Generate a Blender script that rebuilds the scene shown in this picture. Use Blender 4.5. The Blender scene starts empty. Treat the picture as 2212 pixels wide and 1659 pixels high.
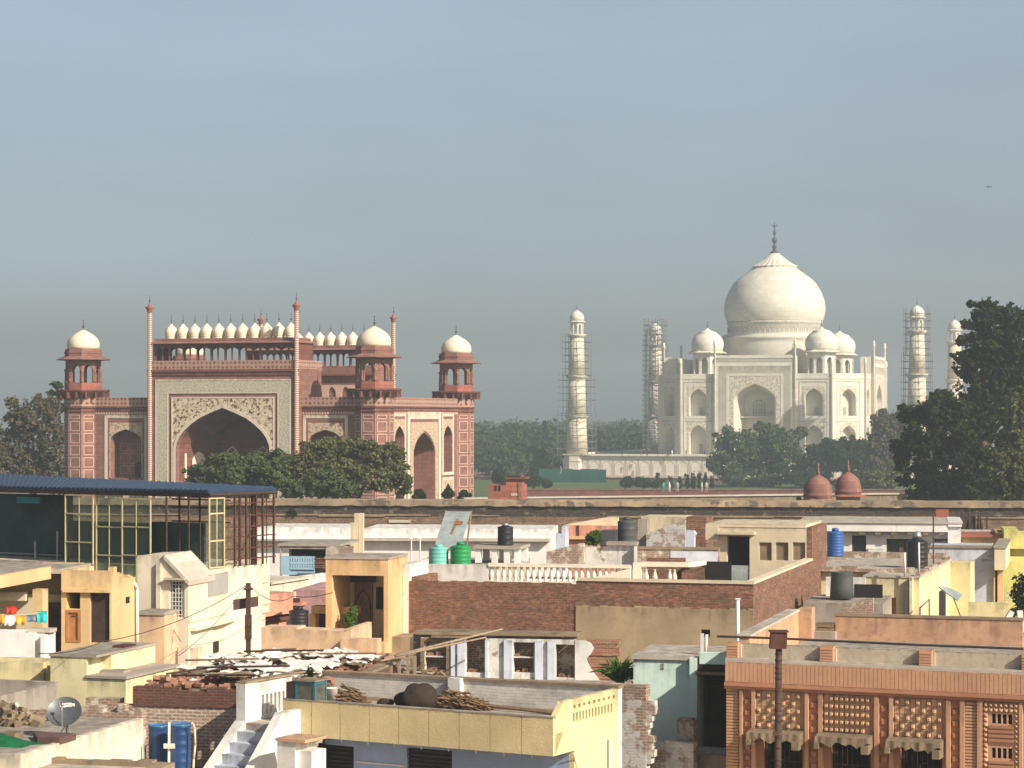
import bpy, bmesh, math, random
from mathutils import Vector, Matrix, noise as mnoise
R = math.radians
random.seed(7)
SC = bpy.context.scene
COL = SC.collection
# ------------------------------------------------------------ camera, sky, sun, exposure
CAM_H = 16.5            # camera height above the ground (a hotel roof)
FO, CX, HY = 4915.3, 1106.0, 900.6   # measured on the photo at 2212 px width
cam = bpy.data.cameras.new('camera'); co = bpy.data.objects.new('camera', cam)
COL.objects.link(co); SC.camera = co
co.location = (0, 0, CAM_H); co.rotation_euler = (R(90), 0, 0)
cam.sensor_width = 36.0; cam.lens = 80.0; cam.shift_y = 0.0322
cam.clip_start = 0.5; cam.clip_end = 12000
SUN_AZ, SUN_EL = R(132), R(34)      # azimuth clockwise from the view direction
sd = bpy.data.lights.new('sun', 'SUN'); sd.energy = 5.0; sd.angle = R(0.55); sd.color = (1.0, 0.915, 0.79)
so = bpy.data.objects.new('sun', sd); COL.objects.link(so)
sv = Vector((math.sin(SUN_AZ)*math.cos(SUN_EL), math.cos(SUN_AZ)*math.cos(SUN_EL), math.sin(SUN_EL)))
so.rotation_euler = sv.to_track_quat('Z', 'Y').to_euler(); so.location = (60, -60, 80)
W = bpy.data.worlds.new('World'); SC.world = W; W.use_nodes = True
nt = W.node_tree; nt.nodes.clear()
sky = nt.nodes.new('ShaderNodeTexSky'); sky.sky_type = 'NISHITA'; sky.sun_disc = False
sky.sun_elevation = SUN_EL; sky.sun_rotation = SUN_AZ
sky.air_density = 1.0; sky.dust_density = 3.5; sky.ozone_density = 1.0
tc = nt.nodes.new('ShaderNodeTexCoord'); sp = nt.nodes.new('ShaderNodeSeparateXYZ')
nt.links.new(tc.outputs['Generated'], sp.inputs[0])
ramp = nt.nodes.new('ShaderNodeValToRGB')     # dusty horizon of a hazy morning; unseen zenith dimmed to deepen shadows
cr = ramp.color_ramp
cr.elements[0].position = 0.0; cr.elements[0].color = (1.12, 1.25, 1.30, 1)
cr.elements[1].position = 1.0; cr.elements[1].color = (0.40, 0.41, 0.46, 1)
for p, c in ((0.45, (0.66, .67, .73, 1)), (0.05, (1.42, 1.52, 1.78, 1)), (0.095, (1.241, 1.213, 1.316, 1)), (0.19, (1.485, 1.335, 1.231, 1))):
    e = cr.elements.new(p); e.color = c
nt.links.new(sp.outputs['Z'], ramp.inputs[0])
cn = nt.nodes.new('ShaderNodeTexNoise'); cn.inputs['Scale'].default_value = 5.0; cn.inputs['Detail'].default_value = 5
mpn = nt.nodes.new('ShaderNodeMapping'); mpn.inputs['Scale'].default_value = (1, 1, 4)
nt.links.new(tc.outputs['Generated'], mpn.inputs[0]); nt.links.new(mpn.outputs[0], cn.inputs['Vector'])
cm = nt.nodes.new('ShaderNodeMapRange'); cm.inputs[1].default_value = .3; cm.inputs[2].default_value = .7
cm.inputs[3].default_value = .93; cm.inputs[4].default_value = 1.06
nt.links.new(cn.outputs['Fac'], cm.inputs[0])
mul = nt.nodes.new('ShaderNodeMixRGB'); mul.blend_type = 'MULTIPLY'; mul.inputs[0].default_value = 1.0
nt.links.new(sky.outputs[0], mul.inputs[1]); nt.links.new(ramp.outputs[0], mul.inputs[2])
mul2 = nt.nodes.new('ShaderNodeMixRGB'); mul2.blend_type = 'MULTIPLY'; mul2.inputs[0].default_value = 1.0
nt.links.new(mul.outputs[0], mul2.inputs[1]); nt.links.new(cm.outputs[0], mul2.inputs[2])
bg = nt.nodes.new('ShaderNodeBackground'); bg.inputs[1].default_value = 0.085
wo = nt.nodes.new('ShaderNodeOutputWorld')
nt.links.new(mul2.outputs[0], bg.inputs[0]); nt.links.new(bg.outputs[0], wo.inputs[0])
SC.view_settings.view_transform = 'Standard'; SC.view_settings.look = 'None'
SC.view_settings.exposure = 0.42; SC.view_settings.gamma = 1.0
SC.render.engine = 'CYCLES'
SC.cycles.max_bounces = 5; SC.cycles.diffuse_bounces = 3; SC.cycles.glossy_bounces = 2
SC.cycles.transmission_bounces = 3; SC.cycles.transparent_max_bounces = 10; SC.cycles.volume_bounces = 1
SC.cycles.use_denoising = True

# ------------------------------------------------------------ helpers
def lin(c):
    """sRGB 0-255 triple to linear"""
    return tuple((x/255/12.92 if x/255 <= .04045 else ((x/255+.055)/1.055)**2.4) for x in c)
class NB:
    def __init__(s, name):
        s.m = bpy.data.materials.new(name); s.m.use_nodes = True; s.t = s.m.node_tree
        s.b = s.t.nodes['Principled BSDF']; s.out = s.t.nodes['Material Output']
        s.tc = s.n('TexCoord')
    def n(s, kind, **kw):
        x = s.t.nodes.new('ShaderNode'+kind)
        for k, v in kw.items(): setattr(x, k, v)
        return x
    def l(s, a, b): s.t.links.new(a, b)
    def mapping(s, scale=(1, 1, 1), loc=(0, 0, 0), src=None):
        m = s.n('Mapping'); m.inputs['Scale'].default_value = scale; m.inputs['Location'].default_value = loc
        s.l(src or s.tc.outputs['Object'], m.inputs[0]); return m.outputs[0]
    def noise(s, scale, detail=4, vec=None, rough=.55):
        x = s.n('TexNoise'); x.inputs['Scale'].default_value = scale; x.inputs['Detail'].default_value = detail
        x.inputs['Roughness'].default_value = rough
        s.l(vec or s.tc.outputs['Object'], x.inputs['Vector']); return x.outputs['Fac']
    def rng(s, f, a, b, c=0., d=1.):
        x = s.n('MapRange'); s.l(f, x.inputs[0])
        for i, v in enumerate((a, b, c, d)): x.inputs[i+1].default_value = v
        return x.outputs[0]
    def mix(s, fac, a, b, mode='MIX'):
        x = s.n('MixRGB', blend_type=mode)
        for i, v in ((0, fac), (1, a), (2, b)):
            if isinstance(v, (int, float)): x.inputs[i].default_value = v
            elif isinstance(v, tuple): x.inputs[i].default_value = (*v[:3], 1)
            else: s.l(v, x.inputs[i])
        return x.outputs[0]
    def math(s, op, a, b):
        x = s.n('Math', operation=op)
        for i, v in ((0, a), (1, b)):
            if isinstance(v, (int, float)): x.inputs[i].default_value = v
            else: s.l(v, x.inputs[i])
        return x.outputs[0]
    def bump(s, h, dist=.02, strength=.5):
        x = s.n('Bump'); x.inputs['Distance'].default_value = dist; x.inputs['Strength'].default_value = strength
        s.l(h, x.inputs['Height']); s.l(x.outputs[0], s.b.inputs['Normal'])
    def done(s, col, rough=.9, spec=.2):
        if isinstance(col, tuple): s.b.inputs['Base Color'].default_value = (*col[:3], 1)
        else: s.l(col, s.b.inputs['Base Color'])
        s.b.inputs['Roughness'].default_value = rough
        s.b.inputs['Specular IOR Level'].default_value = spec
        return s.m
    def wallvec(s):
        """2D wall coordinates (along the wall, height) whatever way the wall faces"""
        a = s.n('SeparateXYZ'); s.l(s.tc.outputs['Object'], a.inputs[0])
        b = s.n('SeparateXYZ'); s.l(s.tc.outputs['Normal'], b.inputs[0])
        ax = s.n('Math', operation='ABSOLUTE'); s.l(b.outputs[0], ax.inputs[0])
        ay = s.n('Math', operation='ABSOLUTE'); s.l(b.outputs[1], ay.inputs[0])
        az = s.n('Math', operation='ABSOLUTE'); s.l(b.outputs[2], az.inputs[0])
        g = s.math('GREATER_THAN', ax.outputs[0], ay.outputs[0])
        m1 = s.n('Mix'); s.l(g, m1.inputs[0]); s.l(a.outputs[0], m1.inputs[2]); s.l(a.outputs[1], m1.inputs[3])
        gz = s.math('GREATER_THAN', az.outputs[0], .7)
        m2 = s.n('Mix'); s.l(gz, m2.inputs[0]); s.l(a.outputs[2], m2.inputs[2]); s.l(a.outputs[1], m2.inputs[3])
        c = s.n('CombineXYZ'); s.l(m1.outputs[0], c.inputs[0]); s.l(m2.outputs[0], c.inputs[1])
        return c.outputs[0]
_mi = [0]
def plaster(name, col, dirt=.4, dirtcol=(.16, .13, .10), var=.18, sc=1.0, bump=.5, rough=.92, grain=1.0, peel=None, peelamt=.0, mould=.55):
    """painted plaster or concrete: blotches, run-down streaks, grain; peel = bare patches"""
    _mi[0] += 1; o = _mi[0]*7.31
    s = NB(name); v = s.mapping((1, 1, 1), (o, o*.7, o*.3))
    big = s.noise(.5*sc, 5, v); mid = s.noise(2.3*sc, 6, v, .65)
    st = s.noise(1.0, 5, s.mapping((2.6*sc, 2.6*sc, .28*sc), (o, o, o)), .6)
    fine = s.noise(22*sc, 3, v, .7)
    c = s.mix(s.rng(big, .3, .7), tuple(x*(1-var) for x in col), tuple(min(.92, x*(1+var*.5)) for x in col))
    c = s.mix(s.rng(mid, .48, .68, 0, min(1, dirt*.95)), c, tuple(.5*x+.5*y for x, y in zip(col, dirtcol)))
    f = s.math('MULTIPLY', s.rng(st, .55, .74), s.rng(big, .42, .62, .1, 1))
    c = s.mix(s.math('MULTIPLY', f, min(1, dirt*.9)), c, dirtcol)
    if mould:
        gz = s.n('SeparateXYZ'); s.l(s.tc.outputs['Generated'], gz.inputs[0])
        mm = s.math('MULTIPLY', s.rng(s.math('ADD', gz.outputs[2], s.math('MULTIPLY', mid, .16)), 1.0, 1.10), s.rng(st, .38, .58))
        c = s.mix(s.math('MULTIPLY', mm, mould), c, (.07, .06, .05))
    if peel:
        pf = s.noise(1.1*sc, 8, s.mapping((1, 1, 1), (o+31, o, o)), .68)
        c = s.mix(s.rng(pf, .62-peelamt*.25, .655-peelamt*.25), c, peel)
    c = s.mix(s.rng(fine, .3, .7, 0, .16*grain), c, tuple(x*.5 for x in col))
    s.bump(s.math('ADD', s.math('MULTIPLY', mid, .6), fine), .012, bump)
    return s.done(c, rough)
def brick(name, c1, c2, mortar, bw=.23, bh=.078, ms=.014, var=.4, dirt=.5, dirtcol=(.07, .055, .045), bump=.8, wash=None, washamt=0.):
    _mi[0] += 1; o = _mi[0]*5.17
    s = NB(name); v = s.wallvec()
    m = s.n('Mapping'); s.l(v, m.inputs[0]); m.inputs['Location'].default_value = (o, o*.13, 0)
    wob = s.n('TexNoise'); wob.inputs['Scale'].default_value = 1.6; wob.inputs['Detail'].default_value = 3
    s.l(m.outputs[0], wob.inputs['Vector'])
    dv = s.n('VectorMath', operation='SCALE'); dv.inputs['Scale'].default_value = .06; s.l(wob.outputs['Color'], dv.inputs[0])
    av = s.n('VectorMath', operation='ADD'); s.l(m.outputs[0], av.inputs[0]); s.l(dv.outputs[0], av.inputs[1])
    b = s.n('TexBrick'); s.l(av.outputs[0], b.inputs['Vector'])
    b.inputs['Color1'].default_value = (*c1, 1); b.inputs['Color2'].default_value = (*c2, 1); b.inputs['Mortar'].default_value = (*mortar, 1)
    b.inputs['Scale'].default_value = 1.0; b.inputs['Mortar Size'].default_value = ms; b.inputs['Mortar Smooth'].default_value = .3
    b.inputs['Brick Width'].default_value = bw; b.inputs['Row Height'].default_value = bh; b.inputs['Bias'].default_value = 0
    mid = s.noise(2.0, 7, s.mapping((1, 1, 1), (o, o, o)), .68); big = s.noise(.7, 4, s.mapping((1, 1, 1.6), (o, 0, o)))
    brk = s.noise(9., 3, s.mapping((.55, .55, 1.7), (0, o, o)), .6)
    st_ = s.noise(1., 4, s.mapping((.7, .7, 5.5), (o, o, 0)), .7)
    c = s.mix(s.rng(st_, .52, .70, 0, .6*var), b.outputs['Color'], tuple(min(.8, x*1.55) for x in c1))
    c = s.mix(s.rng(brk, .40, .62, 0, var), c, tuple(x*.33 for x in c1))
    c = s.mix(s.rng(st_, .30, .44, var*.7, 0), c, tuple(x*.3 for x in c1))
    if wash:
        c = s.mix(s.rng(mid, .62-washamt*.3, .70-washamt*.3), c, wash)
    c = s.mix(s.rng(mid, .45, .68, 0, dirt*.6), c, dirtcol)
    c = s.mix(s.rng(big, .5, .72, 0, dirt), c, tuple(x*1.3 for x in dirtcol))
    s.bump(s.math('SUBTRACT', s.math('MULTIPLY', mid, .7), b.outputs['Fac']), .02, bump)
    return s.done(c, .95)
def plain(name, col, rough=.6, metal=0., var=.2, sc=2., spec=.3):
    _mi[0] += 1; o = _mi[0]*3.3
    s = NB(name); v = s.mapping((1, 1, 1), (o, o, o))
    f = s.noise(sc, 6, v, .65)
    c = s.mix(s.rng(f, .3, .7), tuple(x*(1-var) for x in col), tuple(min(.95, x*(1+var*.6)) for x in col))
    s.b.inputs['Metallic'].default_value = metal
    s.bump(s.noise(sc*6, 4, v), .01, .25)
    return s.done(c, rough, spec)
# frames: X to the right along a front, Y away from the street, Z up; base on the ground
class Frame:
    def __init__(s, px, py, Y, deg):
        s.th = R(deg); s.x = (px-CX)/FO*Y; s.y = Y; s.top = CAM_H+(HY-py)/FO*Y
        s.u = (math.cos(s.th), -math.sin(s.th)); s.v = (math.sin(s.th), math.cos(s.th))
    def _ray(s, px, py): return (px-CX)/FO, (HY-py)/FO
    def uw(s, p, v=0.):
        a, b = s._ray(*p); X0 = s.x+v*s.v[0]; Y0 = s.y+v*s.v[1]
        u = (a*Y0-X0)/(s.u[0]-a*s.u[1]); return u, CAM_H+b*(Y0+u*s.u[1])
    def vw(s, p, u):
        a, b = s._ray(*p); X0 = s.x+u*s.u[0]; Y0 = s.y+u*s.u[1]
        v = (a*Y0-X0)/(s.v[0]-a*s.v[1]); return v, CAM_H+b*(Y0+v*s.v[1])
    def uv(s, p, w):
        a, b = s._ray(*p); Y = (w-CAM_H)/b; X = a*Y; dx, dy = X-s.x, Y-s.y
        return dx*s.u[0]+dy*s.u[1], dx*s.v[0]+dy*s.v[1]
    def loc(s): return (s.x, s.y, 0.), (0, 0, -s.th)
    def sub(s, u, v, w=0.): return Vector((s.x+u*s.u[0]+v*s.v[0], s.y+u*s.u[1]+v*s.v[1], w))
REG = {'A': (0, 1500), 'B': (800, 1550), 'C': (1600, 1550), 'D': (2364, 1550), 'E': (0, 1948), 'F': (800, 1948), 'G': (1600, 1948), 'H': (2364, 1948)}
def q(r, x, y):
    a, b = REG[r]; k = 900/2212
    return (a+x*k)/1.4756, (b+y*k)/1.4756
# mesh builder
class MB:
    def __init__(s): s.v = []; s.f = []; s.sm = []; s.xf = None
    def add(s, vs, fs, smooth=False):
        o = len(s.v)
        for p in vs:
            p = Vector(p); s.v.append(s.xf @ p if s.xf else p)
        for f in fs: s.f.append([o+i for i in f]); s.sm.append(smooth)
        return s
    def box(s, u0, u1, v0, v1, w0, w1):
        if u0 > u1: u0, u1 = u1, u0
        if v0 > v1: v0, v1 = v1, v0
        if w0 > w1: w0, w1 = w1, w0
        return s.add([(x, y, z) for z in (w0, w1) for x, y in ((u0, v0), (u1, v0), (u1, v1), (u0, v1))],
                     [(3, 2, 1, 0), (4, 5, 6, 7), (0, 1, 5, 4), (1, 2, 6, 5), (2, 3, 7, 6), (3, 0, 4, 7)])
    def hexa(s, b, t):
        return s.add(list(b)+list(t), [(3, 2, 1, 0), (4, 5, 6, 7), (0, 1, 5, 4), (1, 2, 6, 5), (2, 3, 7, 6), (3, 0, 4, 7)])
    def prism(s, poly, v0, v1):
        """polygon in the front plane (u,w) extruded from v0 to v1"""
        n = len(poly)
        return s.add([(u, v0, w) for u, w in poly]+[(u, v1, w) for u, w in poly],
                     [tuple(range(n)), tuple(range(2*n-1, n-1, -1))]+[(i, i+n, (i+1) % n+n, (i+1) % n) for i in range(n)])
    def prismz(s, poly, w0, w1):
        n = len(poly)
        return s.add([(u, v, w0) for u, v in poly]+[(u, v, w1) for u, v in poly],
                     [tuple(range(n-1, -1, -1)), tuple(range(n, 2*n))]+[(i, (i+1) % n, (i+1) % n+n, i+n) for i in range(n)])
    def lathe(s, prof, n=16, c=(0, 0), a0=0., smooth=True, cap=True):
        vs = [(c[0]+r*math.cos(a0+2*math.pi*k/n), c[1]+r*math.sin(a0+2*math.pi*k/n), z) for r, z in prof for k in range(n)]
        fs = [(j*n+k, j*n+(k+1) % n, (j+1)*n+(k+1) % n, (j+1)*n+k) for j in range(len(prof)-1) for k in range(n)]
        if cap: fs += [tuple(range(n-1, -1, -1)), tuple((len(prof)-1)*n+k for k in range(n))]
        return s.add(vs, fs, smooth)
    def tube(s, p0, p1, r, n=6, r1=None):
        p0, p1 = Vector(p0), Vector(p1); d = (p1-p0).normalized()
        a = d.cross(Vector((0, 0, 1)) if abs(d.z) < .9 else Vector((1, 0, 0))).normalized(); b = d.cross(a)
        vs = [p+(a*math.cos(2*math.pi*k/n)+b*math.sin(2*math.pi*k/n))*rr for p, rr in ((p0, r), (p1, r if r1 is None else r1)) for k in range(n)]
        return s.add(vs, [(k, (k+1) % n, n+(k+1) % n, n+k) for k in range(n)]+[tuple(range(n-1, -1, -1)), tuple(range(n, 2*n))], n > 6)
    def path(s, pts, r, n=6):
        for a, b in zip(pts, pts[1:]): s.tube(a, b, r, n)
        return s
    def ring(s, u0, u1, w0, w1, t, v0, v1, bottom=True):
        """rectangular frame in the front plane"""
        s.box(u0, u0+t, v0, v1, w0, w1); s.box(u1-t, u1, v0, v1, w0, w1); s.box(u0+t, u1-t, v0, v1, w1-t, w1)
        if bottom: s.box(u0+t, u1-t, v0, v1, w0, w0+t)
        return s
    def slab(s, u0, u1, w0, w1, v0, v1, holes=()):
        """upright slab with rectangular openings (ua,ub,wa,wb)"""
        us = sorted({u0, u1, *[x for h in holes for x in h[:2]]}); ws = sorted({w0, w1, *[x for h in holes for x in h[2:]]})
        us = [x for x in us if u0 <= x <= u1]; ws = [x for x in ws if w0 <= x <= w1]
        def solid(i, j):
            if not (0 <= i < len(us)-1 and 0 <= j < len(ws)-1): return False
            a, b = (us[i]+us[i+1])/2, (ws[j]+ws[j+1])/2
            return not any(h[0] < a < h[1] and h[2] < b < h[3] for h in holes)
        for i in range(len(us)-1):
            for j in range(len(ws)-1):
                if not solid(i, j): continue
                a, b, c, d = us[i], us[i+1], ws[j], ws[j+1]
                s.add([(a, v0, c), (b, v0, c), (b, v0, d), (a, v0, d)], [(0, 1, 2, 3)])
                s.add([(a, v1, c), (b, v1, c), (b, v1, d), (a, v1, d)], [(3, 2, 1, 0)])
                if not solid(i-1, j): s.add([(a, v0, c), (a, v0, d), (a, v1, d), (a, v1, c)], [(0, 1, 2, 3)])
                if not solid(i+1, j): s.add([(b, v0, c), (b, v0, d), (b, v1, d), (b, v1, c)], [(3, 2, 1, 0)])
                if not solid(i, j-1): s.add([(a, v0, c), (b, v0, c), (b, v1, c), (a, v1, c)], [(3, 2, 1, 0)])
                if not solid(i, j+1): s.add([(a, v0, d), (b, v0, d), (b, v1, d), (a, v1, d)], [(0, 1, 2, 3)])
        return s
    AF = [(1, 0), (.985, .12), (.93, .28), (.83, .44), (.68, .60), (.5, .75), (.25, .885), (0, 1)]
    def arch(s, u0, u1, w0, w1, cu, hw, ws, wa, wb, v0, v1, back=True, caps=True):
        """panel u0..u1 x w0..w1 with a pointed-arch opening, thickness v0..v1"""
        pts = [(cu-hw*a, ws+(wa-ws)*b) for a, b in s.AF]+[(cu+hw*a, ws+(wa-ws)*b) for a, b in s.AF[-2::-1]]
        l, r = cu-hw, cu+hw
        def both(a, b, c, d):
            s.add([(*a[:1], v0, a[1]), (b[0], v0, b[1]), (c[0], v0, c[1]), (d[0], v0, d[1])], [(0, 1, 2, 3)])
            if back: s.add([(a[0], v1, a[1]), (b[0], v1, b[1]), (c[0], v1, c[1]), (d[0], v1, d[1])], [(3, 2, 1, 0)])
        if l > u0: both((u0, wb), (l, wb), (l, w1), (u0, w1))
        if r < u1: both((r, wb), (u1, wb), (u1, w1), (r, w1))
        if wb > w0: both((u0, w0), (u1, w0), (u1, wb), (u0, wb))
        for a, b in zip(pts, pts[1:]):
            both(a, b, (b[0], w1), (a[0], w1))
        prof = [(l, wb)]+pts+[(r, wb)]
        for a, b in zip(prof, prof[1:]):
            s.add([(a[0], v0, a[1]), (b[0], v0, b[1]), (b[0], v1, b[1]), (a[0], v1, a[1])], [(3, 2, 1, 0)])
        if wb > w0: s.add([(l, v0, wb), (r, v0, wb), (r, v1, wb), (l, v1, wb)], [(0, 1, 2, 3)])
        if caps:
            s.add([(u0, v0, w0), (u0, v0, w1), (u0, v1, w1), (u0, v1, w0)], [(0, 1, 2, 3)])
            s.add([(u1, v0, w0), (u1, v0, w1), (u1, v1, w1), (u1, v1, w0)], [(3, 2, 1, 0)])
            s.add([(u0, v0, w1), (u1, v0, w1), (u1, v1, w1), (u0, v1, w1)], [(0, 1, 2, 3)])
        return s
    def archfill(s, cu, hw, ws, wa, wb, v):
        pts = [(cu-hw, wb)]+[(cu-hw*a, ws+(wa-ws)*b) for a, b in s.AF]+[(cu+hw*a, ws+(wa-ws)*b) for a, b in s.AF[-2::-1]]+[(cu+hw, wb)]
        return s.add([(u, v, w) for u, w in pts], [tuple(range(len(pts)))])
    def obj(s, name, mat, parent=None):
        me = bpy.data.meshes.new(name); me.from_pydata([tuple(p) for p in s.v], [], s.f)
        me.polygons.foreach_set('use_smooth', s.sm); me.materials.append(mat)
        me.update()
        o = bpy.data.objects.new(name, me); COL.objects.link(o)
        if parent: o.parent = parent
        return o
def tag(o, label=None, cat=None, group=None, kind=None):
    if label: o['label'] = label
    if cat: o['category'] = cat
    if group: o['group'] = group
    if kind: o['kind'] = kind
    return o
def thing(name, label, cat, fr=None, loc=(0, 0, 0), rz=0., group=None):
    o = bpy.data.objects.new(name, None); COL.objects.link(o); o.empty_display_size = .3
    if fr: l, r = fr.loc(); o.location = l; o.rotation_euler = r
    else: o.location = loc; o.rotation_euler = (0, 0, rz)
    return tag(o, label, cat, group)
def solo(mb, name, mat, label, cat, fr=None, loc=(0, 0, 0), rz=0., group=None):
    o = mb.obj(name, mat)
    if fr: l, r = fr.loc(); o.location = l; o.rotation_euler = r
    else: o.location = loc; o.rotation_euler = (0, 0, rz)
    return tag(o, label, cat, group)
def dup(root, loc, rz=None, label=None):
    r = root.copy(); COL.objects.link(r); r.location = loc
    if rz is not None: r.rotation_euler = (0, 0, rz)
    if label: r['label'] = label
    for ch in root.children:
        c = ch.copy(); COL.objects.link(c); c.parent = r
        for g in ch.children:
            d = g.copy(); COL.objects.link(d); d.parent = c
    return r
def structure(mb, name, mat):
    return tag(mb.obj(name, mat), kind='structure')
def world(px, py, Y): return Vector(((px-CX)/FO*Y, Y, CAM_H+(HY-py)/FO*Y))
# ------------------------------------------------------------ materials
M = {}
def marble(name, col, blk=1.0, amt=.10, dirt=.25):
    s = NB(name); v = s.wallvec()
    b = s.n('TexBrick'); s.l(v, b.inputs['Vector']); b.inputs['Scale'].default_value = 1.0
    b.inputs['Brick Width'].default_value = 1.9*blk; b.inputs['Row Height'].default_value = 1.0*blk; b.inputs['Mortar Size'].default_value = .035*blk
    b.inputs['Color1'].default_value = (*[x*(1-amt) for x in col], 1); b.inputs['Color2'].default_value = (*col, 1)
    b.inputs['Mortar'].default_value = (*[x*(.78) for x in col], 1)
    n = s.noise(.35, 6, None, .65); m2 = s.noise(1.4, 5, None, .6)
    c = s.mix(s.rng(n, .5, .75, 0, dirt), b.outputs['Color'], tuple(x*y for x, y in zip(col, (.55, .52, .45))))
    c = s.mix(s.rng(m2, .5, .7, 0, .18), c, tuple(x*.7 for x in col))
    return s.done(c, .6, .3)
M['marble'] = marble('white_marble', (.75, .70, .59), 1.2, .14, .35)
def round_marble(name, col, rad, bw, bh, amt, dirt):
    s = NB(name); a = s.n('SeparateXYZ'); s.l(s.tc.outputs['Object'], a.inputs[0])
    at = s.n('Math', operation='ARCTAN2'); s.l(a.outputs[1], at.inputs[0]); s.l(a.outputs[0], at.inputs[1])
    v = s.n('CombineXYZ'); s.l(s.math('MULTIPLY', at.outputs[0], rad), v.inputs[0]); s.l(a.outputs[2], v.inputs[1])
    b = s.n('TexBrick'); s.l(v.outputs[0], b.inputs['Vector']); b.inputs['Scale'].default_value = 1.0
    b.inputs['Brick Width'].default_value = bw; b.inputs['Row Height'].default_value = bh; b.inputs['Mortar Size'].default_value = .05
    b.inputs['Color1'].default_value = (*[x*(1-amt) for x in col], 1); b.inputs['Color2'].default_value = (*col, 1); b.inputs['Mortar'].default_value = (*[x*.80 for x in col], 1)
    n = s.noise(.30, 6, None, .7); m2 = s.noise(.9, 6, None, .7)
    c = s.mix(s.rng(n, .5, .72, 0, dirt), b.outputs['Color'], tuple(x*y for x, y in zip(col, (.66, .62, .55))))
    c = s.mix(s.rng(m2, .56, .70, 0, .55), c, tuple(x*.62 for x in col))
    return s.done(c, .6, .3)
M['marble_dome'] = round_marble('dome_marble', (.74, .69, .58), 13.0, 2.2, 1.25, .16, .5)
M['marble_small_dome'] = round_marble('kiosk_dome_marble', (.74, .69, .58), 4.0, 1.8, .9, .14, .4)
M['marble_inlay'] = plaster('inlaid_marble', (.50, .46, .36), .5, (.22, .22, .19), .15, .9, .2)
M['marble_shade'] = plaster('shade_toned_marble', (.64, .60, .50), .35, (.35, .32, .26), .12, .7, .2)  # darker marble copy with shade put into its colour
def spandrel(name, base, dark, sc=1.0, lo=.5, hi=.56):
    s = NB(name)
    a = s.n('TexVoronoi', feature='DISTANCE_TO_EDGE'); a.inputs['Scale'].default_value = 1.5*sc
    s.l(s.tc.outputs['Object'], a.inputs['Vector'])
    n = s.noise(2.6*sc, 3, None, .6); n2 = s.noise(5.5*sc, 2, None, .5)
    f = s.math('MAXIMUM', s.math('MULTIPLY', s.rng(n, lo, hi), s.rng(n2, .42, .52)), s.rng(a.outputs['Distance'], .06, .02, 0, .45))
    c = s.mix(f, base, dark)
    return s.done(c, .85)
M['spandrel'] = spandrel('floral_spandrel', (.62, .52, .36), (.10, .055, .04), 1.0)
M['spandrel_small'] = spandrel('small_floral_spandrel', (.58, .46, .33), (.20, .09, .06), 2.0)
M['spandrel_marble'] = spandrel('marble_floral_spandrel', (.66, .59, .46), (.30, .27, .22), .7)
M['script_band'] = spandrel('lettered_band', (.56, .51, .39), (.24, .235, .19), 2.6, .46, .54)
def sandstone(name, col, pale):
    s = NB(name)
    n = s.noise(.5, 6, None, .65); m2 = s.noise(3., 6, None, .7)
    bk_ = s.n('TexBrick'); s.l(s.wallvec(), bk_.inputs['Vector']); bk_.inputs['Scale'].default_value = 1.
    bk_.inputs['Brick Width'].default_value = 1.1; bk_.inputs['Row Height'].default_value = .5; bk_.inputs['Mortar Size'].default_value = .03
    bk_.inputs['Color1'].default_value = (*[x*.72 for x in col], 1); bk_.inputs['Color2'].default_value = (*[x*1.2 for x in col], 1); bk_.inputs['Mortar'].default_value = (*[x*.62 for x in col], 1)
    c = s.mix(s.rng(n, .3, .7, 0, .5), bk_.outputs['Color'], tuple(x*.85 for x in col))
    c = s.mix(s.rng(m2, .5, .75, 0, .35), c, pale)
    st = s.noise(1., 5, s.mapping((1.6, 1.6, .2)), .6)
    c = s.mix(s.rng(st, .52, .78, 0, .55), c, tuple(x*.35 for x in col))
    s.bump(m2, .03, .4)
    return s.done(c, .9)
M['red'] = sandstone('red_sandstone', (.265, .13, .10), (.36, .23, .18))
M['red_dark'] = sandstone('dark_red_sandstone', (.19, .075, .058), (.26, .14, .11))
M['red_lit'] = sandstone('sunlit_red_sandstone', (.34, .125, .085), (.40, .21, .16))  # red sandstone copy with sunlit warmth put into its colour
M['inlay'] = plaster('white_inlay', (.70, .60, .48), .3, (.3, .2, .15), .1, 1., .2)
M['inlay_pink'] = plaster('pink_inlay', (.56, .38, .30), .3, (.3, .15, .11), .1, 1., .2)
def checker_mat(name, a, b, k):
    s = NB(name); m = s.mapping((1, 1, 1))
    w = s.n('TexWave', wave_type='BANDS', bands_direction='Z'); w.inputs['Scale'].default_value = k; w.inputs['Distortion'].default_value = 1.2
    w.inputs['Detail'].default_value = 1; s.l(m, w.inputs['Vector'])
    return s.done(s.mix(s.rng(w.outputs['Fac'], .35, .55), a, b), .85)
M['chevron'] = checker_mat('chevron_inlay', (.33, .16, .115), (.60, .49, .38), 1.3)
def cross_band(name, a, b):
    s = NB(name); v = s.wallvec(); m = s.n('Mapping'); s.l(v, m.inputs[0]); m.inputs['Scale'].default_value = (2.0, 2.0, 1)
    c = s.n('TexVoronoi', feature='F1', distance='MANHATTAN'); c.inputs['Randomness'].default_value = .12; c.inputs['Scale'].default_value = 1.; s.l(m.outputs[0], c.inputs['Vector'])
    n = s.noise(2.2, 4)
    col = s.mix(s.rng(c.outputs['Distance'], .36, .48), b, a)
    return s.done(s.mix(s.rng(n, .4, .7, 0, .4), col, tuple(x*.8 for x in a)), .9)
M['cross_band'] = cross_band('cross_pattern_band', (.40, .25, .19), (.15, .065, .05))
M['cream_dome'] = plaster('cream_dome', (.80, .70, .52), .35, (.38, .30, .20), .1, .8, .15)
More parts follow.
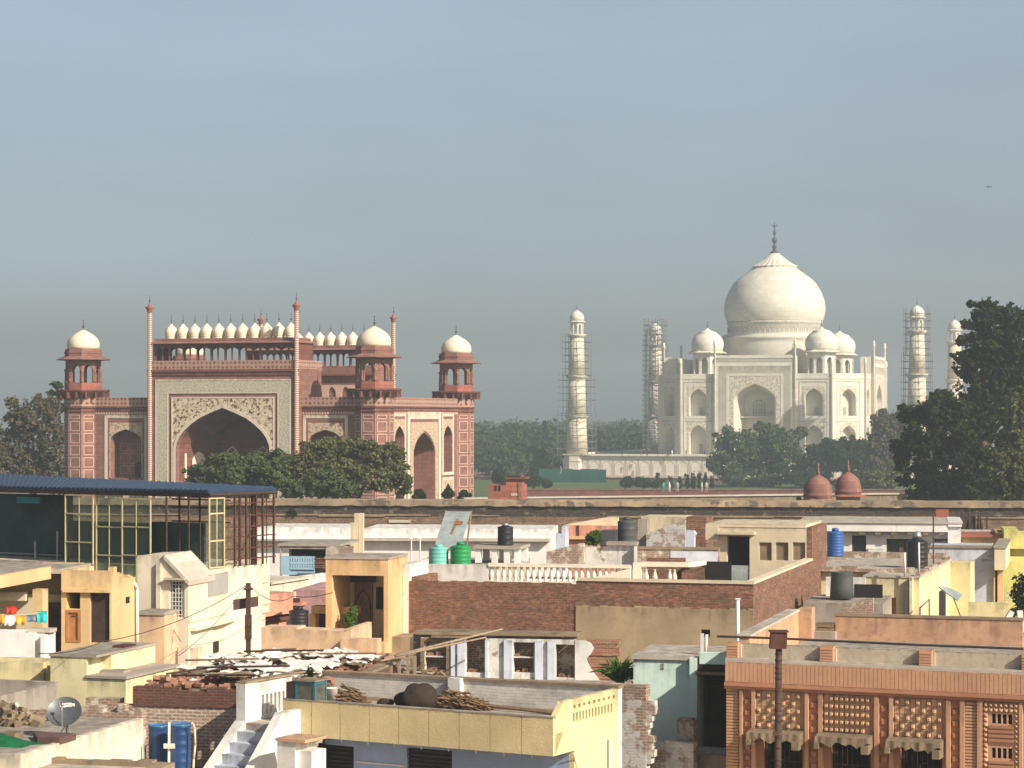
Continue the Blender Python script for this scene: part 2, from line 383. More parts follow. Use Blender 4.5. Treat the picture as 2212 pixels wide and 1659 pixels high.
M['bronze'] = plain('dark_bronze', (.09, .085, .08), .5, .3)
M['dark'] = plain('dark_recess', (.03, .026, .024), .9)
M['void'] = plain('dark_opening', (.018, .016, .016), .95)
# town
M['yellow'] = plaster('yellow_plaster', (.78, .67, .36), .4, (.42, .33, .17))
M['yellow_rough'] = plaster('rough_yellow_plaster', (.74, .60, .33), .35, (.40, .28, .12), .2, 1.1, 1.3, grain=1.4)
M['pale_yellow'] = plaster('pale_yellow_plaster', (.80, .70, .43), .3, (.42, .34, .2), peel=(.58, .50, .34), peelamt=.03)
M['lemon'] = plaster('lemon_plaster', (.86, .77, .45), .3, (.40, .35, .2))
M['ochre'] = plaster('ochre_plaster', (.70, .50, .26), .45, (.34, .22, .11), peel=(.50, .38, .24), peelamt=.04)
M['peach'] = plaster('peach_plaster', (.74, .52, .33), .4, (.40, .24, .14), peel=(.52, .38, .26), peelamt=.06)
M['orange'] = plaster('orange_plaster', (.74, .49, .25), .4, (.38, .2, .1))
M['cream'] = plaster('cream_plaster', (.78, .69, .53), .35, (.40, .33, .24), peel=(.56, .49, .39), peelamt=.0)
M['beige'] = plaster('beige_plaster', (.70, .60, .42), .35, (.36, .29, .19))
M['white'] = plaster('whitewash', (.80, .77, .71), .4, (.42, .38, .33), peel=(.55, .50, .44), peelamt=.0)
M['white_old'] = plaster('old_whitewash', (.72, .69, .62), .85, (.17, .15, .13), .25, 1.3, .8, peel=(.33, .21, .15), peelamt=.15)
M['white_clean'] = plaster('fresh_whitewash', (.84, .82, .78), .12, mould=.2)
M['cream_rail'] = plaster('cream_rail_paint', (.82, .76, .60), .3, (.4, .33, .22), mould=.2)
M['shade_blue'] = plaster('shade_toned_wash', (.36, .45, .64), .5, (.2, .2, .22), .2, 1.2)  # wash darkened and blued in its colour to stand in for the balcony's shade
M['white_blue'] = plaster('bluish_whitewash', (.62, .66, .74), .5, (.25, .24, .25), .2, 1.2)
M['grey_blue'] = plaster('grey_blue_plaster', (.60, .61, .66), .6, (.27, .25, .25), .25, 1.0, .6, peel=(.42, .33, .28), peelamt=.2)
M['salmon'] = plaster('salmon_plaster', (.70, .33, .22), .3, (.4, .18, .13))
M['mauve'] = plaster('mauve_plaster', (.56, .33, .32), .4, (.32, .2, .19))
M['pinkwall'] = plaster('terracotta_plaster', (.60, .37, .23), .6, (.26, .14, .09), .2, 1.2, .6, peel=(.36, .22, .15), peelamt=.05)
M['mint'] = plaster('mint_plaster', (.68, .86, .74), .35, (.30, .36, .30), .15, 1.4, .4)
M['tan'] = plaster('tan_render', (.42, .32, .20), .5, (.22, .16, .10), .25, 1.0, .8)
M['concrete'] = plaster('roof_concrete', (.40, .35, .29), .6, (.17, .14, .11), .25, 1.0, .8)
M['concrete_pale'] = plaster('pale_concrete', (.52, .46, .38), .5, (.25, .21, .17), .2, 1.0, .6)
M['concrete_grey'] = plaster('grey_cement', (.38, .37, .34), .5, (.20, .18, .16), .2, 1.2, .6)
M['sky_blue'] = plaster('sky_blue_paint', (.36, .55, .66), .3, (.2, .25, .3))
M['brick'] = brick('red_brick', (.36, .175, .11), (.20, .09, .058), (.31, .22, .155), bw=.26, bh=.10, var=.75, dirt=.6)
M['brick_side'] = brick('orange_brick', (.42, .19, .11), (.31, .14, .085), (.42, .30, .21), dirt=.3)
M['brick_dark'] = brick('dark_brick', (.20, .075, .05), (.14, .055, .04), (.20, .14, .11), bw=.24, bh=.085)
M['brick_pale'] = brick('pale_mortared_brick', (.46, .29, .21), (.38, .24, .18), (.62, .53, .43), bw=.26, bh=.10, ms=.028, dirt=.35, dirtcol=(.2, .15, .12))
M['brick_white'] = brick('whitewashed_brick', (.40, .27, .19), (.32, .21, .15), (.55, .5, .43), bw=.24, bh=.085, wash=(.68, .66, .62), washamt=.55, dirt=.55, dirtcol=(.15, .13, .12))
M['brick_wash2'] = brick('peeling_brick', (.36, .22, .15), (.28, .17, .12), (.5, .44, .37), wash=(.70, .63, .50), washamt=.35, dirt=.4, dirtcol=(.2, .16, .12))
M['brick_rubble'] = plain('brick_rubble', (.34, .17, .11), .95, 0, .5, 3.)
M['oldwall'] = brick('old_boundary_wall', (.31, .20, .125), (.20, .13, .085), (.26, .18, .12), bw=.6, bh=.2, ms=.03, var=.8, dirt=.8, dirtcol=(.06, .045, .035), wash=(.36, .27, .18), washamt=.10)
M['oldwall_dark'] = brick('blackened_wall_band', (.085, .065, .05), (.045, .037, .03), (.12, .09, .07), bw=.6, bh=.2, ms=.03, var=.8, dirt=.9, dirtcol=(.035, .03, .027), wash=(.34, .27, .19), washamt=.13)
M['oldcap'] = plaster('weathered_lime_cap', (.30, .225, .15), 1.0, (.085, .065, .05), .4, .8, 1.)
M['oldcap_wall'] = plaster('weathered_lime_cap_of_wall', (.34, .255, .165), 1.0, (.06, .047, .036), .5, .5, 1., mould=0, peel=(.12, .095, .07), peelamt=.3)
M['orange_sand'] = plaster('orange_sandstone', (.58, .335, .205), .45, (.28, .13, .075), .15, 1.5, .5)
M['orange_dark'] = plaster('dark_orange_sandstone', (.48, .235, .14), .4, (.26, .11, .06), .15, 1.5, .5)
M['tile'] = plaster('terracotta_tile', (.56, .35, .21), .5, (.24, .12, .07), .25, 3., .5)
M['broken'] = plaster('broken_concrete', (.27, .20, .13), .9, (.12, .09, .06), .35, 3., 1.4)
M['wood'] = plain('weathered_wood', (.24, .16, .10), .8, 0, .4, 6.)
M['wood_orange'] = plain('varnished_wood', (.42, .20, .08), .5, 0, .3, 4.)
M['darkwood'] = plain('dark_wood', (.055, .035, .028), .7, 0, .4, 4.)
M['iron'] = plain('rusty_iron', (.085, .05, .036), .8, .2, .5, 8.)
M['iron_red'] = plain('red_brown_iron', (.10, .04, .03), .7, .2, .4, 4.)
M['steel'] = plain('grey_steel', (.36, .36, .35), .45, .6, .2, 4.)
M['frame_yellow'] = plain('yellow_frame_paint', (.52, .45, .25), .5, 0, .2, 4.)
M['frame_pale'] = plain('pale_pink_frame_paint', (.60, .50, .44), .5, 0, .2, 4.)
M['black_plastic'] = plain('black_plastic', (.018, .018, .022), .45, 0, .3, 2., .4)
M['grey_plastic'] = plain('faded_black_plastic', (.075, .078, .078), .6, 0, .3, 2.)
M['blue_plastic'] = plain('blue_plastic', (.03, .10, .32), .4, 0, .2, 2., .45)
M['navy_plastic'] = plain('navy_plastic', (.016, .055, .16), .4, 0, .25, 2., .45)
M['teal_plastic'] = plain('teal_plastic', (.18, .52, .44), .5, 0, .2, 2.)
M['green_plastic'] = plain('green_plastic', (.02, .26, .08), .45, 0, .25, 2.)
M['blue_sheet'] = plain('blue_roof_sheet', (.03, .054, .10), .5, .1, .35, 1.2)
M['grey_sheet'] = plain('grey_corrugated_sheet', (.42, .48, .46), .5, .2, .3, 2.)
M['rust'] = plain('rust', (.30, .11, .03), .9, 0, .4, 5.)
M['white_pipe'] = plain('white_pipe', (.72, .68, .62), .5, 0, .1)
M['teal_paint'] = plain('teal_paint', (.02, .16, .22), .5, 0, .3, 3.)
M['green_tarp'] = plain('green_tarpaulin', (.012, .12, .045), .5, 0, .4, 3.)
M['white_sheet'] = plaster('dusty_white_sheet', (.82, .78, .70), .35, (.3, .24, .18), .2, 3., .8)
M['sack'] = plaster('brown_sackcloth', (.06, .042, .03), .6, (.02, .015, .012), .4, 3., 2.5, mould=0)
M['twigs'] = plain('dry_sticks', (.20, .12, .06), .9, 0, .55, 7.)
M['hoard'] = plain('green_hoarding', (.015, .085, .07), .7, 0, .4, .25)
M['grass'] = plaster('lawn_grass', (.085, .13, .04), .4, (.12, .10, .05), .3, .12, .3)
M['earth'] = plaster('dusty_ground', (.24, .19, .13), .5, (.14, .11, .08), .25, .1, .3)
M['brown_box'] = plain('brown_paint', (.13, .075, .06), .7, 0, .3, 3.)
def glass(name, tint, alpha):
    s = NB(name); t = s.t
    g = s.n('BsdfGlossy'); g.inputs['Roughness'].default_value = .12; g.inputs['Color'].default_value = (.6, .7, .7, 1)
    d = s.n('BsdfDiffuse'); d.inputs['Color'].default_value = (*tint, 1)
    tr = s.n('BsdfTransparent'); tr.inputs['Color'].default_value = (.84, .90, .86, 1)
    m1 = s.n('MixShader'); m1.inputs[0].default_value = .25; s.l(d.outputs[0], m1.inputs[1]); s.l(g.outputs[0], m1.inputs[2])
    m2 = s.n('MixShader'); m2.inputs[0].default_value = alpha; s.l(m1.outputs[0], m2.inputs[1]); s.l(tr.outputs[0], m2.inputs[2])
    s.l(m2.outputs[0], s.out.inputs[0]); return s.m
M['glass'] = glass('dusty_teal_glass', (.12, .15, .12), .84)
M['glass_dark'] = glass('dark_glass', (.02, .035, .04), .3)
def foliage(name, a, b, c):
    s = NB(name); g = s.n('NewGeometry')
    n = s.noise(.45, 3)
    col = s.mix(g.outputs['Random Per Island'], a, b)
    col = s.mix(s.rng(n, .45, .65, 0, .7), col, c)
    d = s.n('BsdfDiffuse'); s.l(col, d.inputs[0])
    t = s.n('BsdfTranslucent'); s.l(s.mix(.5, col, (.10, .12, .02)), t.inputs[0])
    m = s.n('MixShader'); m.inputs[0].default_value = .22; s.l(d.outputs[0], m.inputs[1]); s.l(t.outputs[0], m.inputs[2])
    s.l(m.outputs[0], s.out.inputs[0]); return s.m
M['leaf'] = foliage('green_leaves', (.038, .06, .022), (.13, .165, .06), (.075, .10, .038))
M['leaf_dark'] = foliage('dark_green_leaves', (.014, .028, .012), (.048, .070, .026), (.03, .045, .018))
M['leaf_brown'] = foliage('olive_brown_leaves', (.085, .075, .04), (.16, .13, .075), (.12, .09, .055))
M['leaf_olive'] = foliage('olive_leaves', (.06, .07, .026), (.18, .18, .075), (.11, .115, .045))
M['leaf_far'] = foliage('far_leaves', (.04, .065, .03), (.08, .10, .045), (.055, .075, .04))
M['leaf_bright'] = foliage('bright_leaves', (.04, .09, .015), (.12, .19, .04), (.08, .13, .03))
M['bark'] = plain('bark', (.09, .065, .045), .95, 0, .4, 4.)
M['teal_dark'] = plain('dark_teal_sheeting', (.035, .075, .075), .6, 0, .5, .6)
M['turq'] = plain('turquoise_sheet', (.02, .30, .34), .5, 0, .2)
M['dish'] = plain('grey_dish_paint', (.16, .17, .17), .35, .5, .2, 3., .5)
M['salmon_dark'] = plaster('red_painted_board', (.36, .12, .08), .3, (.2, .08, .06))
M['ochre_patch'] = plaster('patched_ochre', (.60, .42, .20), .7, (.26, .14, .08), .25, 1.2, .5, peel=(.45, .25, .13), peelamt=.2)
M['lime'] = plaster('lime_yellow_plaster', (.64, .60, .20), .4, (.25, .25, .08))
M['broken_pale'] = plaster('scratched_cement', (.56, .48, .36), .7, (.20, .16, .12), .2, 2.5, 1., peel=(.56, .48, .36), peelamt=.15)
M['peach_peel'] = plaster('peeling_peach', (.66, .42, .24), .5, (.30, .18, .11), .2, 1.2, .6, peel=(.42, .31, .24), peelamt=.3)
M['blue_lid'] = plain('blue_lid', (.05, .16, .34), .4, 0, .2, 2., .5)
M['cabinet_glass'] = plain('grimy_glass', (.10, .10, .075), .35, 0, .5, 5., .5)
M['bamboo'] = plain('grey_bamboo', (.34, .26, .17), .8, 0, .35, 6.)
M['brick_whitewash'] = brick('whitewashed_terrace_wall', (.55, .50, .43), (.44, .40, .34), (.58, .54, .47), bw=.26, bh=.09, ms=.012, wash=(.72, .69, .62), washamt=1.0, dirt=.6, dirtcol=(.2, .18, .16))
# ------------------------------------------------------------ monuments
def mk(x, y, th):
    f = Frame.__new__(Frame); f.x, f.y, f.th = x, y, th; f.top = 0
    f.u = (math.cos(th), -math.sin(th)); f.v = (math.sin(th), math.cos(th)); return f
TH = .297
def rot(k, c=(0, 0)):
    return Matrix.Translation((c[0], c[1], 0)) @ Matrix.Rotation(k, 4, 'Z')
def archband(mb, cu, h0, a0, h1, a1, ws, wb, v0, v1):
    A = [(-f, g) for f, g in mb.AF]+[(f, g) for f, g in mb.AF[-2::-1]]
    P0 = [(cu-h0, wb)]+[(cu+h0*f, ws+(a0-ws)*g) for f, g in A]+[(cu+h0, wb)]
    P1 = [(cu-h1, wb)]+[(cu+h1*f, ws+(a1-ws)*g) for f, g in A]+[(cu+h1, wb)]
    for i in range(len(P0)-1):
        a, b, c, d = P0[i], P0[i+1], P1[i+1], P1[i]
        mb.add([(a[0], v0, a[1]), (b[0], v0, b[1]), (c[0], v0, c[1]), (d[0], v0, d[1])], [(0, 1, 2, 3)])
        mb.add([(d[0], v0, d[1]), (c[0], v0, c[1]), (c[0], v1, c[1]), (d[0], v1, d[1])], [(0, 1, 2, 3)])
FIN = [(.10, 0), (.16, .06), (.05, .14), (.05, .22), (.2, .30), (.2, .36), (.05, .44), (.05, .55), (.12, .60), (.04, .66), (.04, .85), (.09, .88), (.02, 1.0)]
def finial(parent, c, z0, z1, r, mat=None):
    m = MB(); m.lathe([(a*r, z0+b*(z1-z0)) for a, b in FIN], 8, c); return m.obj('finial', mat or M['bronze'], parent)
def octarcade(mb, c, Rr, wb, ws, wa, w1, hwf, t):
    side = 2*Rr*math.sin(math.pi/8); ap = Rr*math.cos(math.pi/8)
    for k in range(8):
        mb.xf = rot(k*math.pi/4, c)
        mb.arch(-side/2, side/2, wb, w1, 0, side*hwf, ws, wa, wb, -ap, -ap+t, caps=False)
    mb.xf = None
def octlathe(mb, prof, c, smooth=False): mb.lathe(prof, 8, c, math.pi/8, smooth)

# ---- the red sandstone gateway
GF = mk(-27.93, 268.8, TH)
gate = thing('gateway', 'great red sandstone gateway with a tall pointed arch and a row of small white domes', 'gateway', GF)
SV, EU = -15.05, 18.6
def gate_niche(xf, cu, v, fh, ftop, fbot, hw, ws, wa, wb, deco, white=True):
    """frames, spandrel and recess back of one niche on a wall at v (its wall panel is built elsewhere)"""
    a = MB(); a.xf = xf
    a.ring(cu-fh, cu+fh, fbot, ftop, .34, v-.06, v)
    if white: a.obj('niche_frame', M['inlay'], gate)
    else: a.obj('niche_frame', M['inlay_pink'], gate)
    a = MB(); a.xf = xf
    a.arch(cu-hw-.12, cu+hw+.12, wb, wa+.75, cu, hw, ws, wa, wb, v-.04, v+.01, back=False)
    a.obj('spandrel', M['spandrel_small'], gate)
    b = MB(); b.xf = xf
    b.box(cu-hw-.3, cu+hw+.3, v+deco, v+deco+.2, wb-.2, wa+.2)
    b.obj('niche_back', M['red'], gate)
    c = MB(); c.xf = xf
    for i, (zz, hh) in enumerate(((.4, 1.0), (1.6, 1.2), (3.0, .9))):
        if wb+zz+hh > wa-.6: continue
        for dx in (-.62, 0, .62):
            c.ring(cu+dx*hw-.26*hw, cu+dx*hw+.26*hw, wb+zz, wb+zz+hh, .05, v+deco-.02, v+deco)
    c.obj('niche_inlay', M['inlay_pink'], gate)
    d = MB(); d.xf = xf
    d.box(cu+.1*hw, cu+.55*hw, v+deco-.04, v+deco+.02, wb+.05, wb+1.75)
    d.obj('niche_door', M['void'], gate)
NC = {-1: -11.95, 1: 12.3}
w = MB()
I4 = Matrix.Identity(4)
for sgn in (-1, 1):
    u0, u1 = (-18.6, -9.0) if sgn < 0 else (9.0, 18.6)
    w.arch(u0, u1, 0, 17.7, NC[sgn], 1.95, 13.9, 15.1, 9.6, SV, SV+2.0, caps=False)
xe = rot(math.pi/2)                       # local -Y face turned to +X : u->v
def east(mb): mb.xf = xe
w.xf = xe
w.arch(-6.1, 6.1, 0, 17.7, 0, 3.7, 12.3, 14.7, 0, -EU, -EU+3.0, caps=False)
for sgn in (-1, 1):
    a, b = (-15.05, -6.1) if sgn < 0 else (6.1, 15.05)
    w.arch(a, b, 9.4, 17.7, 8.5*sgn, 1.6, 14.0, 15.5, 10.0, -EU, -EU+1.6, caps=False)
    w.arch(a, b, 0, 9.4, 8.5*sgn, 1.6, 6.9, 8.6, 2.0, -EU, -EU+1.6, caps=False)
w.xf = None
w.box(-18.6, -18.3, -15.05, 15.05, 0, 17.7); w.box(-18.3, 18.6, 14.75, 15.05, 0, 17.7)
w.box(-18.3, EU-3.2, -9.0, 14.75, 17.3, 17.6)
w.box(-18.3, -9.0, -13.0, -9.0, 17.3, 17.6); w.box(9.0, EU-.2, -13.0, -9.0, 17.3, 17.6); w.box(EU-3.2, EU-.2, -9.0, 14.75, 17.3, 17.6)
w.box(-18.3, -18.0, -14, -13, 0, 17.3)
w.obj('wall', M['red'], gate)
for sgn in (-1, 1):
    gate_niche(I4, NC[sgn], SV, 2.65, 16.7, 9.0, 1.95, 13.9, 15.1, 9.6, 2.0)
    gate_niche(I4, NC[sgn], SV, 2.65, 8.3, .8, 1.95, 5.6, 7.0, 1.2, .4)
    gate_niche(xe, 8.5*sgn, -EU, 2.15, 16.9, 9.6, 1.6, 14.0, 15.5, 10.0, 1.6)
    gate_niche(xe, 8.5*sgn, -EU, 2.15, 9.35, 1.6, 1.6, 6.9, 8.6, 2.0, 1.6)
e = MB(); e.xf = xe
e.ring(-5.85, 5.85, 0, 17.1, .85, -EU-.07, -EU, False)
e.obj('arch_frame', M['inlay'], gate)
e = MB(); e.xf = xe; e.arch(-4.7, 4.7, 0, 15.9, 0, 3.85, 12.3, 14.95, 0, -EU-.05, -EU+.01, back=False); e.obj('spandrel', M['spandrel_small'], gate)
e = MB(); e.xf = xe; e.box(-4.0, 4.0, -EU+3.0, -EU+3.2, 0, 15.0); e.obj('niche_back', M['red'], gate)
e = MB(); e.xf = xe
for dx in (-2.3, 0, 2.3):
    archband(e, dx, .62, 9.6, .75, 9.8, 9.0, 7.2, -EU+2.97, -EU+3.0)
e.ring(-1.9, 1.9, 0, 5.2, .45, -EU+2.9, -EU+3.0, False)
e.obj('niche_inlay', M['inlay'], gate)
e = MB(); e.xf = xe; e.box(-1.4, 1.4, -EU+2.95, -EU+3.01, 0, 4.7); e.obj('niche_door', M['red_dark'], gate)
# cross-pattern parapet and mouldings round the top
p = MB()
p.box(-18.6, -9.05, SV-.06, SV+.4, 17.72, 18.7); p.box(9.05, 18.6, SV-.06, SV+.4, 17.72, 18.7)
p.box(EU-.4, EU+.06, SV+.41, 15.05, 17.72, 18.7); p.box(-18.66, -18.2, SV+.41, 15.05, 17.72, 18.7)
p.obj('parapet', M['cross_band'], gate)
p = MB()
for z, o in ((17.55, .16), (17.15, .10)):
    p.box(-18.6, -9.05, SV-o, SV-.001, z, z+.16); p.box(9.05, 18.6, SV-o, SV-.001, z, z+.16); p.box(EU+.001, EU+o, SV, 15.05, z, z+.16)
p.obj('moulding', M['red_dark'], gate)
p = MB()
for k in range(30):
    uu = -18.3+k*.32
    for s0 in (0, 27.6):
        p.box(uu+s0, uu+s0+.2, SV-.03, SV, 16.8, 17.1)
for k in range(92):
    p.box(EU, EU+.03, -14.8+k*.32, -14.6+k*.32, 16.8, 17.1)
p.obj('dentil_inlay', M['inlay_pink'], gate)
# the arched front (pishtaq) and, behind, its twin
PV = -16.2
def pishtaq(xf, front):
    b = MB(); b.xf = xf
    b.box(-9.0, -5.75, PV+.8, -9.2, 0, 21.8); b.box(5.75, 9.0, PV+.8, -9.2, 0, 21.8); b.box(-5.75, 5.75, PV+.8, -9.2, 17.62, 21.8)
    b.arch(-9.0, 9.0, 0, 21.8, 0, 5.65, 12.9, 17.5, 0, PV, PV+.8, caps=True)
    b.obj('arch_block', M['red'], gate)
    b = MB(); b.xf = xf
    b.box(-9.05, 9.05, PV-.05, PV+.5, 21.82, 22.8); b.box(-9.05, -8.55, PV+.51, -9.2, 21.82, 22.8); b.box(8.55, 9.05, PV+.51, -9.2, 21.82, 22.8)
    if not front: b.box(-8.54, 8.54, -9.7, -9.2, 21.82, 22.7)
    b.obj('parapet', M['cross_band'] if front else M['red'], gate)
    b = MB(); b.xf = xf
    b.box(-9.2, 9.2, PV-.2, PV-.052, 21.55, 21.8); b.box(-9.2, 9.2, PV-.12, PV-.052, 21.15, 21.3)
    if not front: b.box(-9.0, 9.0, -9.19, -8.3, 21.5, 21.75)
    b.obj('moulding', M['red_dark'], gate)
    g = MB(); g.xf = xf
    for vv, n, hw in ((PV+.6, 20, .35), (-11.6, 10, .76)):
        for k in range(n):
            a = -8.5+17.0*k/n; c = a+17.0/n
            g.arch(a, c, 22.8, 24.72, (a+c)/2, hw, 23.95, 24.42, 22.8, vv, vv+.13, caps=False)
    g.box(-8.8, -8.5, PV+.6, -11.3, 22.8, 24.72); g.box(8.5, 8.8, PV+.6, -11.3, 22.8, 24.72)
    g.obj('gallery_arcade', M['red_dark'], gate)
    g = MB(); g.xf = xf
    g.hexa([(-9.0, PV-.25, 24.72), (9.0, PV-.25, 24.72), (9.0, -10.6, 24.72), (-9.0, -10.6, 24.72)],
           [(-8.7, PV+.3, 24.98), (8.7, PV+.3, 24.98), (8.7, -11.2, 24.98), (-8.7, -11.2, 24.98)])
    g.box(-8.6, 8.6, PV+.5, -11.4, 24.99, 25.3)
    g.obj('gallery_roof', M['red'], gate)
    for k in range(11):
        d = MB(); d.xf = xf
        c = (-7.3+1.46*k, -14.0)
        d.lathe([(.62, 25.3), (.67, 25.36), (.62, 25.43), (.62, 25.52), (.69, 25.57), (.66, 25.64), (.72, 25.8), (.73, 26.0), (.69, 26.25), (.56, 26.5), (.36, 26.7), (.2, 26.85), (.1, 26.98), (.05, 27.05)], 14, c)
        o = d.obj('small_dome', M['cream_dome'], gate)
        f = MB(); f.xf = xf; f.lathe([(a*.55, 27.05+b2*1.0) for a, b2 in FIN], 6, c); f.obj('finial', M['bronze'], o)
    for s in (-1, 1):
        sh = MB(); sh.xf = xf
        c = (8.88*s, PV-.08)
        sh.lathe([(.25, 0), (.25, 28.15), (.28, 28.2)], 8, c, math.pi/8, False)
        o = sh.obj('pinnacle', M['chevron'], gate)
        cp = MB(); cp.xf = xf
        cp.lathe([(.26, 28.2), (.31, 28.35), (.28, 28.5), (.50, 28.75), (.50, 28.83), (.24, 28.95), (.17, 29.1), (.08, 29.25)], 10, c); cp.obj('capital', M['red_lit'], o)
        f = MB(); f.xf = xf; f.lathe([(a*.6, 29.2+b2*1.0) for a, b2 in FIN], 6, c); f.obj('finial', M['bronze'], o)
PX = Matrix.Translation((.5, 0, 0))
pishtaq(PX, True)
pishtaq(rot(math.pi), False)
bk = MB()
for k in range(9):
    bk.arch(-8.0+k*1.78, -8.0+(k+1)*1.78, 17.7, 20.6, -8.0+(k+.5)*1.78, .5, 19.4, 20.2, 17.7, 9.0, 9.18, caps=False)
bk.obj('roof_arcade', M['inlay_pink'], gate)
f = MB(); f.xf = PX; f.ring(-8.0, 8.0, 0, 20.5, 1.25, PV-.07, PV, False); f.obj('script_frame', M['script_band'], gate)
f = MB(); f.xf = PX; f.ring(-8.2, 8.2, 0, 20.7, .16, PV-.09, PV, False); f.ring(-6.74, 6.74, 0, 19.24, .12, PV-.09, PV, False); f.ring(-6.22, 6.22, 0, 18.72, .14, PV-.09, PV, False)
f.obj('frame_line', M['inlay'], gate)
f = MB(); f.xf = PX; f.arch(-6.08, 6.08, 0, 18.58, 0, 5.98, 12.9, 17.95, 0, PV-.05, PV+.01, back=False); f.obj('spandrel', M['spandrel'], gate)
f = MB(); f.xf = PX; archband(f, 0, 5.66, 17.52, 5.99, 17.96, 12.9, 0, PV-.1, PV-.01); f.obj('arch_border', M['inlay'], gate)
# iwan recess: half-octagon shell behind the arch
r = MB(); r.xf = PX
A = [(-1, -12.9/4.6)]+[(-a, b) for a, b in MB.AF]+[(a, b) for a, b in MB.AF[-2::-1]]+[(1, -12.9/4.6)]
P0 = [(5.65*a, PV+.8, 12.9+4.6*b) for a, b in A]; P1 = [(3.3*a, -9.3, 12.9+(3.4 if b > 0 else 4.6)*b) for a, b in A]
for i in range(len(A)-1): r.add([P0[i], P0[i+1], P1[i+1], P1[i]], [(0, 1, 2, 3)])
r.add(P1, [tuple(range(len(P1)))])
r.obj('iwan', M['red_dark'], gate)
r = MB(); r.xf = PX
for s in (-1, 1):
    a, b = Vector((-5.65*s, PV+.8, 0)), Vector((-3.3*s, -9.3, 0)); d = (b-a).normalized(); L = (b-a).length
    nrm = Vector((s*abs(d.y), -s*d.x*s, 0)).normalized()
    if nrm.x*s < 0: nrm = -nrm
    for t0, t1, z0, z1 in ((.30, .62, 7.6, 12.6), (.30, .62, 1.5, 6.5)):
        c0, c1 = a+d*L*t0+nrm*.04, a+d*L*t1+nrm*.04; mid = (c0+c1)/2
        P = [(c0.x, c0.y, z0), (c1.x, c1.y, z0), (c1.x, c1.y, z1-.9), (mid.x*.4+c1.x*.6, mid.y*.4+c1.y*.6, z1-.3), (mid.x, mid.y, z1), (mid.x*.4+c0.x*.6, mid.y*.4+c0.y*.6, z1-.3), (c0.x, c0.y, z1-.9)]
        r.add(P, [tuple(range(7))])  # solid white arches paint the sunlit brightness of the side niches
    for t0 in (.12, .74):
        c0, c1 = a+d*L*t0+nrm*.04, a+d*L*(t0+.05)+nrm*.04
        r.add([(c0.x, c0.y, .5), (c1.x, c1.y, .5), (c1.x, c1.y, 12.4), (c0.x, c0.y, 12.4)], [(0, 1, 2, 3)])
for cu in (-1.9, 1.9): archband(r, cu, .55, 13.0, .75, 13.2, 12.2, 11.2, -9.35, -9.3)
r.obj('iwan_inlay_lit_niches', M['inlay'], gate)
r = MB(); r.xf = PX; r.archfill(0, 1.5, 4.2, 5.6, 0, -9.36); r.obj('iwan_door', M['void'], gate)
# corner towers with domed kiosks
def gate_tower(c):
    t = MB(); octlathe(t, [(2.15, 0), (2.15, 17.7)], c); t = t.obj('corner_tower', M['red'], gate)
    i = MB(); side = 2*2.15*math.sin(math.pi/8); ap = 2.15*math.cos(math.pi/8)
    for k in range(8):
        i.xf = rot(k*math.pi/4, c)
        z = 16.75
        for h in (.5, 1.15, 1.15, 1.15, 1.15, 1.15, 1.15, 1.15, 1.15, 1.15, 1.15):
            i.ring(-side*.37, side*.37, z-h, z, .10, -ap-.03, -ap); z -= h+.22
        i.box(-side*.5+.02, -side*.5+.07, -ap-.02, -ap+.02, 0, 17.5)
    i.obj('panel_inlay', M['inlay_pink'], t)
    b = MB(); octlathe(b, [(2.2, 17.72), (2.2, 18.6)], c); b.obj('parapet_band', M['cross_band'], t)
    b = MB(); octlathe(b, [(2.28, 17.1), (2.28, 17.25), (2.16, 17.26), (2.16, 17.5), (2.32, 17.52), (2.32, 17.71)], c)
    octlathe(b, [(2.2, 18.61), (2.3, 18.8), (2.85, 19.3), (3.0, 19.45), (3.0, 19.62), (2.3, 19.62)], c)
    for k in range(16):
        b.xf = rot(k*math.pi/8+math.pi/16, c); b.prism([(-.09, 18.65), (.09, 18.65), (.09, 19.3), (-.09, 19.3)], -2.95, -2.2)
    b.xf = None
    b.obj('balcony', M['red_dark'], t)
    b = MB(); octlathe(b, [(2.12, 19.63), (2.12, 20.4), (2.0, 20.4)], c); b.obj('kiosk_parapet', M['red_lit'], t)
    b = MB(); octarcade(b, c, 2.02, 20.4, 21.9, 22.5, 23.15, .33, .26)
    for k in range(8):
        b.xf = rot(k*math.pi/4+math.pi/8, c); b.lathe([(.2, 20.42), (.13, 20.7), (.12, 21.6), (.24, 21.95)], 6, (0, -1.98))
    b.xf = None
    b.obj('kiosk_arcade', M['red'], t)
    b = MB(); octlathe(b, [(2.0, 23.16), (3.05, 22.98), (3.08, 23.06), (2.15, 23.42)], c); octlathe(b, [(2.1, 23.42), (2.1, 23.7), (2.16, 23.75), (2.16, 23.95), (2.06, 24.0), (2.06, 24.25)], c)
    b.obj('eave', M['red'], t)
    b = MB(); b.lathe([(1.78, 24.25), (1.84, 24.5), (1.85, 24.8), (1.78, 25.15), (1.58, 25.5), (1.25, 25.82), (.85, 26.08), (.5, 26.28), (.2, 26.45), (.1, 26.5)], 24, c); b.obj('dome', M['cream_dome'], t)
    finial(t, c, 26.45, 27.65, .9)
for c in ((-17.75, -14.2), (17.75, -14.2), (17.75, 14.2), (-17.75, 14.2)): gate_tower(c)

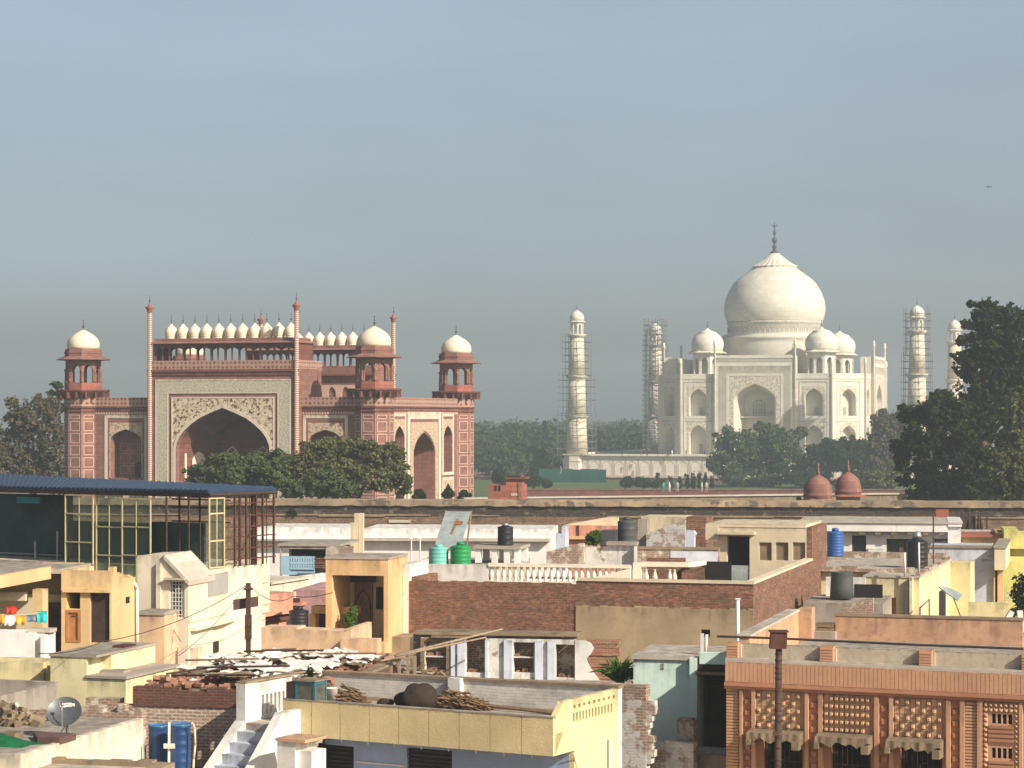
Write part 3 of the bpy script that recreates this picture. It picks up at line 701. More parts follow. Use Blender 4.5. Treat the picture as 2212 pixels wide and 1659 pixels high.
# ---- the white marble mausoleum on its plinth
TF = mk(72.7, 630.0, TH)
ZB = 6.3
pl = thing('marble_plinth', 'broad white marble plinth under the domed mausoleum and its minarets', 'plinth', TF)
m = MB(); m.box(-46.9, 46.9, -46.9, 46.9, .9, 6.1); m.obj('plinth_wall', M['marble'], pl)
m = MB(); m.box(-47.2, 47.2, -47.2, 47.2, 6.12, 6.3)
m.obj('terrace_floor', M['marble_shade'], pl)
m = MB()
for a in (0, 1, 3):
    m.xf = rot(a*math.pi/2); m.box(-47.2, 47.2, -47.25, -47.7, 6.31, 6.85)
m.obj('terrace_parapet', M['marble'], pl)
m = MB()
for a in (0, 1):
    m.xf = rot(a*math.pi/2)
    for k in range(28):
        cu = -45.9+3.4*k; archband(m, cu, 1.2, 4.9, 1.3, 5.05, 3.8, 1.3, -46.96, -46.9); m.ring(cu-1.62, cu+1.62, 1.1, 5.6, .1, -46.96, -46.9)
m.obj('arch_panel_relief', M['marble_inlay'], pl)
ter = thing('sandstone_terrace', 'low red sandstone terrace running along the foot of the marble plinth', 'terrace', TF)
m = MB(); m.box(-150, 105, -53, 60, -.2, .8); m.obj('terrace_wall', M['red'], ter)
m = MB(); m.box(-150, 105, -53.3, 60, .801, .95); m.obj('coping', M['inlay_pink'], ter)
taj = thing('mausoleum', 'white marble mausoleum with a huge onion dome and four smaller domed kiosks', 'mausoleum', TF)
HS, CHM, PH = 28.0, 20.3, 10.75
def niche2(wb, xf, u0, u1, cu, v, hw, top=28.0):
    wb.xf = xf
    wb.arch(u0, u1, ZB, 15.9, cu, hw, 11.7, 14.3, ZB+.1, v, v+2.2, caps=False)
    wb.arch(u0, u1, 15.9, top, cu, hw, 21.4, 24.0, 16.8, v, v+2.2, caps=False)
STO = ((ZB+.1, 11.7, 14.3, ZB, 15.5, 9.2), (16.8, 21.4, 24.0, 16.0, 26.0, 19.0))
def bay(xf, u0, u1, v, walls):
    cu = (u0+u1)/2; hw = min(2.35, (u1-u0)*.25)
    niche2(walls, xf, u0, u1, cu, v, hw)
    for b, sp_, ap, f0, f1, dt in STO:
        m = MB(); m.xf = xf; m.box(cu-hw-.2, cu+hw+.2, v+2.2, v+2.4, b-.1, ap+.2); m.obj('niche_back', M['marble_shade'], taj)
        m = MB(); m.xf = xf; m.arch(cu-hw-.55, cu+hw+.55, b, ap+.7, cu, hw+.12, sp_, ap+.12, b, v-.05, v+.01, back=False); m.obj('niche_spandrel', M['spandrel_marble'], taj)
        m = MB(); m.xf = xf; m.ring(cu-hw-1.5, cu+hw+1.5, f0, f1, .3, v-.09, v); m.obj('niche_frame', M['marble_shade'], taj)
        m = MB(); m.xf = xf; m.box(cu-.1, cu+.85, v+2.1, v+2.21, b, dt); m.obj('doorway', M['concrete_grey'], taj)
for k in range(4):
    xf = rot(k*math.pi/2)
    def new():
        m = MB(); m.xf = xf; return m
    w = MB()
    bay(xf, -CHM, -PH, -HS, w); bay(xf, PH, CHM, -HS, w)
    xc = rot(k*math.pi/2+math.pi/4); wd = (HS-CHM)*math.sqrt(2)/2; dist = (HS+CHM)/math.sqrt(2)
    bay(xc, -wd, wd, -dist, w)
    w.obj('wall', M['marble'], taj)
    v = -HS-.9
    m = new(); m.arch(-PH, PH, ZB, 32.9, 0, 5.6, 20.7, 25.3, ZB, v, v+1.2)
    m.box(-PH, -5.65, v+1.2, v+3.6, ZB, 32.7); m.box(5.65, PH, v+1.2, v+3.6, ZB, 32.7); m.box(-5.65, 5.65, v+1.2, v+3.6, 25.4, 32.7); m.obj('arch_block', M['marble'], taj)
    A = [(-1, -1)]+[(-a, b) for a, b in MB.AF]+[(a, b) for a, b in MB.AF[-2::-1]]+[(1, -1)]
    P0 = [(5.6*a, v+1.2, 20.7+(4.6*b if b > 0 else 11.9*b)) for a, b in A]; P1 = [(3.9*a, v+6.2, 20.7+(3.2*b if b > 0 else 11.9*b)) for a, b in A]
    m = new()
    for i in range(len(A)-1): m.add([P0[i], P0[i+1], P1[i+1], P1[i]], [(0, 1, 2, 3)])
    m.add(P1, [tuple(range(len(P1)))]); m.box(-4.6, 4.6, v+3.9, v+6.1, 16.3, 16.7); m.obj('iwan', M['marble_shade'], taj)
    m = new(); m.ring(-9.6, 9.6, ZB, 30.0, 1.9, v-.07, v, False); m.obj('script_frame', M['marble_inlay'], taj)
    m = new(); m.box(-10.4, 10.4, v-.07, v, 31.1, 32.0); m.obj('inlay_band', M['marble_inlay'], taj)
    m = new(); m.ring(-7.65, 7.65, ZB, 28.05, .7, v-.12, v, False); m.obj('frame_line', M['marble'], taj)
    m = new(); m.box(-10.6, 10.6, v-.16, v, 32.05, 32.4); m.obj('moulding', M['marble'], taj)
    m = new(); m.arch(-6.9, 6.9, ZB, 27.3, 0, 5.75, 20.7, 25.5, ZB, v-.05, v+.01, back=False); m.obj('arch_spandrel', M['spandrel_marble'], taj)
    m = new(); archband(m, 0, 1.45, 20.9, 1.65, 21.1, 20.0, 16.8, v+6.0, v+6.2)
    for x in (-.75, 0, .75): m.box(x-.07, x+.07, v+6.05, v+6.2, 16.8, 20.2)
    for z in (17.6, 18.5, 19.4): m.box(-1.4, 1.4, v+6.06, v+6.2, z, z+.12)
    m.obj('window_lattice', M['concrete_grey'], taj)
    m = new(); m.box(-1.0, 1.0, v+6.1, v+6.21, ZB, 10.4); m.obj('doorway', M['concrete_grey'], taj)
octo = [(-HS, -CHM), (-CHM, -HS), (CHM, -HS), (HS, -CHM), (HS, CHM), (CHM, HS), (-CHM, HS), (-HS, CHM)]
m = MB(); m.prismz([(x*.985, y*.985) for x, y in octo], 26.9, 27.2); m.obj('roof', M['marble_shade'], taj)
m = MB()
for a, b in zip(octo, octo[1:]+octo[:1]):
    d = (Vector(b)-Vector(a)).normalized(); n = Vector((d.y, -d.x))*.12
    m.hexa([(a[0]+n.x, a[1]+n.y, 26.5), (b[0]+n.x, b[1]+n.y, 26.5), (b[0]-n.x*3, b[1]-n.y*3, 26.5), (a[0]-n.x*3, a[1]-n.y*3, 26.5)],
           [(a[0]+n.x, a[1]+n.y, 26.8), (b[0]+n.x, b[1]+n.y, 26.8), (b[0]-n.x*3, b[1]-n.y*3, 26.8), (a[0]-n.x*3, a[1]-n.y*3, 26.8)])
m.obj('cornice', M['marble_shade'], taj)
def taj_pin(c, top):
    m = MB(); m.lathe([(.34, ZB), (.32, top-1.5), (.46, top-1.3), (.46, top-1.1), (.27, top-.95), (.42, top-.6), (.25, top-.2), (.06, top)], 8, c, math.pi/8); m.obj('pinnacle', M['marble'], taj)
for x, y in octo: taj_pin((x, y), 32.2)
for k in range(4):
    for s in (-1, 1):
        p = rot(k*math.pi/2) @ Vector((PH*s, -HS-.9, 0)); taj_pin((p.x, p.y), 37.0)
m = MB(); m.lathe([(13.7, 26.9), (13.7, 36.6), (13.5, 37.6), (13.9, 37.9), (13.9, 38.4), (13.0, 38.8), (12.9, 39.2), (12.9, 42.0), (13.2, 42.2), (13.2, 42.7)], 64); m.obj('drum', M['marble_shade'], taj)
m = MB()
for k in range(64):
    m.xf = rot(2*math.pi*k/64); archband(m, 0, .32, 41.2, .46, 41.4, 40.7, 39.6, -13.0, -12.88)
m.xf = None; m.obj('drum_relief', M['marble_inlay'], taj)
m = MB(); DS = .03927; DZ = lambda y: CAM_H+(1329-(650+y*.4521))/7253*630
m.lathe([(h*DS, DZ(y)) for y, h in ((847, 325), (839, 331), (820, 340), (802, 346), (775, 353), (743, 356), (715, 354), (684, 349), (655, 340), (625, 327), (595, 311), (565, 292), (545, 274), (528, 254), (510, 231), (491, 205), (470, 176), (449, 149))], 72); m.obj('dome', M['marble_dome'], taj)
m = MB()
n = 48; prof = ((451, 147), (443, 155), (437, 149), (424, 124), (405, 97), (385, 74), (367, 53), (354, 39), (350, 35), (347, 20))
vs = []
for j, (y, h) in enumerate(prof):
    for k in range(n): vs.append((h*DS*(1+(.05 if (k % 2 and j in (1, 2, 3, 4)) else 0))*math.cos(2*math.pi*k/n), h*DS*(1+(.05 if (k % 2 and j in (1, 2, 3, 4)) else 0))*math.sin(2*math.pi*k/n), DZ(y)))
m.add(vs, [(j*n+k, j*n+(k+1) % n, (j+1)*n+(k+1) % n, (j+1)*n+k) for j in range(len(prof)-1) for k in range(n)]); m.obj('lotus_cap', M['marble_dome'], taj)
m = MB(); m.lathe([(h*DS, DZ(y)) for y, h in ((350, 34), (340, 30), (328, 14), (318, 10), (308, 15), (300, 17), (292, 13), (282, 7), (272, 12), (258, 20), (245, 17), (236, 7), (222, 5), (212, 9), (200, 12), (190, 8), (182, 4), (165, 4), (158, 8), (150, 5), (124, 1))], 12)
m.tube((-.55, 0, DZ(158)), (-.75, 0, DZ(146)), .12); m.tube((.55, 0, DZ(158)), (.75, 0, DZ(146)), .12); m.tube((-.55, 0, DZ(158)), (.55, 0, DZ(158)), .12)
m.obj('finial', M['bronze'], taj)
for sx, sy in ((-1, -1), (1, -1), (1, 1), (-1, 1)):
    c = (15.6*sx, 15.6*sy)
    k_ = MB(); octlathe(k_, [(4.3, 27.2), (4.3, 28.2)], c); octarcade(k_, c, 3.95, 28.2, 31.2, 32.6, 33.7, .30, .5); k_ = k_.obj('kiosk', M['marble'], taj)
    d = MB(); octlathe(d, [(3.9, 33.7), (5.3, 33.75), (5.35, 33.95), (4.2, 34.5)], c); d.obj('eave', M['marble_shade'], k_)
    d = MB(); d.lathe([(4.15, 34.4), (4.25, 35.0), (4.42, 35.7), (4.45, 36.5), (4.28, 37.3), (3.9, 38.05), (3.3, 38.75), (2.5, 39.35), (2.55, 39.45), (1.5, 39.85), (.65, 40.25), (.15, 40.75)], 32, c); d.obj('dome', M['marble_small_dome'], k_)
    finial(k_, c, 40.6, 42.6, 1.3)
    d = MB(); octlathe(d, [(2.6, 27.2), (2.6, 33.6)], c); d.obj('kiosk_core', M['marble_inlay'], k_)
# ---- minarets
def minaret(u, v, label):
    p = TF.sub(u, v)
    t = thing('minaret', label, 'minaret', None, (p.x, p.y, 0), -TH, 'minarets round the mausoleum')
    m = MB(); octlathe(m, [(3.35, .95), (3.35, 6.5), (3.0, 6.8)], (0, 0)); m.obj('base', M['marble'], t)
    m = MB(); m.lathe([(2.85, 6.8), (2.5, 16.0)], 20); m.lathe([(2.45, 17.0), (2.2, 26.4)], 20); m.lathe([(2.15, 27.4), (1.85, 37.3)], 20); m.obj('shaft', M['marble_tower'], t)
    for z, r in ((16.0, 2.5), (26.4, 2.2), (37.3, 1.85)):
        m = MB(); m.lathe([(r, z), (r+.25, z+.25), (r+.62, z+.55), (r+.7, z+.75), (r+.7, z+1.0), (r*.95, z+1.0)], 20); m.obj('balcony', M['marble_shade'], t)
    m = MB(); octarcade(m, (0, 0), 1.75, 38.3, 40.2, 40.9, 41.5, .33, .22); m.obj('kiosk_arcade', M['marble'], t)
    m = MB(); octlathe(m, [(1.7, 41.5), (2.35, 41.45), (2.38, 41.6), (1.8, 41.9)], (0, 0)); m.obj('eave', M['marble_shade'], t)
    m = MB(); m.lathe([(1.75, 41.9), (1.9, 42.4), (1.88, 42.9), (1.65, 43.5), (1.2, 44.0), (.7, 44.35), (.2, 44.7)], 20); m.obj('dome', M['marble_dome'], t)
    finial(t, (0, 0), 44.6, 46.6, .9)
    return p
M['marble_tower'] = round_marble('banded_marble', (.73, .64, .48), 2.2, 6.0, .62, .2, .7)
PSW = minaret(-44.5, -44.5, 'near left marble minaret with its lower two thirds in scaffolding and its domed top bare')
PNW = minaret(-44.5, 44.5, 'far left marble minaret wrapped in dense scaffolding up to its dome')
PSE = minaret(44.5, -44.5, 'right marble minaret caged in scaffolding up to the top, rising above the dark trees')
PNE = minaret(44.5, 44.5, 'bare marble minaret without scaffolding, partly behind the tall dark tree at right')
def scaffold(p, tiers, label, dense=0):
    t = thing('scaffolding', label, 'scaffolding', None, (p.x, p.y, 0), -TH, 'scaffolding round the minarets')
    m = MB(); pk = MB(); rnd = random.Random(int(p.x*10))
    for z0, z1, hw in tiers:
        cs = [(-hw, -hw), (0, -hw), (hw, -hw), (hw, 0), (hw, hw), (0, hw), (-hw, hw), (-hw, 0)]
        if dense: cs = cs+[(s_*hw, f*hw) for s_ in (-1, 1) for f in (-.5, .5)]+[(f*hw, s_*hw) for s_ in (-1, 1) for f in (-.5, .5)]
        for x, y in cs: m.tube((x, y, z0), (x, y, z1+rnd.random()*1.2), .075, 4)
        z = z0
        while z < z1:
            for a, b in zip(cs[:8], cs[1:8]+cs[:1]):
                m.tube((a[0], a[1], z), (b[0], b[1], z), .05, 4)
            for s in (-1, 1):
                m.tube((-hw*1.12, hw*s, z+.05), (hw*1.12, hw*s, z+.05), .055, 4); m.tube((hw*s, -hw*1.12, z+.05), (hw*s, hw*1.12, z+.05), .055, 4)
                if s < 0 and rnd.random() < .6+dense*.2:
                    pk.box(hw*s-.3, hw*s+.3, -hw, hw, z+.08, z+.14)
                if s > 0 and rnd.random() < .3: pk.box(hw-.25, hw+.25, 0, hw, z+.08, z+.14)
            if dense:
                for s in (-1, 1): m.tube((-hw*s, -hw, z), (hw*s, -hw, z+1.9), .06, 4); m.tube((-hw, -hw*s, z), (-hw, hw*s, z+1.9), .06, 4)
            z += 1.5 if dense else 1.75
    m.obj('poles', M['scaf'], t); pk.obj('planks', M['scaf_plank'], t)
M['scaf'] = plain('scaffold_pole', (.17, .17, .18), .7, 0, .3)
M['scaf_plank'] = plain('scaffold_plank', (.20, .18, .16), .9, 0, .4)
scaffold(PSW, ((6.4, 17.4, 4.1), (17.4, 27.5, 3.8), (27.5, 37.5, 3.1)), 'pole scaffolding round the near left minaret, stopping below its top balcony')
scaffold(PNW, ((6.4, 38, 3.1), (38, 45.5, 2.9)), 'dense grey scaffolding cage around the far left minaret up to its dome', 1)
scaffold(PSE, ((6.4, 20, 3.7), (20, 32, 3.4), (32, 43.5, 2.9)), 'pole scaffolding round the right minaret rising past its balconies to the dome')
# ------------------------------------------------------------ ground and trees
g = MB(); g.add([(-2600, -60, 0), (2600, -60, 0), (2600, 2590, 0), (-2600, 2590, 0)], [(0, 1, 2, 3)]); structure(g, 'ground', M['earth'])
g = MB(); g.add([(-140, 215, .02), (240, 215, .02), (330, 576, .02), (-60, 640, .02)], [(0, 1, 2, 3)]); structure(g, 'lawn', M['grass'])
def crown(lobes, n, size, seed, gap=-.2):
    """leaf clusters spread through lumpy lobes; gaps where a noise field is low"""
    rnd = random.Random(seed); m = MB(); V, Fc = [], []
    vol = [l[3]*l[4]*l[5] for l in lobes]; tot = sum(x**.67 for x in vol)
    off = Vector((seed*3.7 % 50, seed*1.3 % 50, seed*2.1 % 50))
    for l, vv in zip(lobes, vol):
        cx, cy, cz, rx, ry, rz = l; rm = (rx+ry+rz)/3
        k = int(n*vv**.67/tot); tries = 0
        while k > 0 and tries < n*12:
            tries += 1
            d = Vector((rnd.gauss(0, 1), rnd.gauss(0, 1), rnd.gauss(0, 1))).normalized()
            lump = .74+.42*mnoise.noise(d*2.1+off+Vector((cx, cy, cz)))+.26*mnoise.noise(d*5.3+off)
            r = lump*(1-abs(rnd.gauss(0, .17)))
            p = Vector((cx+d.x*rx*r*1.15, cy+d.y*ry*r*1.15, cz+d.z*rz*r*1.15))
            if mnoise.noise(p*(2.4/max(rm, 1))+off*2) < gap: continue
            k -= 1
            s = size*(.55+rnd.random()*.9)
            nn = (d*1.0+Vector((rnd.gauss(0, .8), rnd.gauss(0, .8), rnd.gauss(0, .8)+.35))).normalized()
            a = nn.cross(Vector((rnd.random()-.5, rnd.random()-.5, rnd.random()-.5))).normalized(); b = nn.cross(a)
            o = len(V)
            V += [p-a*s*.5, p+b*s*.32-a*s*.1+nn*s*.12, p+a*s*.5-nn*s*.1, p-b*s*.34+a*s*.08]
            Fc.append((o, o+1, o+2, o+3))
    m.add(V, Fc); return m
def tree(name, label, x, y, lobes, n, size, mat, seed, trunk=(.4, 5), limbs=6, group=None, cat='tree'):
    t = thing(name, label, cat, None, (x, y, 0), 0, group)
    crown(lobes, n, size, seed, -.06 if name == 'tall_tree' else -.16).obj('crown', M[mat], t)
    rnd = random.Random(seed+99); m = MB(); r, h = trunk
    m.tube((0, 0, -.2), (rnd.uniform(-.3, .3), rnd.uniform(-.3, .3), h), r, 8, r*.65)
    for l in sorted(lobes, key=lambda l: -l[3])[:limbs]:
        a = Vector((0, 0, h*rnd.uniform(.75, 1))); b = Vector((l[0]*.5, l[1]*.5, (h+l[2])/2+rnd.uniform(-.4, .4))); c = Vector((l[0], l[1], l[2]+l[5]*.45))
        m.tube(a, b, r*.55, 6, r*.38); m.tube(b, c, r*.38, 5, r*.1)
        for _ in range(3):
            d = c+Vector((rnd.uniform(-1, 1)*l[3], rnd.uniform(-1, 1)*l[4], rnd.uniform(-.3, .9)*l[5]))*.8
            m.tube(b.lerp(c, rnd.uniform(.3, .9)), d, r*.16, 4, r*.04)
    m.obj('trunk', M['bark'], t)
    return t
def lobes_px(Y, x0, y0, items, depth=None):
    """lobes from photo measures (cx, cy, rx, ry) at distance Y, relative to the tree's base; depth spread like width"""
    k = Y/FO; out = []; rnd = random.Random(int(Y*7+x0[0] if isinstance(x0, tuple) else Y*7+x0))
    for it in items:
        cx, cy, rx, ry = it[:4]; dy = it[4] if len(it) > 4 else rnd.uniform(-.5, .5)*rx*k
        out.append(((cx-x0)*k, dy, CAM_H+(HY-cy)*k, rx*k, rx*k*.95, ry*k))
    sat = []
    for x, y, z, a, b, c in out:
        for _ in range(3 if len(items) > 6 else 1):
            an = rnd.uniform(0, 6.28); f = rnd.uniform(.24, .42); e = rnd.uniform(-.2, 1.3)
            sat.append((x+math.cos(an)*a*1.02, y+math.sin(an)*b*.8, z+math.sin(e)*c*.85, a*f, b*f, c*f*.9))
    return out+sat
def ptree(name, label, x0, Y, items, n, size, mat, seed, trunk, group=None, limbs=6, cat='tree'):
    return tree(name, label, (x0-CX)/FO*Y, Y, lobes_px(Y, x0, 0, items), n, size, mat, seed, trunk, limbs, group, cat)
# left of the gateway
ptree('leafy_tree', 'tall olive brown tree at the left edge beside the gateway tower', 75, 300,
      [(70, 905, 42, 45), (30, 960, 40, 50), (110, 950, 38, 55), (10, 1010, 35, 40), (70, 1010, 50, 50), (125, 1020, 35, 45), (105, 880, 28, 28), (40, 905, 25, 28), (-20, 970, 30, 50)], 15000, .42, 'leaf_brown', 3, (.5, 7), limbs=8)
ptree('sparse_tree', 'thin branchy dark tree top showing behind the olive brown tree', 128, 330,
      [(125, 832, 14, 8), (110, 848, 12, 7), (132, 852, 12, 12), (98, 868, 12, 7), (128, 880, 14, 14)], 700, .5, 'leaf_dark', 4, (.3, 15), limbs=5)
# in front of the gateway
ptree('leafy_tree', 'round dark green tree in front of the great arch', 520, 224,
      [(500, 1010, 60, 35), (450, 1030, 45, 34), (560, 1005, 50, 32), (520, 1045, 75, 30), (430, 1055, 30, 24), (590, 1030, 45, 40), (480, 995, 25, 18), (600, 995, 35, 26)], 15000, .36, 'leaf', 11, (.4, 5))
ptree('leafy_tree', 'olive green tree in front of the gateway between arch and corner tower', 740, 226,
      [(690, 985, 55, 30), (760, 970, 50, 26), (820, 985, 45, 35), (850, 1010, 38, 40), (720, 1020, 65, 38), (800, 1035, 65, 35), (650, 1010, 40, 36), (700, 960, 30, 14), (845, 968, 18, 14), (870, 1045, 25, 28)], 17000, .36, 'leaf_olive', 12, (.4, 5))
ptree('small_tree', 'pale green bushy tree standing low between the two trees of the gateway', 690, 218,
      [(690, 1045, 50, 30), (640, 1055, 40, 24), (740, 1058, 40, 22)], 6000, .3, 'leaf', 13, (.25, 4))
for (x, y, r, sd, lb) in ((968, 1062, 10, 1, 'small dark bush at the foot of the gateway, nearest its right corner'), (905, 1066, 12, 2, 'low dark bush by the foot of the gateway side arch'), (1002, 1068, 12, 3, 'low green bush right of the gateway corner')):
    ptree('bush', lb, x, 235, [(x, y, r, r*.9), (x+r*.6, y+6, r*.8, r*.6), (x-r*.5, y+8, r*.8, r*.6)], 900, .3, 'leaf_dark', 20+sd, (.12, 3), 'bushes at the foot of the gateway', cat='bush')
# garden trees far back
for (x, y, rx, ry, Y, lb) in ((1079, 1030, 16, 17, 430, 'round dark garden tree left of the red lookout building'), (1152, 1037, 21, 15, 450, 'wide round garden tree right of the red lookout building'), (1182, 1044, 10, 8, 450, 'small round garden tree on the lawn in front of the green hoarding'),
                          (1354, 1041, 15, 12, 480, 'dark round garden tree, left one of the pair before the plinth'), (1388, 1041, 17, 12, 480, 'dark round garden tree, right one of the pair before the plinth'), (1413, 1046, 9, 7, 480, 'lowest round garden shrub beside the pair of dark trees')):
    ptree('garden_tree', lb, x, Y, [(x, y, rx, ry), (x-rx*.45, y+ry*.3, rx*.6, ry*.65), (x+rx*.4, y+ry*.25, rx*.65, ry*.7)], 1600, .5, 'leaf_dark', int(x), (.25, 3), 'round garden trees')
for i, (x, top, Y) in enumerate(((1432, 1032, 470), (1450, 1028, 500), (1468, 1027, 470), (1485, 1024, 490), (1498, 1022, 470), (1511, 1017, 480), (1524, 1020, 470), (1420, 1018, 520), (1537, 1026, 480))):
    k = Y/FO; h = (1056-top)/2
    ptree('cypress', 'slim dark cypress in the row before the marble plinth', x, Y, [(x, 1056-h, 4.6, h*1.0), (x, 1056-h*.6, 5.4, h*.6)], 700, .4, 'leaf_dark', 60+i, (.15, 2), 'row of cypresses')
# before the mausoleum
ptree('leafy_tree', 'large round green tree in front of the great marble arch', 1640, 535,
      [(1640, 985, 60, 45), (1600, 960, 42, 36), (1685, 960, 45, 38), (1570, 1000, 38, 45), (1660, 935, 26, 24), (1570, 955, 24, 22), (1620, 1030, 70, 30), (1700, 1010, 42, 42), (1555, 960, 14, 18), (1545, 1000, 18, 22)], 17000, .75, 'leaf', 31, (.6, 6))
ptree('leafy_tree', 'grey green tree right of the large round tree, before the marble wing', 1790, 525,
      [(1790, 990, 50, 34), (1760, 1020, 45, 30), (1825, 985, 35, 36), (1850, 1010, 40, 42), (1800, 965, 25, 20), (1740, 1035, 40, 22), (1860, 965, 20, 24), (1822, 955, 12, 12)], 13000, .75, 'leaf_dark', 32, (.5, 6))
ptree('leafy_tree', 'brownish tree behind the left edge of the tall dark tree', 1905, 500,
      [(1905, 950, 35, 45), (1935, 920, 32, 35), (1890, 1000, 40, 45), (1930, 990, 45, 55), (1900, 912, 18, 22), (1950, 895, 16, 12)], 9000, .75, 'leaf_brown', 33, (.5, 6))
ptree('bushy_tree', 'low olive tree just behind the two red domes', 1880, 420,
      [(1880, 1035, 45, 24), (1830, 1045, 35, 16), (1920, 1040, 30, 22)], 3500, .55, 'leaf_olive', 34, (.3, 3))
# tall dark trees at right, outside the court
ptree('tall_tree', 'tall dark tree at the right edge rising above the minarets', 2120, 232,
      [(2130, 680, 36, 36), (2180, 690, 36, 30), (2140, 740, 52, 44), (2200, 730, 40, 45), (2110, 800, 44, 42), (2170, 800, 60, 52), (2215, 800, 40, 60), (2130, 860, 56, 44), (2190, 880, 55, 50), (2080, 735, 16, 14), (2090, 700, 14, 12), (2230, 870, 40, 60), (2075, 770, 18, 14)], 26000, .42, 'leaf_dark', 41, (.7, 15), limbs=12)
ptree('tall_tree', 'broad dark tree at right whose lower crown stands over the old wall', 2040, 222,
      [(2040, 890, 52, 44), (1995, 930, 52, 52), (2080, 930, 62, 60), (1985, 1000, 50, 55), (2050, 1000, 70, 65), (2110, 990, 60, 70), (2020, 1060, 70, 36), (2100, 1060, 70, 36), (2040, 855, 26, 16), (1965, 960, 24, 26), (1975, 895, 28, 22), (2120, 910, 40, 40)], 27000, .4, 'leaf_dark', 42, (.6, 7), limbs=10)
ptree('leafy_tree', 'olive brown tree in the right corner before the tall dark trees', 2190, 214,
      [(2190, 900, 34, 46), (2200, 960, 40, 46), (2170, 1010, 44, 50), (2215, 1030, 40, 50), (2180, 1070, 50, 30), (2205, 860, 22, 28)], 14000, .36, 'leaf_olive', 43, (.4, 6))
# the far wood, fading into the haze
rnd = random.Random(5); m = MB()
V, Fc = [], []
def fartree(x, Y, h, wd, sd):
    lb = []
    r2 = random.Random(sd)
    for k in range(6):
        lb.append((x+r2.uniform(-.6, .6)*wd, Y+r2.uniform(-.5, .5)*wd, h*r2.uniform(.45, .8), wd*r2.uniform(.4, .6), wd*.5, h*r2.uniform(.22, .36)))
    c = crown(lb, 420, 1.5, sd); o = len(V); V.extend(c.v); Fc.extend([[o+i for i in f] for f in c.f])
for i in range(150):
    Y = rnd.choice((720, 780, 850, 950, 1100, 1300, 1500))*rnd.uniform(.95, 1.05)
    px = rnd.uniform(990, 1460) if i < 110 else rnd.uniform(-60, 2270)
    fartree((px-CX)/FO*Y, Y, rnd.uniform(9, 15)*(1 if Y < 1000 else 1.05), rnd.uniform(7, 12), 200+i)
m.add(V, Fc); tag(m.obj('distant_wood', M['leaf_far']), kind='stuff')
for i, (px, top, Y, wd) in enumerate(((1140, 905, 700, 11), (1100, 915, 690, 9), (1060, 925, 680, 9), (1180, 920, 760, 9), (1330, 915, 760, 8), (1350, 905, 900, 8), (1020, 930, 640, 9), (1075, 950, 600, 8), (1130, 955, 610, 8), (1170, 960, 620, 8), (1300, 925, 740, 8), (1380, 930, 720, 8))):
    h = CAM_H+(HY-top)/FO*Y; k = FO/Y
    ptree('far_tree', 'hazy grey green tree beyond the garden terrace', px, Y, [(px+dx*wd*k, HY-(h*hh-CAM_H)*k, wd*k*.6, h*.28*k) for dx, hh in ((0, .72), (-.6, .5), (.6, .52), (.2, .45), (-.2, .3), (.5, .3))], 1500, 1.1, 'leaf_far', 300+i, (.4, 5), 'hazy trees beyond the terrace', limbs=3)
# ------------------------------------------------------------ walls and roofs beyond the town
XS = rot(math.pi/2)      # local front plane turned to face +X: (a, b, w) -> (-b, a, w)
def z2(x, y): return (1500+x*.27125)/1.4756, (1300+y*.27125)/1.4756
h = Frame(580, 1078, 190, 4.8)
ow = thing('boundary_wall', 'long weathered brick boundary wall with a pale lime cap running across behind the houses', 'wall', h)
wz = lambda y: h.uw((600, y))[1]
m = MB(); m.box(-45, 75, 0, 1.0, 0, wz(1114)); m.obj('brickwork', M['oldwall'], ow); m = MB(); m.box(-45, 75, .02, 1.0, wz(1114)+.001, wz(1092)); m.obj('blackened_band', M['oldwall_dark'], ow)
m = MB(); nn = 300; za, zb_, zt_ = wz(1091.5), wz(1081), wz(1077.5)
V = []
for k in range(nn+1):
    x = -45+120*k/nn; j = .10*mnoise.noise((x*.35, 1, 0))+.07*mnoise.noise((x*1.7, 4, 0)); j2 = .08*mnoise.noise((x*.8, 9, 0))+.05*mnoise.noise((x*2.6, 7, 2))
    V += [(x, -.02, za+j2*.9), (x, -.22+j2, za+j2), (x, -.17+j*.5, zb_+j*.6), (x, .3, zt_+j*.7), (x, 1.15, zt_+j*.4), (x, 1.15, za-.1)]
m.add(V, [(k*6+i, k*6+i+1, k*6+7+i, k*6+6+i) for k in range(nn) for i in range(5)]); m.obj('lime_cap', M['oldcap_wall'], ow)
rnd = random.Random(3); m = MB(); u = -45
while u < 75:
    l = rnd.uniform(1, 6)
    if rnd.random() < .75: m.box(u, u+l, -.1-rnd.random()*.05, .0, wz(1114)+rnd.uniform(-.06, .06), wz(1114)+rnd.uniform(.08, .18))
    u += l
m.obj('broken_ledge', M['oldcap'], ow)
a, b = h.uw(q('B', 1095, 325)), h.uw(q('B', 1230, 285)); m = MB(); m.box(a[0], b[0], -.06, .01, a[1], b[1]); m.obj('opening', M['void'], ow)
a, b = h.uw(q('B', 1080, 262)), h.uw(q('B', 1250, 285)); m = MB(); m.box(a[0], b[0], -.1, .0, b[1], a[1]); m.obj('lintel', M['concrete_pale'], ow)
h2 = Frame(1127, 1074, 226, -17)
m = MB(); m.box(-6, 42, 0, .8, 0, h2.top-.12); o = thing('court_wall', 'second low brown court wall with a pale coping behind the boundary wall', 'wall', h2); m.obj('brickwork', M['oldcap'], o)
m = MB(); m.box(-6, 42, -.2, 1.0, h2.top-.12, h2.top+.03); m.obj('coping', M['concrete_pale'], o)
h3 = Frame(1122, 1055.8, 400, 1.5)
o = thing('garden_wall', 'long low red sandstone garden wall in front of the lawn', 'wall', h3)
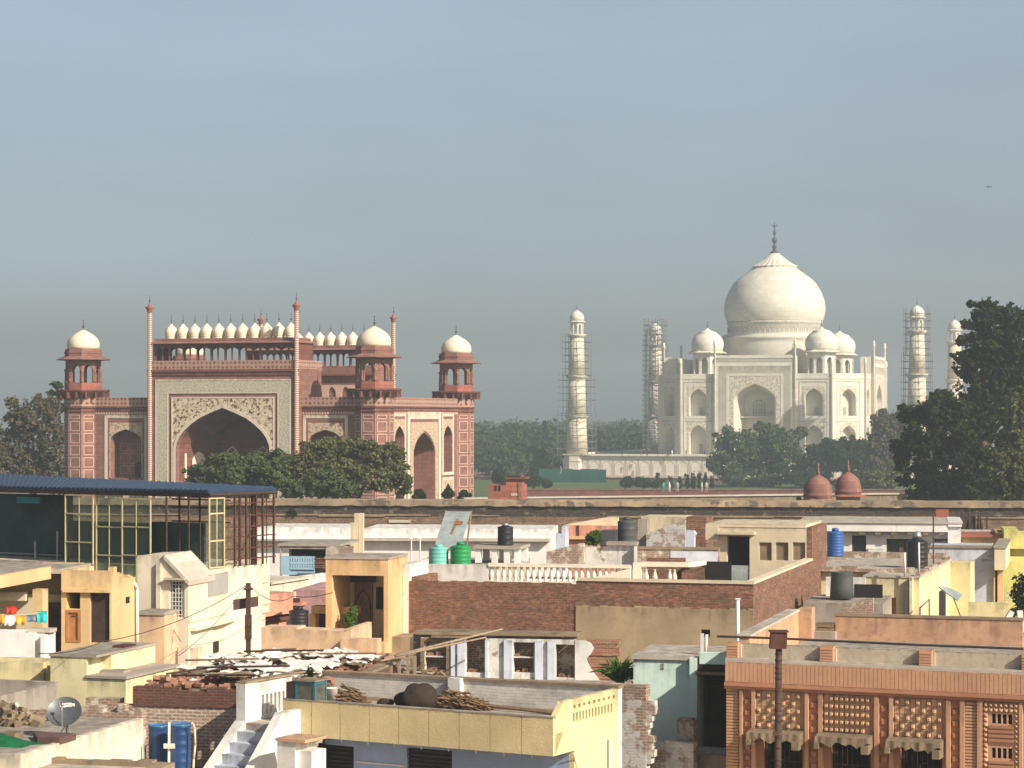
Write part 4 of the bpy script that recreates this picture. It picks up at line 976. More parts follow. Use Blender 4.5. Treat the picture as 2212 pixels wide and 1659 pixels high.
m = MB(); m.box(-2, 78, 0, .6, 0, h3.top-.15); m.obj('wall', M['red_dark'], o)
m = MB(); m.box(-2, 78, -.12, .72, h3.top-.15, h3.top); m.obj('coping', M['red'], o)
h4 = Frame(*z2(160, 705), 640, 10)
o = thing('terrace_range', 'far pinkish sandstone terrace wall beyond the lawn, left of the green hoarding', 'wall', h4)
m = MB(); m.box(-2, 24, 0, 12, 0, h4.top-.4); m.obj('wall', M['inlay_pink'], o); m = MB(); m.box(-2.3, 24.2, -.3, 12, h4.top-.4, h4.top+.2); m.obj('coping', M['red'], o)
h5 = Frame(*z2(805, 715), 574, 12)
m = MB(); u1 = h5.uw(z2(1590, 715))[0]
wb = h5.uw(z2(805, 815))[1]
for k in range(8): m.box(u1*k/8, u1*(k+1)/8-.06, 0, .1, 0, h5.top-.15*(k % 3 == 1))
for k in range(9): m.box(u1*k/8-.08, u1*k/8+.02, .1, .25, 0, h5.top+.2)
o = thing('hoarding', 'dark green site hoarding at the foot of the near left minaret', 'hoarding', h5); m.obj('sheet', M['hoard'], o)
# red lookout building
h6 = Frame(*z2(205, 905), 214, 8)
o = thing('lookout', 'small red sandstone lookout building standing over the boundary wall', 'building', h6)
u = lambda x, y: h6.uw(z2(x, y))
uR = u(598, 905)[0]; uM = u(415, 905)[0]; wt = u(415, 800)[1]
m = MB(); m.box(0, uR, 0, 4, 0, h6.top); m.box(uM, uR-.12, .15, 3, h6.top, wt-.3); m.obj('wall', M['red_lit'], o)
m = MB(); m.box(uM-.1, uR+.35, -.1, 3.2, wt-.28, wt-.12); m.box(uM+.1, uR-.2, .3, 2.8, wt-.12, wt+.05); m.obj('roof', M['red_dark'], o)
m = MB(); m.box(uR-.3, uR, -.08, 0, 0, h6.top+.2); m.box(0, .28, -.08, 0, 0, h6.top-.2); m.obj('pilaster', M['red'], o)
m = MB(); a, b = u(420, 905), u(585, 835); m.box(a[0]+.05, b[0], .12, .16, b[1]+.05, b[1]+.3); a = u(280, 975); m.box(a[0], a[0]+.22, -.02, .02, a[1], a[1]+.5); a = u(325, 975); m.box(a[0], a[0]+.22, -.02, .02, a[1], a[1]+.5); m.obj('window', M['void'], o)
m = MB(); a, b = u(475, 1035), u(550, 1000); m.box(a[0], b[0], -.04, .0, a[1], b[1]); m.obj('pale_panel', M['inlay_pink'], o)
# two red domed kiosks
def red_kiosk(px, Y, half, ytop, ybase, yspire, label, eave):
    p = world(px, ybase, Y); k = Y/FO; r = half*k; zt = CAM_H+(HY-ytop)*k; zs = CAM_H+(HY-yspire)*k; z0 = p.z; H = zt-z0
    t = thing('domed_kiosk', label, 'kiosk', None, (p.x, Y, 0), -.2)
    m = MB(); octlathe(m, [(r*1.05, 0), (r*1.05, z0-1.6)], (0, 0)); m.obj('shaft', M['red'], t)
    m = MB(); octarcade(m, (0, 0), r*.98, z0-1.6, z0-.7, z0-.35, z0-.1, .33, .18); m.obj('arcade', M['red'], t)
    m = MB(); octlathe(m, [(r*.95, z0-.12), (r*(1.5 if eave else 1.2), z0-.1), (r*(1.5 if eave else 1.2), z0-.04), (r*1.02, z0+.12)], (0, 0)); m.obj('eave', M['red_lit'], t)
    m = MB(); n = 24
    pr = [(1.0, 0), (1.0, .14), (1.03, .16), (1.03, .2), (.99, .22), (1.0, .32), (.98, .45), (.9, .6), (.76, .74), (.55, .86), (.36, .92), (.34, .94), (.2, .97), (.12, 1.02)]
    m.lathe([(a*r, z0+b*H) for a, b in pr], n); m.obj('dome', M['red'], t)
    m = MB(); m.lathe([(r*.15, zt), (r*.1, zt+.15*(zs-zt)), (r*.16, zt+.25*(zs-zt)), (r*.05, zt+.35*(zs-zt)), (r*.12, zt+.5*(zs-zt)), (r*.04, zt+.62*(zs-zt)), (r*.08, zt+.75*(zs-zt)), (.01, zs)], 8); m.obj('finial', M['red'], t)
red_kiosk(1767, 203, 31, 1026, 1079, 999, 'left one of two red domed kiosks behind the boundary wall, set lower', False)
red_kiosk(1832, 212, 28, 1020, 1070, 993, 'right one of two red domed kiosks behind the boundary wall, with a wide eave', True)
# visitors on the terraces
def person(px, py, Y, label, cl, face=0., zb=None):
    p = world(px, py, Y); z = p.z if zb is None else zb
    bm = bmesh.new(); sk = bm.verts.layers.skin.verify()
    J = [(0, 0, .95, .15), (0, 0, 1.2, .15), (0, 0, 1.42, .16), (0, 0, 1.53, .06), (0, -.01, 1.66, .10), (0, -.01, 1.74, .08),
         (.1, 0, .9, .1), (.11, -.03, .5, .07), (.11, 0, .08, .05), (.12, -.14, .03, .045), (-.1, 0, .9, .1), (-.11, .04, .5, .07), (-.12, .06, .08, .05), (-.13, -.08, .03, .045),
         (.2, 0, 1.4, .07), (.26, .02, 1.12, .05), (.27, -.08, .86, .04), (.28, -.1, .78, .04), (-.2, 0, 1.4, .07), (-.26, .02, 1.12, .05), (-.25, -.1, .88, .04), (-.25, -.13, .8, .04)]
    vs = []
    for x, y, zz, r in J:
        v = bm.verts.new((x, y, zz)); v[sk].radius = (r, r*.8); vs.append(v)
    for a, b in ((0, 1), (1, 2), (2, 3), (3, 4), (4, 5), (0, 6), (6, 7), (7, 8), (8, 9), (0, 10), (10, 11), (11, 12), (12, 13), (2, 14), (14, 15), (15, 16), (16, 17), (2, 18), (18, 19), (19, 20), (20, 21)): bm.edges.new((vs[a], vs[b]))
    vs[0][sk].use_root = True
    me = bpy.data.meshes.new('person'); bm.to_mesh(me); bm.free(); me.materials.append(cl)
    o = bpy.data.objects.new('person', me); COL.objects.link(o); o.location = (p.x, Y, z); o.rotation_euler = (0, 0, face)
    o.modifiers.new('skin', 'SKIN'); s = o.modifiers.new('sub', 'SUBSURF'); s.levels = s.render_levels = 1
    tag(o, label, 'person', 'visitors in the garden and on the terrace'); return o
cloth = {'d': plain('dark_clothes', (.03, .03, .04)), 'w': plain('white_clothes', (.75, .72, .68)), 'b': plain('brown_clothes', (.16, .09, .06)), 't': plain('teal_clothes', (.05, .35, .33)), 'p': plain('pale_clothes', (.5, .42, .38))}
def zx(x, y): return (2050+x*.27125)/1.4756, (1350+y*.27125)/1.4756
for (pt, Y, l, c, z) in ((z2(1782, 545), 590, 'visitor in dark clothes standing alone on the plinth edge', 'd', 6.3), (z2(2005, 545), 590, 'visitor in brown clothes, left of the small group on the plinth', 'b', 6.3), (z2(2035, 545), 592, 'visitor in dark clothes in the middle of the small group on the plinth', 'd', 6.3), (z2(2075, 545), 590, 'visitor in black at the right of the small group on the plinth', 'd', 6.3),
                         (zx(170, 360), 588, 'visitor in brown clothes on the plinth near the mausoleum corner', 'b', 6.3), (zx(340, 360), 589, 'visitor in white clothes on the plinth at the mausoleum corner', 'w', 6.3), (zx(395, 360), 590, 'visitor in pale brown clothes beside the white clad one on the plinth', 'p', 6.3), (zx(505, 360), 589, 'visitor in dark clothes on the plinth before the left marble wing', 'd', 6.3), (zx(725, 360), 588, 'visitor in dark clothes on the plinth below the small doorway', 'd', 6.3),
                         (zx(240, 740), 395, 'visitor in teal clothes in the garden by the cypress row', 't', None), (zx(310, 730), 395, 'visitor in white clothes in the garden by the cypress row', 'w', None), (zx(405, 750), 395, 'visitor in pale clothes in the garden before the cypresses', 'p', None), (zx(690, 755), 395, 'visitor in pale clothes at the right end of the cypress row', 'p', None), (zx(745, 755), 395, 'rightmost pale clad visitor between the cypresses and the big tree', 'p', None), (z2(1060, 890), 520, 'visitor in pale clothes on the lawn path before the plinth', 'p', None)):
    person(*pt, Y, l, cloth[c], hash(l) % 6, z if z else h3.top-.35)
# bird
p = world(2135, 404, 75); b = MB()
b.lathe([(.004, -.17), (.03, -.1), (.045, 0), (.035, .1), (.022, .15), (.004, .19)], 8); bd = MB(); R90 = Matrix.Rotation(R(90), 4, 'X')
bd.xf = R90; bd.v = [R90 @ v for v in b.v]; bd.f = b.f; bd.sm = b.sm; bd.xf = None
for s in (-1, 1): bd.add([(.03*s, .07, .02), (.03*s, -.07, .02), (.17*s, -.05, .045), (.33*s, -.09, .01), (.2*s, .06, .045), (.03*s, .07, .035), (.03*s, -.07, .035), (.17*s, -.05, .055), (.33*s, -.09, .016), (.2*s, .06, .055)], [(0, 1, 2, 3, 4), (9, 8, 7, 6, 5), (0, 4, 9, 5), (1, 6, 7, 2), (3, 8, 9, 4), (2, 7, 8, 3)])
bd.add([(-.04, .24, 0), (.04, .24, 0), (.02, .14, .01), (-.02, .14, .01)], [(0, 1, 2, 3)])
o = bd.obj('bird', M['sack']); o.scale = (.45, .45, .45); o.location = p; tag(o, 'small dark bird gliding in the sky at right', 'bird')

for (px, py, sz, lb) in ((631, 1106, 9, 'dark tuft of weeds growing on the boundary wall right of the iron cage'), (1725, 1077, 5, 'small dry tuft on the cap of the boundary wall near the red domes')):
    p = world(px, py, 189.6); k = sz*190/FO; o = crown([(p.x, p.y, p.z, k, k*.6, k*.8), (p.x+k*.6, p.y, p.z-k*.3, k*.6, k*.5, k*.6)], 260, .16, px).obj('weed', M['leaf_dark']); tag(o, lb, 'plant')
# ------------------------------------------------------------ shared small things
def tank(name, label, x, y, z, r, hgt, mat, lid=None, ribs=5, cone=.12, group='rooftop water tanks', lidmat=None):
    t = thing(name, label, 'water tank', None, (x, y, z), 0, group)
    m = MB(); pr = [(r*.97, 0), (r, .03)]
    for k in range(ribs):
        a = .06+(hgt*.86)*k/ribs; b = .06+(hgt*.86)*(k+1)/ribs; d = (b-a)
        pr += [(r, a+d*.1), (r*.982, a+d*.2), (r*.982, a+d*.85), (r, a+d*.95)]
    m.lathe(pr+[(r, hgt*.93)], 28); m.obj('barrel', M[mat], t)
    m = MB(); m.lathe([(r*1.0, hgt*.93), (r*.9, hgt*.96), (r*.4, hgt*.96+cone*.8), (r*.38, hgt*.96+cone)], 24); m.obj('shoulder', M[mat], t)
    m = MB(); m.lathe([(r*.42, hgt*.95+cone), (r*.42, hgt+cone*1.2), (r*.36, hgt+cone*1.9), (r*.12, hgt+cone*2.2)], 20); m.obj('lid', lidmat or M[mat], t)
    return t
def slab_house(h, name, label, u0, u1, v0, v1, w0, w1, mat, roofmat='concrete', lip=.0, par=0., group=None):
    t = thing(name, label, 'house', h, group=group)
    m = MB(); m.box(u0, u1, v0, v1, w0, w1-.1); m.obj('wall', M[mat], t)
    m = MB(); m.box(u0-lip, u1+lip, v0-lip, v1+lip, w1-.1, w1); m.obj('roof', M[roofmat], t)
    if par:
        m = MB(); T = .18
        m.box(u0, u1, v0, v0+T, w1, w1+par); m.box(u0, u1, v1-T, v1, w1, w1+par); m.box(u0, u0+T, v0+T, v1-T, w1, w1+par); m.box(u1-T, u1, v0+T, v1-T, w1, w1+par)
        m.obj('parapet', M[mat], t)
    return t
def rrect(h, r, x0, y0, x1, y1, v=0.):
    a, b = h.uw(q(r, x0, y1), v), h.uw(q(r, x1, y0), v); return a[0], b[0], a[1], b[1]
def onroof(h, pt, w): return h.uv(pt, w)
# ------------------------------------------------------------ back rows
h = Frame(*q('B', 20, 322), 152, 6)
t = thing('white_house', 'low white house with a ledge behind the iron cage, left of the narrow pillars', 'house', h)
a = rrect(h, 'B', 20, 325, 735, 455); m = MB(); m.box(0, a[1], .6, 7, 0, a[3]-.05)
l = rrect(h, 'B', 20, 400, 735, 412); m.hexa([(0, 0, l[2]), (a[1], 0, l[2]), (a[1], .6, l[2]), (0, .6, l[2])], [(0, .35, a[3]), (a[1]-.3, .35, a[3]), (a[1]-.3, .6, a[3]), (0, .6, a[3])]); m.obj('wall', M['white'], t)
m = MB(); m.box(-.1, a[1]+.1, -.15, .6, l[2]-.12, l[2]-.005); m.obj('ledge', M['concrete_grey'], t)
m = MB(); b = rrect(h, 'B', 355, 412, 368, 455); m.box(b[0], b[1], .5, .6, b[2], b[3]-.15); m.obj('downpipe', M['iron'], t)
h = Frame(*q('B', 828, 332), 148, 5)
t = thing('white_house', 'long low white house with peeling ledge behind the tilted sheet and green tanks', 'house', h)
a = rrect(h, 'B', 828, 332, 1460, 500); uR = h.uw(q('C', 375, 345))[0]; l = rrect(h, 'B', 828, 405, 1460, 420)
m = MB(); m.box(.35, uR, .5, 8, 0, l[2]); m.hexa([(0, 0, l[3]), (uR, 0, l[3]), (uR, .6, l[3]), (0, .6, l[3])], [(.25, .25, a[3]), (uR-.1, .25, a[3]), (uR-.1, .6, a[3]), (.25, .6, a[3])]); m.box(.2, uR, .6, 8, l[2], a[3]-.1); m.obj('wall', M['white'], t)
m = MB(); m.box(.1, uR, -.1, .5, l[2]-.05, l[3]-.005); m.obj('ledge', M['concrete_pale'], t)
h = Frame(*q('B', 780, 285), 140, 10)
m = MB(); a = rrect(h, 'B', 780, 285, 805, 500); m.box(0, a[1], 0, .3, 0, a[3]); b = rrect(h, 'B', 805, 212, 835, 500); m.box(b[0]+.01, b[1], .1, .45, 0, b[3]); c = rrect(h, 'B', 838, 212, 872, 320); m.box(c[0], c[1], .2, .5, 0, c[3])
solo(m, 'wall_stub', M['beige'], 'narrow beige stub pillars of an unfinished wall between two white houses', 'wall', h)
# balustraded blue house
h = Frame(*q('B', 225, 470), 126, 8)
t = thing('blue_house', 'small house with a sky blue balustrade in a dark veranda', 'house', h)
a = rrect(h, 'B', 225, 470, 620, 660); m = MB(); hole = rrect(h, 'B', 235, 492, 585, 700)
m.slab(0, a[1], 0, a[3], 0, .25, [(hole[0], hole[1], hole[2]-1, hole[3])]); m.box(0, a[1], 2.2, 5, 0, a[3]-.02); m.obj('wall', M['concrete_pale'], t)
m = MB(); m.box(-.1, a[1]+.6, -.1, 5, a[3], a[3]+.12); m.obj('roof', M['concrete'], t)
b = rrect(h, 'B', 235, 548, 500, 650); m = MB(); m.box(b[0], b[1], -.02, .06, b[3]-.12, b[3]); m.box(b[0], b[0]+.5, -.02, .06, b[2]-.3, b[3]-.12)
HB = (b[3]-b[2]-.12)/2; m.box(b[0], b[1], .05, .07, b[2]-.3, b[3]-.2)
for row in (0, 1):
    z0 = b[3]-.12-row*HB
    for k in range(10):
        x = b[0]+.55+k*(b[1]-b[0]-.6)/9.5; m.box(x, x+.1, -.03, .05, z0-HB*.72, z0)
    m.box(b[0]+.5, b[1], -.04, .05, z0-HB, z0-HB*.72)
m.obj('balustrade', M['sky_blue'], t)
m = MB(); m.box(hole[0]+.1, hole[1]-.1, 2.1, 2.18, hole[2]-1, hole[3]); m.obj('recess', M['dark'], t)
c = rrect(h, 'B', 500, 555, 585, 640); m = MB()
for k in range(5): m.box(c[0], c[1], -.05+.05*(k % 2), .05, c[2]+(c[3]-c[2])*k/5, c[2]+(c[3]-c[2])*(k+.7)/5)
m.obj('brick_stack', M['brick'], t)
h = Frame(*q('B', 620, 480), 124, 8)
a = rrect(h, 'B', 590, 485, 800, 530); m = MB(); m.box(a[0], a[1], 0, .3, 0, a[3]+.1); solo(m, 'wall_stub', M['brick_wash2'], 'patchy brick and cement wall end right of the blue balustrade', 'wall', h)
# white slanted house in front of it
h = Frame(*q('B', 140, 735), 108, 24)
t = thing('white_house', 'bright white terrace house between the cream house and the orange porch', 'house', h)
v1, w1 = h.vw(q('B', 585, 640), 0)
m = MB(); m.box(-6, 0, 0, v1, 0, h.top-.65); m.box(-.2, .0, 0, v1, h.top-.65, h.top); m.obj('wall', M['white'], t)
m = MB(); m.box(-6, -.2, 0, v1, h.top-.65, h.top-.6); m.obj('roof', M['concrete'], t)
h = Frame(*q('B', 145, 770), 104, 20)
m = MB(); v1 = h.vw(q('B', 450, 740), 0)[0]; m.box(-3, 0, 0, v1, 0, h.top); m.box(-3.1, .1, 0, v1+.1, h.top, h.top+.1); solo(m, 'white_house', M['cream'], 'low cream step house before the bright white terrace house', 'house', h)
# pink and mauve house
h = Frame(*q('B', 0, 868), 96, 27)
t = thing('pink_house', 'salmon pink house with a dark band under its wall beside the cream house', 'house', h)
v1, w1 = h.vw(q('B', 330, 815), 0); wb = h.vw(q('B', 200, 1010), 0)[1]
m = MB(); m.box(-5, 0, 0, v1, wb, h.top); m.box(-5, -.35, 0, v1, 0, wb-.3); m.box(-5, .15, -.2, v1+.2, wb-.9, wb-.75); m.obj('wall', M['salmon'], t)
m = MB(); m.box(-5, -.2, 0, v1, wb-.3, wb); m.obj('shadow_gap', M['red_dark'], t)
h = Frame(*q('B', 330, 812), 101, 10)
t = thing('mauve_house', 'mauve pink house front behind the orange porch house', 'house', h)
u1 = h.uw(q('B', 640, 800))[0]; m = MB(); m.box(0, u1, 0, 5, 0, h.top); m.obj('wall', M['mauve'], t)
a = rrect(h, 'B', 330, 905, 430, 960); m = MB(); m.box(a[0]-.5, a[1], -.7, -.001, a[2]+.2, a[3]); m.obj('salmon_ledge', M['salmon'], t)
a = rrect(h, 'B', 325, 825, 350, 905); m = MB(); m.box(a[0], a[1], -.12, -.001, a[2], a[3]); m.obj('door_post', M['white'], t)
a = rrect(h, 'B', 335, 872, 395, 918); m = MB(); m.box(a[0], a[1], -.5, -.2, a[2], a[3]); m.obj('meter_box', M['iron_red'], t)
# old wall pieces above the terrace
h = Frame(*q('C', 478, 310), 128, 9)
t = thing('pink_house', 'low pink and orange house behind the water tanks with a sloping peeling top', 'house', h)
a = rrect(h, 'C', 478, 310, 900, 405); m = MB(); m.box(0, a[1], 0, 5, 0, a[3]); m.obj('wall', M['salmon'], t)
m = MB(); p1 = h.uw(q('C', 820, 245))[1]; m.prism([(0, a[3]), (a[1], a[3]), (a[1], p1), (h.uw(q('C', 820, 245))[0], p1)], .5, 1.0); m.obj('sloping_wall', M['beige'], t)
m = MB(); m.box(-.05, a[1], -.25, -.001, a[2]-.05, a[2]+.12); m.obj('ledge', M['orange'], t)
m = MB(); x = rrect(h, 'C', 590, 305, 605, 420); m.box(x[0], x[1], -.06, -.001, x[2], x[3]); m.obj('downpipe', M['iron_red'], t)
h = Frame(*q('C', 420, 365), 120, 9); m = MB(); a = rrect(h, 'C', 420, 370, 495, 440); m.box(0, a[1], 0, 1.5, 0, a[3]); m.box(.3, a[1], .2, 1.4, a[3], a[3]+.35); solo(m, 'white_hut', M['white_blue'], 'tiny bluish white rooftop box left of the pink house', 'hut', h)
h = Frame(*q('C', 1060, 250), 119, 13)
t = thing('stair_house', 'beige and whitewashed brick rooftop house right of the big black tank', 'house', h)
a = rrect(h, 'C', 1060, 250, 1435, 500); m = MB(); m.box(0, a[1], 1.2, 4, 0, a[3]); m.obj('wall', M['beige'], t)
p = [h.uw(q('C', x, y)) for x, y in ((1130, 500), (1435, 520), (1435, 265), (1130, 370))]; m = MB(); m.prism([(p[0][0], 0), (p[1][0], 0), p[2], p[3]], 0, .3); m.obj('stair_wall', M['brick_white'], t)
x = rrect(h, 'C', 1435, 245, 1592, 520); m = MB(); m.box(a[1]+.01, x[1], .3, 3, 0, x[3]); m.obj('brick_pier', M['brick'], t)
x = rrect(h, 'C', 1055, 245, 1130, 500); m = MB(); m.box(x[0], x[1]-.02, .35, 1.15, 0, x[2]+1.6); m.obj('cement_pier', M['concrete'], t)
h = Frame(*q('C', 1440, 350), 116, 13)
m = MB(); p = [h.uw(q('C', x, y)) for x, y in ((1440, 520), (1505, 520), (1505, 400), (1518, 375), (1500, 350), (1440, 345))]; m.prism(p, 0, .5); solo(m, 'wall_stub', M['white_blue'], 'bluish white curved wall end against the brick pier', 'wall', h)
# cement walls round the brick building's back terrace
h = Frame(*q('C', 350, 500), 107, 13)
t = thing('terrace_wall', 'peeling yellow and grey parapet walls behind the balustrade', 'wall', h)
p = [h.uw(q('C', x, y)) for x, y in ((345, 640), (642, 640), (642, 448), (600, 450), (350, 512))]; m = MB(); m.prism(p, 0, .25); m.obj('yellow_wall', M['brick_wash2'], t)
p = [h.uw(q('C', x, y), .3) for x, y in ((640, 640), (1055, 640), (1055, 455), (820, 448), (820, 470), (640, 478))]; m = MB(); m.prism(p, .3, .55); m.obj('grey_wall', M['white_old'], t)
m = MB(); a = h.uw(q('C', 820, 452), .2); b = h.uw(q('C', 1058, 452), .2); m.box(a[0], b[0], .1, .7, a[1]-.05, a[1]+.12); m.obj('coping', M['concrete'], t)
m = MB(); a = rrect(h, 'C', 1035, 470, 1058, 600); m.box(a[0], a[1], -.05, .29, a[2], a[3]); m.obj('end_pier', M['white'], t)
h = Frame(*q('C', 1060, 498), 104, 13)
t = thing('terrace_wall', 'low brick and blue grey parapet wall between the balustrade and the stair tower', 'wall', h)
a = rrect(h, 'C', 1060, 498, 1700, 610); m = MB(); m.box(0, a[1], 0, .3, 0, a[3]); m.obj('brickwork', M['brick_wash2'], t)
b = rrect(h, 'C', 1320, 510, 1690, 590, -.03); m = MB(); m.box(b[0], b[1], -.03, -.001, b[2], b[3]); m.obj('grey_render', M['grey_blue'], t)
m = MB(); m.box(0, a[1], -.06, .36, a[3], a[3]+.1); m.obj('coping', M['oldcap'], t)
# terrace house with white wall and balustrade
h = Frame(*q('B', 1187, 607), 97, 12)
t = thing('terrace_house', 'cream terrace house with a baluster railing above the red brick wall', 'house', h)
wf = h.uw(q('B', 1500, 760))[1]; uE = h.uw(q('B', 1860, 600))[0]; uP = h.uw(q('C', 1560, 600))[0]
m = MB(); m.box(0, uE, 0, .2, wf-.4, h.top); m.box(0, .5, 0, 5.0, 0, wf-.4); m.box(.5, uP-.5, .3, 9.0, 0, wf-.4)
m.box(0, .2, .2, 8.6, wf-.4, h.top); m.obj('wall', M['white'], t)
m = MB(); m.box(.21, uE, .21, 8.8, wf-.35, h.top-.25); m.obj('roof', M['concrete'], t)
b0, b1 = h.uw(q('C', -60, 612))[0], h.uw(q('C', 1000, 612))[0]
zt, zb = h.uw(q('C', 300, 607))[1], h.uw(q('C', 300, 745))[1]
m = MB(); m.box(uE, b1+.1, -.06, .22, zt-.14, zt); m.box(uE, b1+.1, -.02, .2, zb-.35, zb); m.obj('rail', M['cream_rail'], t)
bal = None; n = 23
for k in range(n):
    x = uE+.12+(b1-uE-.1)*k/n
    if bal is None:
        m = MB(); H = zt-.14-zb; m.lathe([(.075, 0), (.075, .06*H), (.05, .1*H), (.105, .3*H), (.11, .42*H), (.055, .75*H), (.045, .85*H), (.075, .9*H), (.075, H)], 12); bal = m.obj('baluster', M['cream_rail'], t); bal.location = (x, .08, zb)
    else:
        o = bal.copy(); COL.objects.link(o); o.parent = t; o.location = (x, .08, zb)
p = [h.uw(q('C', x, y), -.4) for x, y in ((600, 748), (1005, 748), (1005, 645))]; m = MB(); m.prism([(p[0][0], p[0][1]-.4), (p[1][0], p[1][1]-.4), p[2], (p[0][0], p[0][1]+.02)], -.4, -.2); m.obj('sloping_wall', M['cream_rail'], t)
x = rrect(h, 'C', 1028, 598, 1092, 748); m = MB(); m.box(x[0], x[1], -.08, .25, x[2]-.4, x[3]); m.obj('pillar', M['cream_rail'], t)
x = rrect(h, 'C', 1094, 598, 1560, 628); m = MB(); m.box(x[0], x[1]-.5, -.05, .22, x[2], x[3]); m.hexa([(x[1]-.5, -.05, x[2]), (x[1], 1.5, x[2]), (x[1], 1.8, x[2]), (x[1]-.5, .22, x[2])], [(x[1]-.5, -.05, x[3]), (x[1], 1.5, x[3]), (x[1], 1.8, x[3]), (x[1]-.5, .22, x[3])]); m.obj('side_rail', M['cream_rail'], t)
y = rrect(h, 'C', 1100, 630, 1405, 748); m = MB(); m.box(y[0], y[1], 1.2, 1.4, y[2]-.4, x[2]+.3); m.box(y[1], y[1]+.2, .1, 1.4, y[2]-.4, x[2]-.02); m.box(y[1]+.2, x[1]+.1, .25, .4, y[2]-.4, x[2]-.02); m.obj('brickwork', M['brick'], t)
for k in range(5):
    if k in (2,): continue
    o = bal.copy(); COL.objects.link(o); o.parent = t; o.location = (y[0]+.15+k*.36, .1, zb)
    if k > 2: o.location = (y[1]-.5+.2*(k-3), .1, zb)
x = rrect(h, 'C', 1560, 590, 1705, 748, 2.6); m = MB(); m.box(x[0], x[1]+.5, 2.6, 2.7, x[2]-.4, x[3]); m.obj('dark_doorway', M['void'], t)
TH_H, TH_W = h, h.top-.25
# things on the terrace house roof
wr = h.top-.24
def roofpt(pt, w=None): a = TH_H.uv(pt, w or wr); return TH_H.sub(*a)
x = rrect(h, 'B', 1740, 490, 2200, 520, 5.5)
t = thing('roof_slab_shelter', 'low concrete slab on short stub posts under the black tank', 'shelter', h)
v = 4.6; z0 = wr+.02
s0 = rrect(h, 'B', 1735, 470, 2110, 485, v); m = MB(); m.box(s0[0], s0[1], v, v+2.2, z0+.62, z0+.76); m.obj('slab', M['concrete'], t)
for k, xx in enumerate((.05, .45, .75, 1.0)):
    X = s0[0]+(s0[1]-s0[0]-.3)*xx
    for y in (.1, 1.7): m = MB(); m.box(X, X+.25, v+y, v+y+.3, z0, z0+.62); m.obj('stub_post', M['white'], t)
P = TH_H.sub(s0[0]+(s0[1]-s0[0])*.62, v+.7); k = 101/FO
tank('water_tank', 'black water tank with a shiny lid, right of the tilted sheet', P.x, P.y, z0+.76, 62*.27575*k, .86, 'black_plastic', lidmat=M['steel'], cone=.06, ribs=3)
P = TH_H.sub(TH_H.uw(q('B', 1470, 600), .75)[0], .75); r = 78*.27575*P.y/FO
t1 = tank('water_tank', 'pale teal water tank on the terrace corner, left of the green one', P.x, P.y, wr-.02, r, TH_H.uw(q('B', 1470, 470), .75)[1]-wr, 'teal_plastic', cone=.05)
P = TH_H.sub(TH_H.uw(q('B', 1643, 603), .75)[0], .75); r = 82*.27575*P.y/FO
tank('water_tank', 'bright green water tank beside the pale teal one', P.x, P.y, wr-.02, r, TH_H.uw(q('B', 1643, 458), .75)[1]-wr, 'green_plastic', cone=.07)
# tilted corrugated sheet
a, b, c, d = (world(*q('B', *p), Y) for p, Y in (((1435, 480), 100.5), ((1640, 480), 100.0), ((1725, 197), 102.4), ((1525, 195), 103)))
t = thing('tilted_sheet', 'tilted pale corrugated sheet with a rust streak leaning behind the green tanks', 'sheet', None, (0, 0, 0))
m = MB(); n = 26; rows = []
for k in range(n+1):
    f = k/n; off = Vector((0, -.03 if k % 2 else .0, .02 if k % 2 else 0)); rows.append((a.lerp(d, f)+off, b.lerp(c, f)+off))
for (p, q1), (r_, s) in zip(rows, rows[1:]): m.add([p, q1, s, r_, p+Vector((0, .03, 0)), q1+Vector((0, .03, 0)), s+Vector((0, .03, 0)), r_+Vector((0, .03, 0))], [(0, 1, 2, 3), (7, 6, 5, 4)])
m.obj('corrugated_sheet', M['grey_sheet'], t)
m = MB()
def onsheet(fu, fv): return a.lerp(d, fv).lerp(b.lerp(c, fv), fu)+Vector((0, -.06, 0))
pts = [(.45, .36), (.53, .36), (.58, .62), (.80, .64), (.82, .72), (.60, .74), (.58, .80), (.50, .76), (.48, .60)]
V = [onsheet(*p) for p in pts]; m.add(V+[v+Vector((0, .02, 0)) for v in V], [tuple(range(9))]+[(i, i+9, (i+1) % 9+9, (i+1) % 9) for i in range(9)]); m.obj('rust_patch', M['rust'], t)
m = MB(); m.tube(b+Vector((.2, .3, -.6)), c+Vector((0, .2, 0)), .04); m.tube(a+Vector((0, .3, -.6)), d+Vector((0, .2, 0)), .04); m.obj('prop', M['wood'], t)
for px, py0, py1, lb in ((1256, 415, 600, 'thin white rooftop pipe left of the teal tank, nearer the orange house'), (1325, 415, 600, 'thin white rooftop pipe closest to the teal tank')):
    p0, p1 = world(*q('B', px, py1), 98.5), world(*q('B', px, py0), 98.5); m = MB(); m.tube(p0-Vector((0, 0, .3)), p1, .035); m.box(p1.x-.06, p1.x+.06, p1.y-.06, p1.y+.06, p1.z, p1.z+.06); solo(m, 'vent_pipe', M['white_pipe'], lb, 'pipe', group='thin white roof pipes')
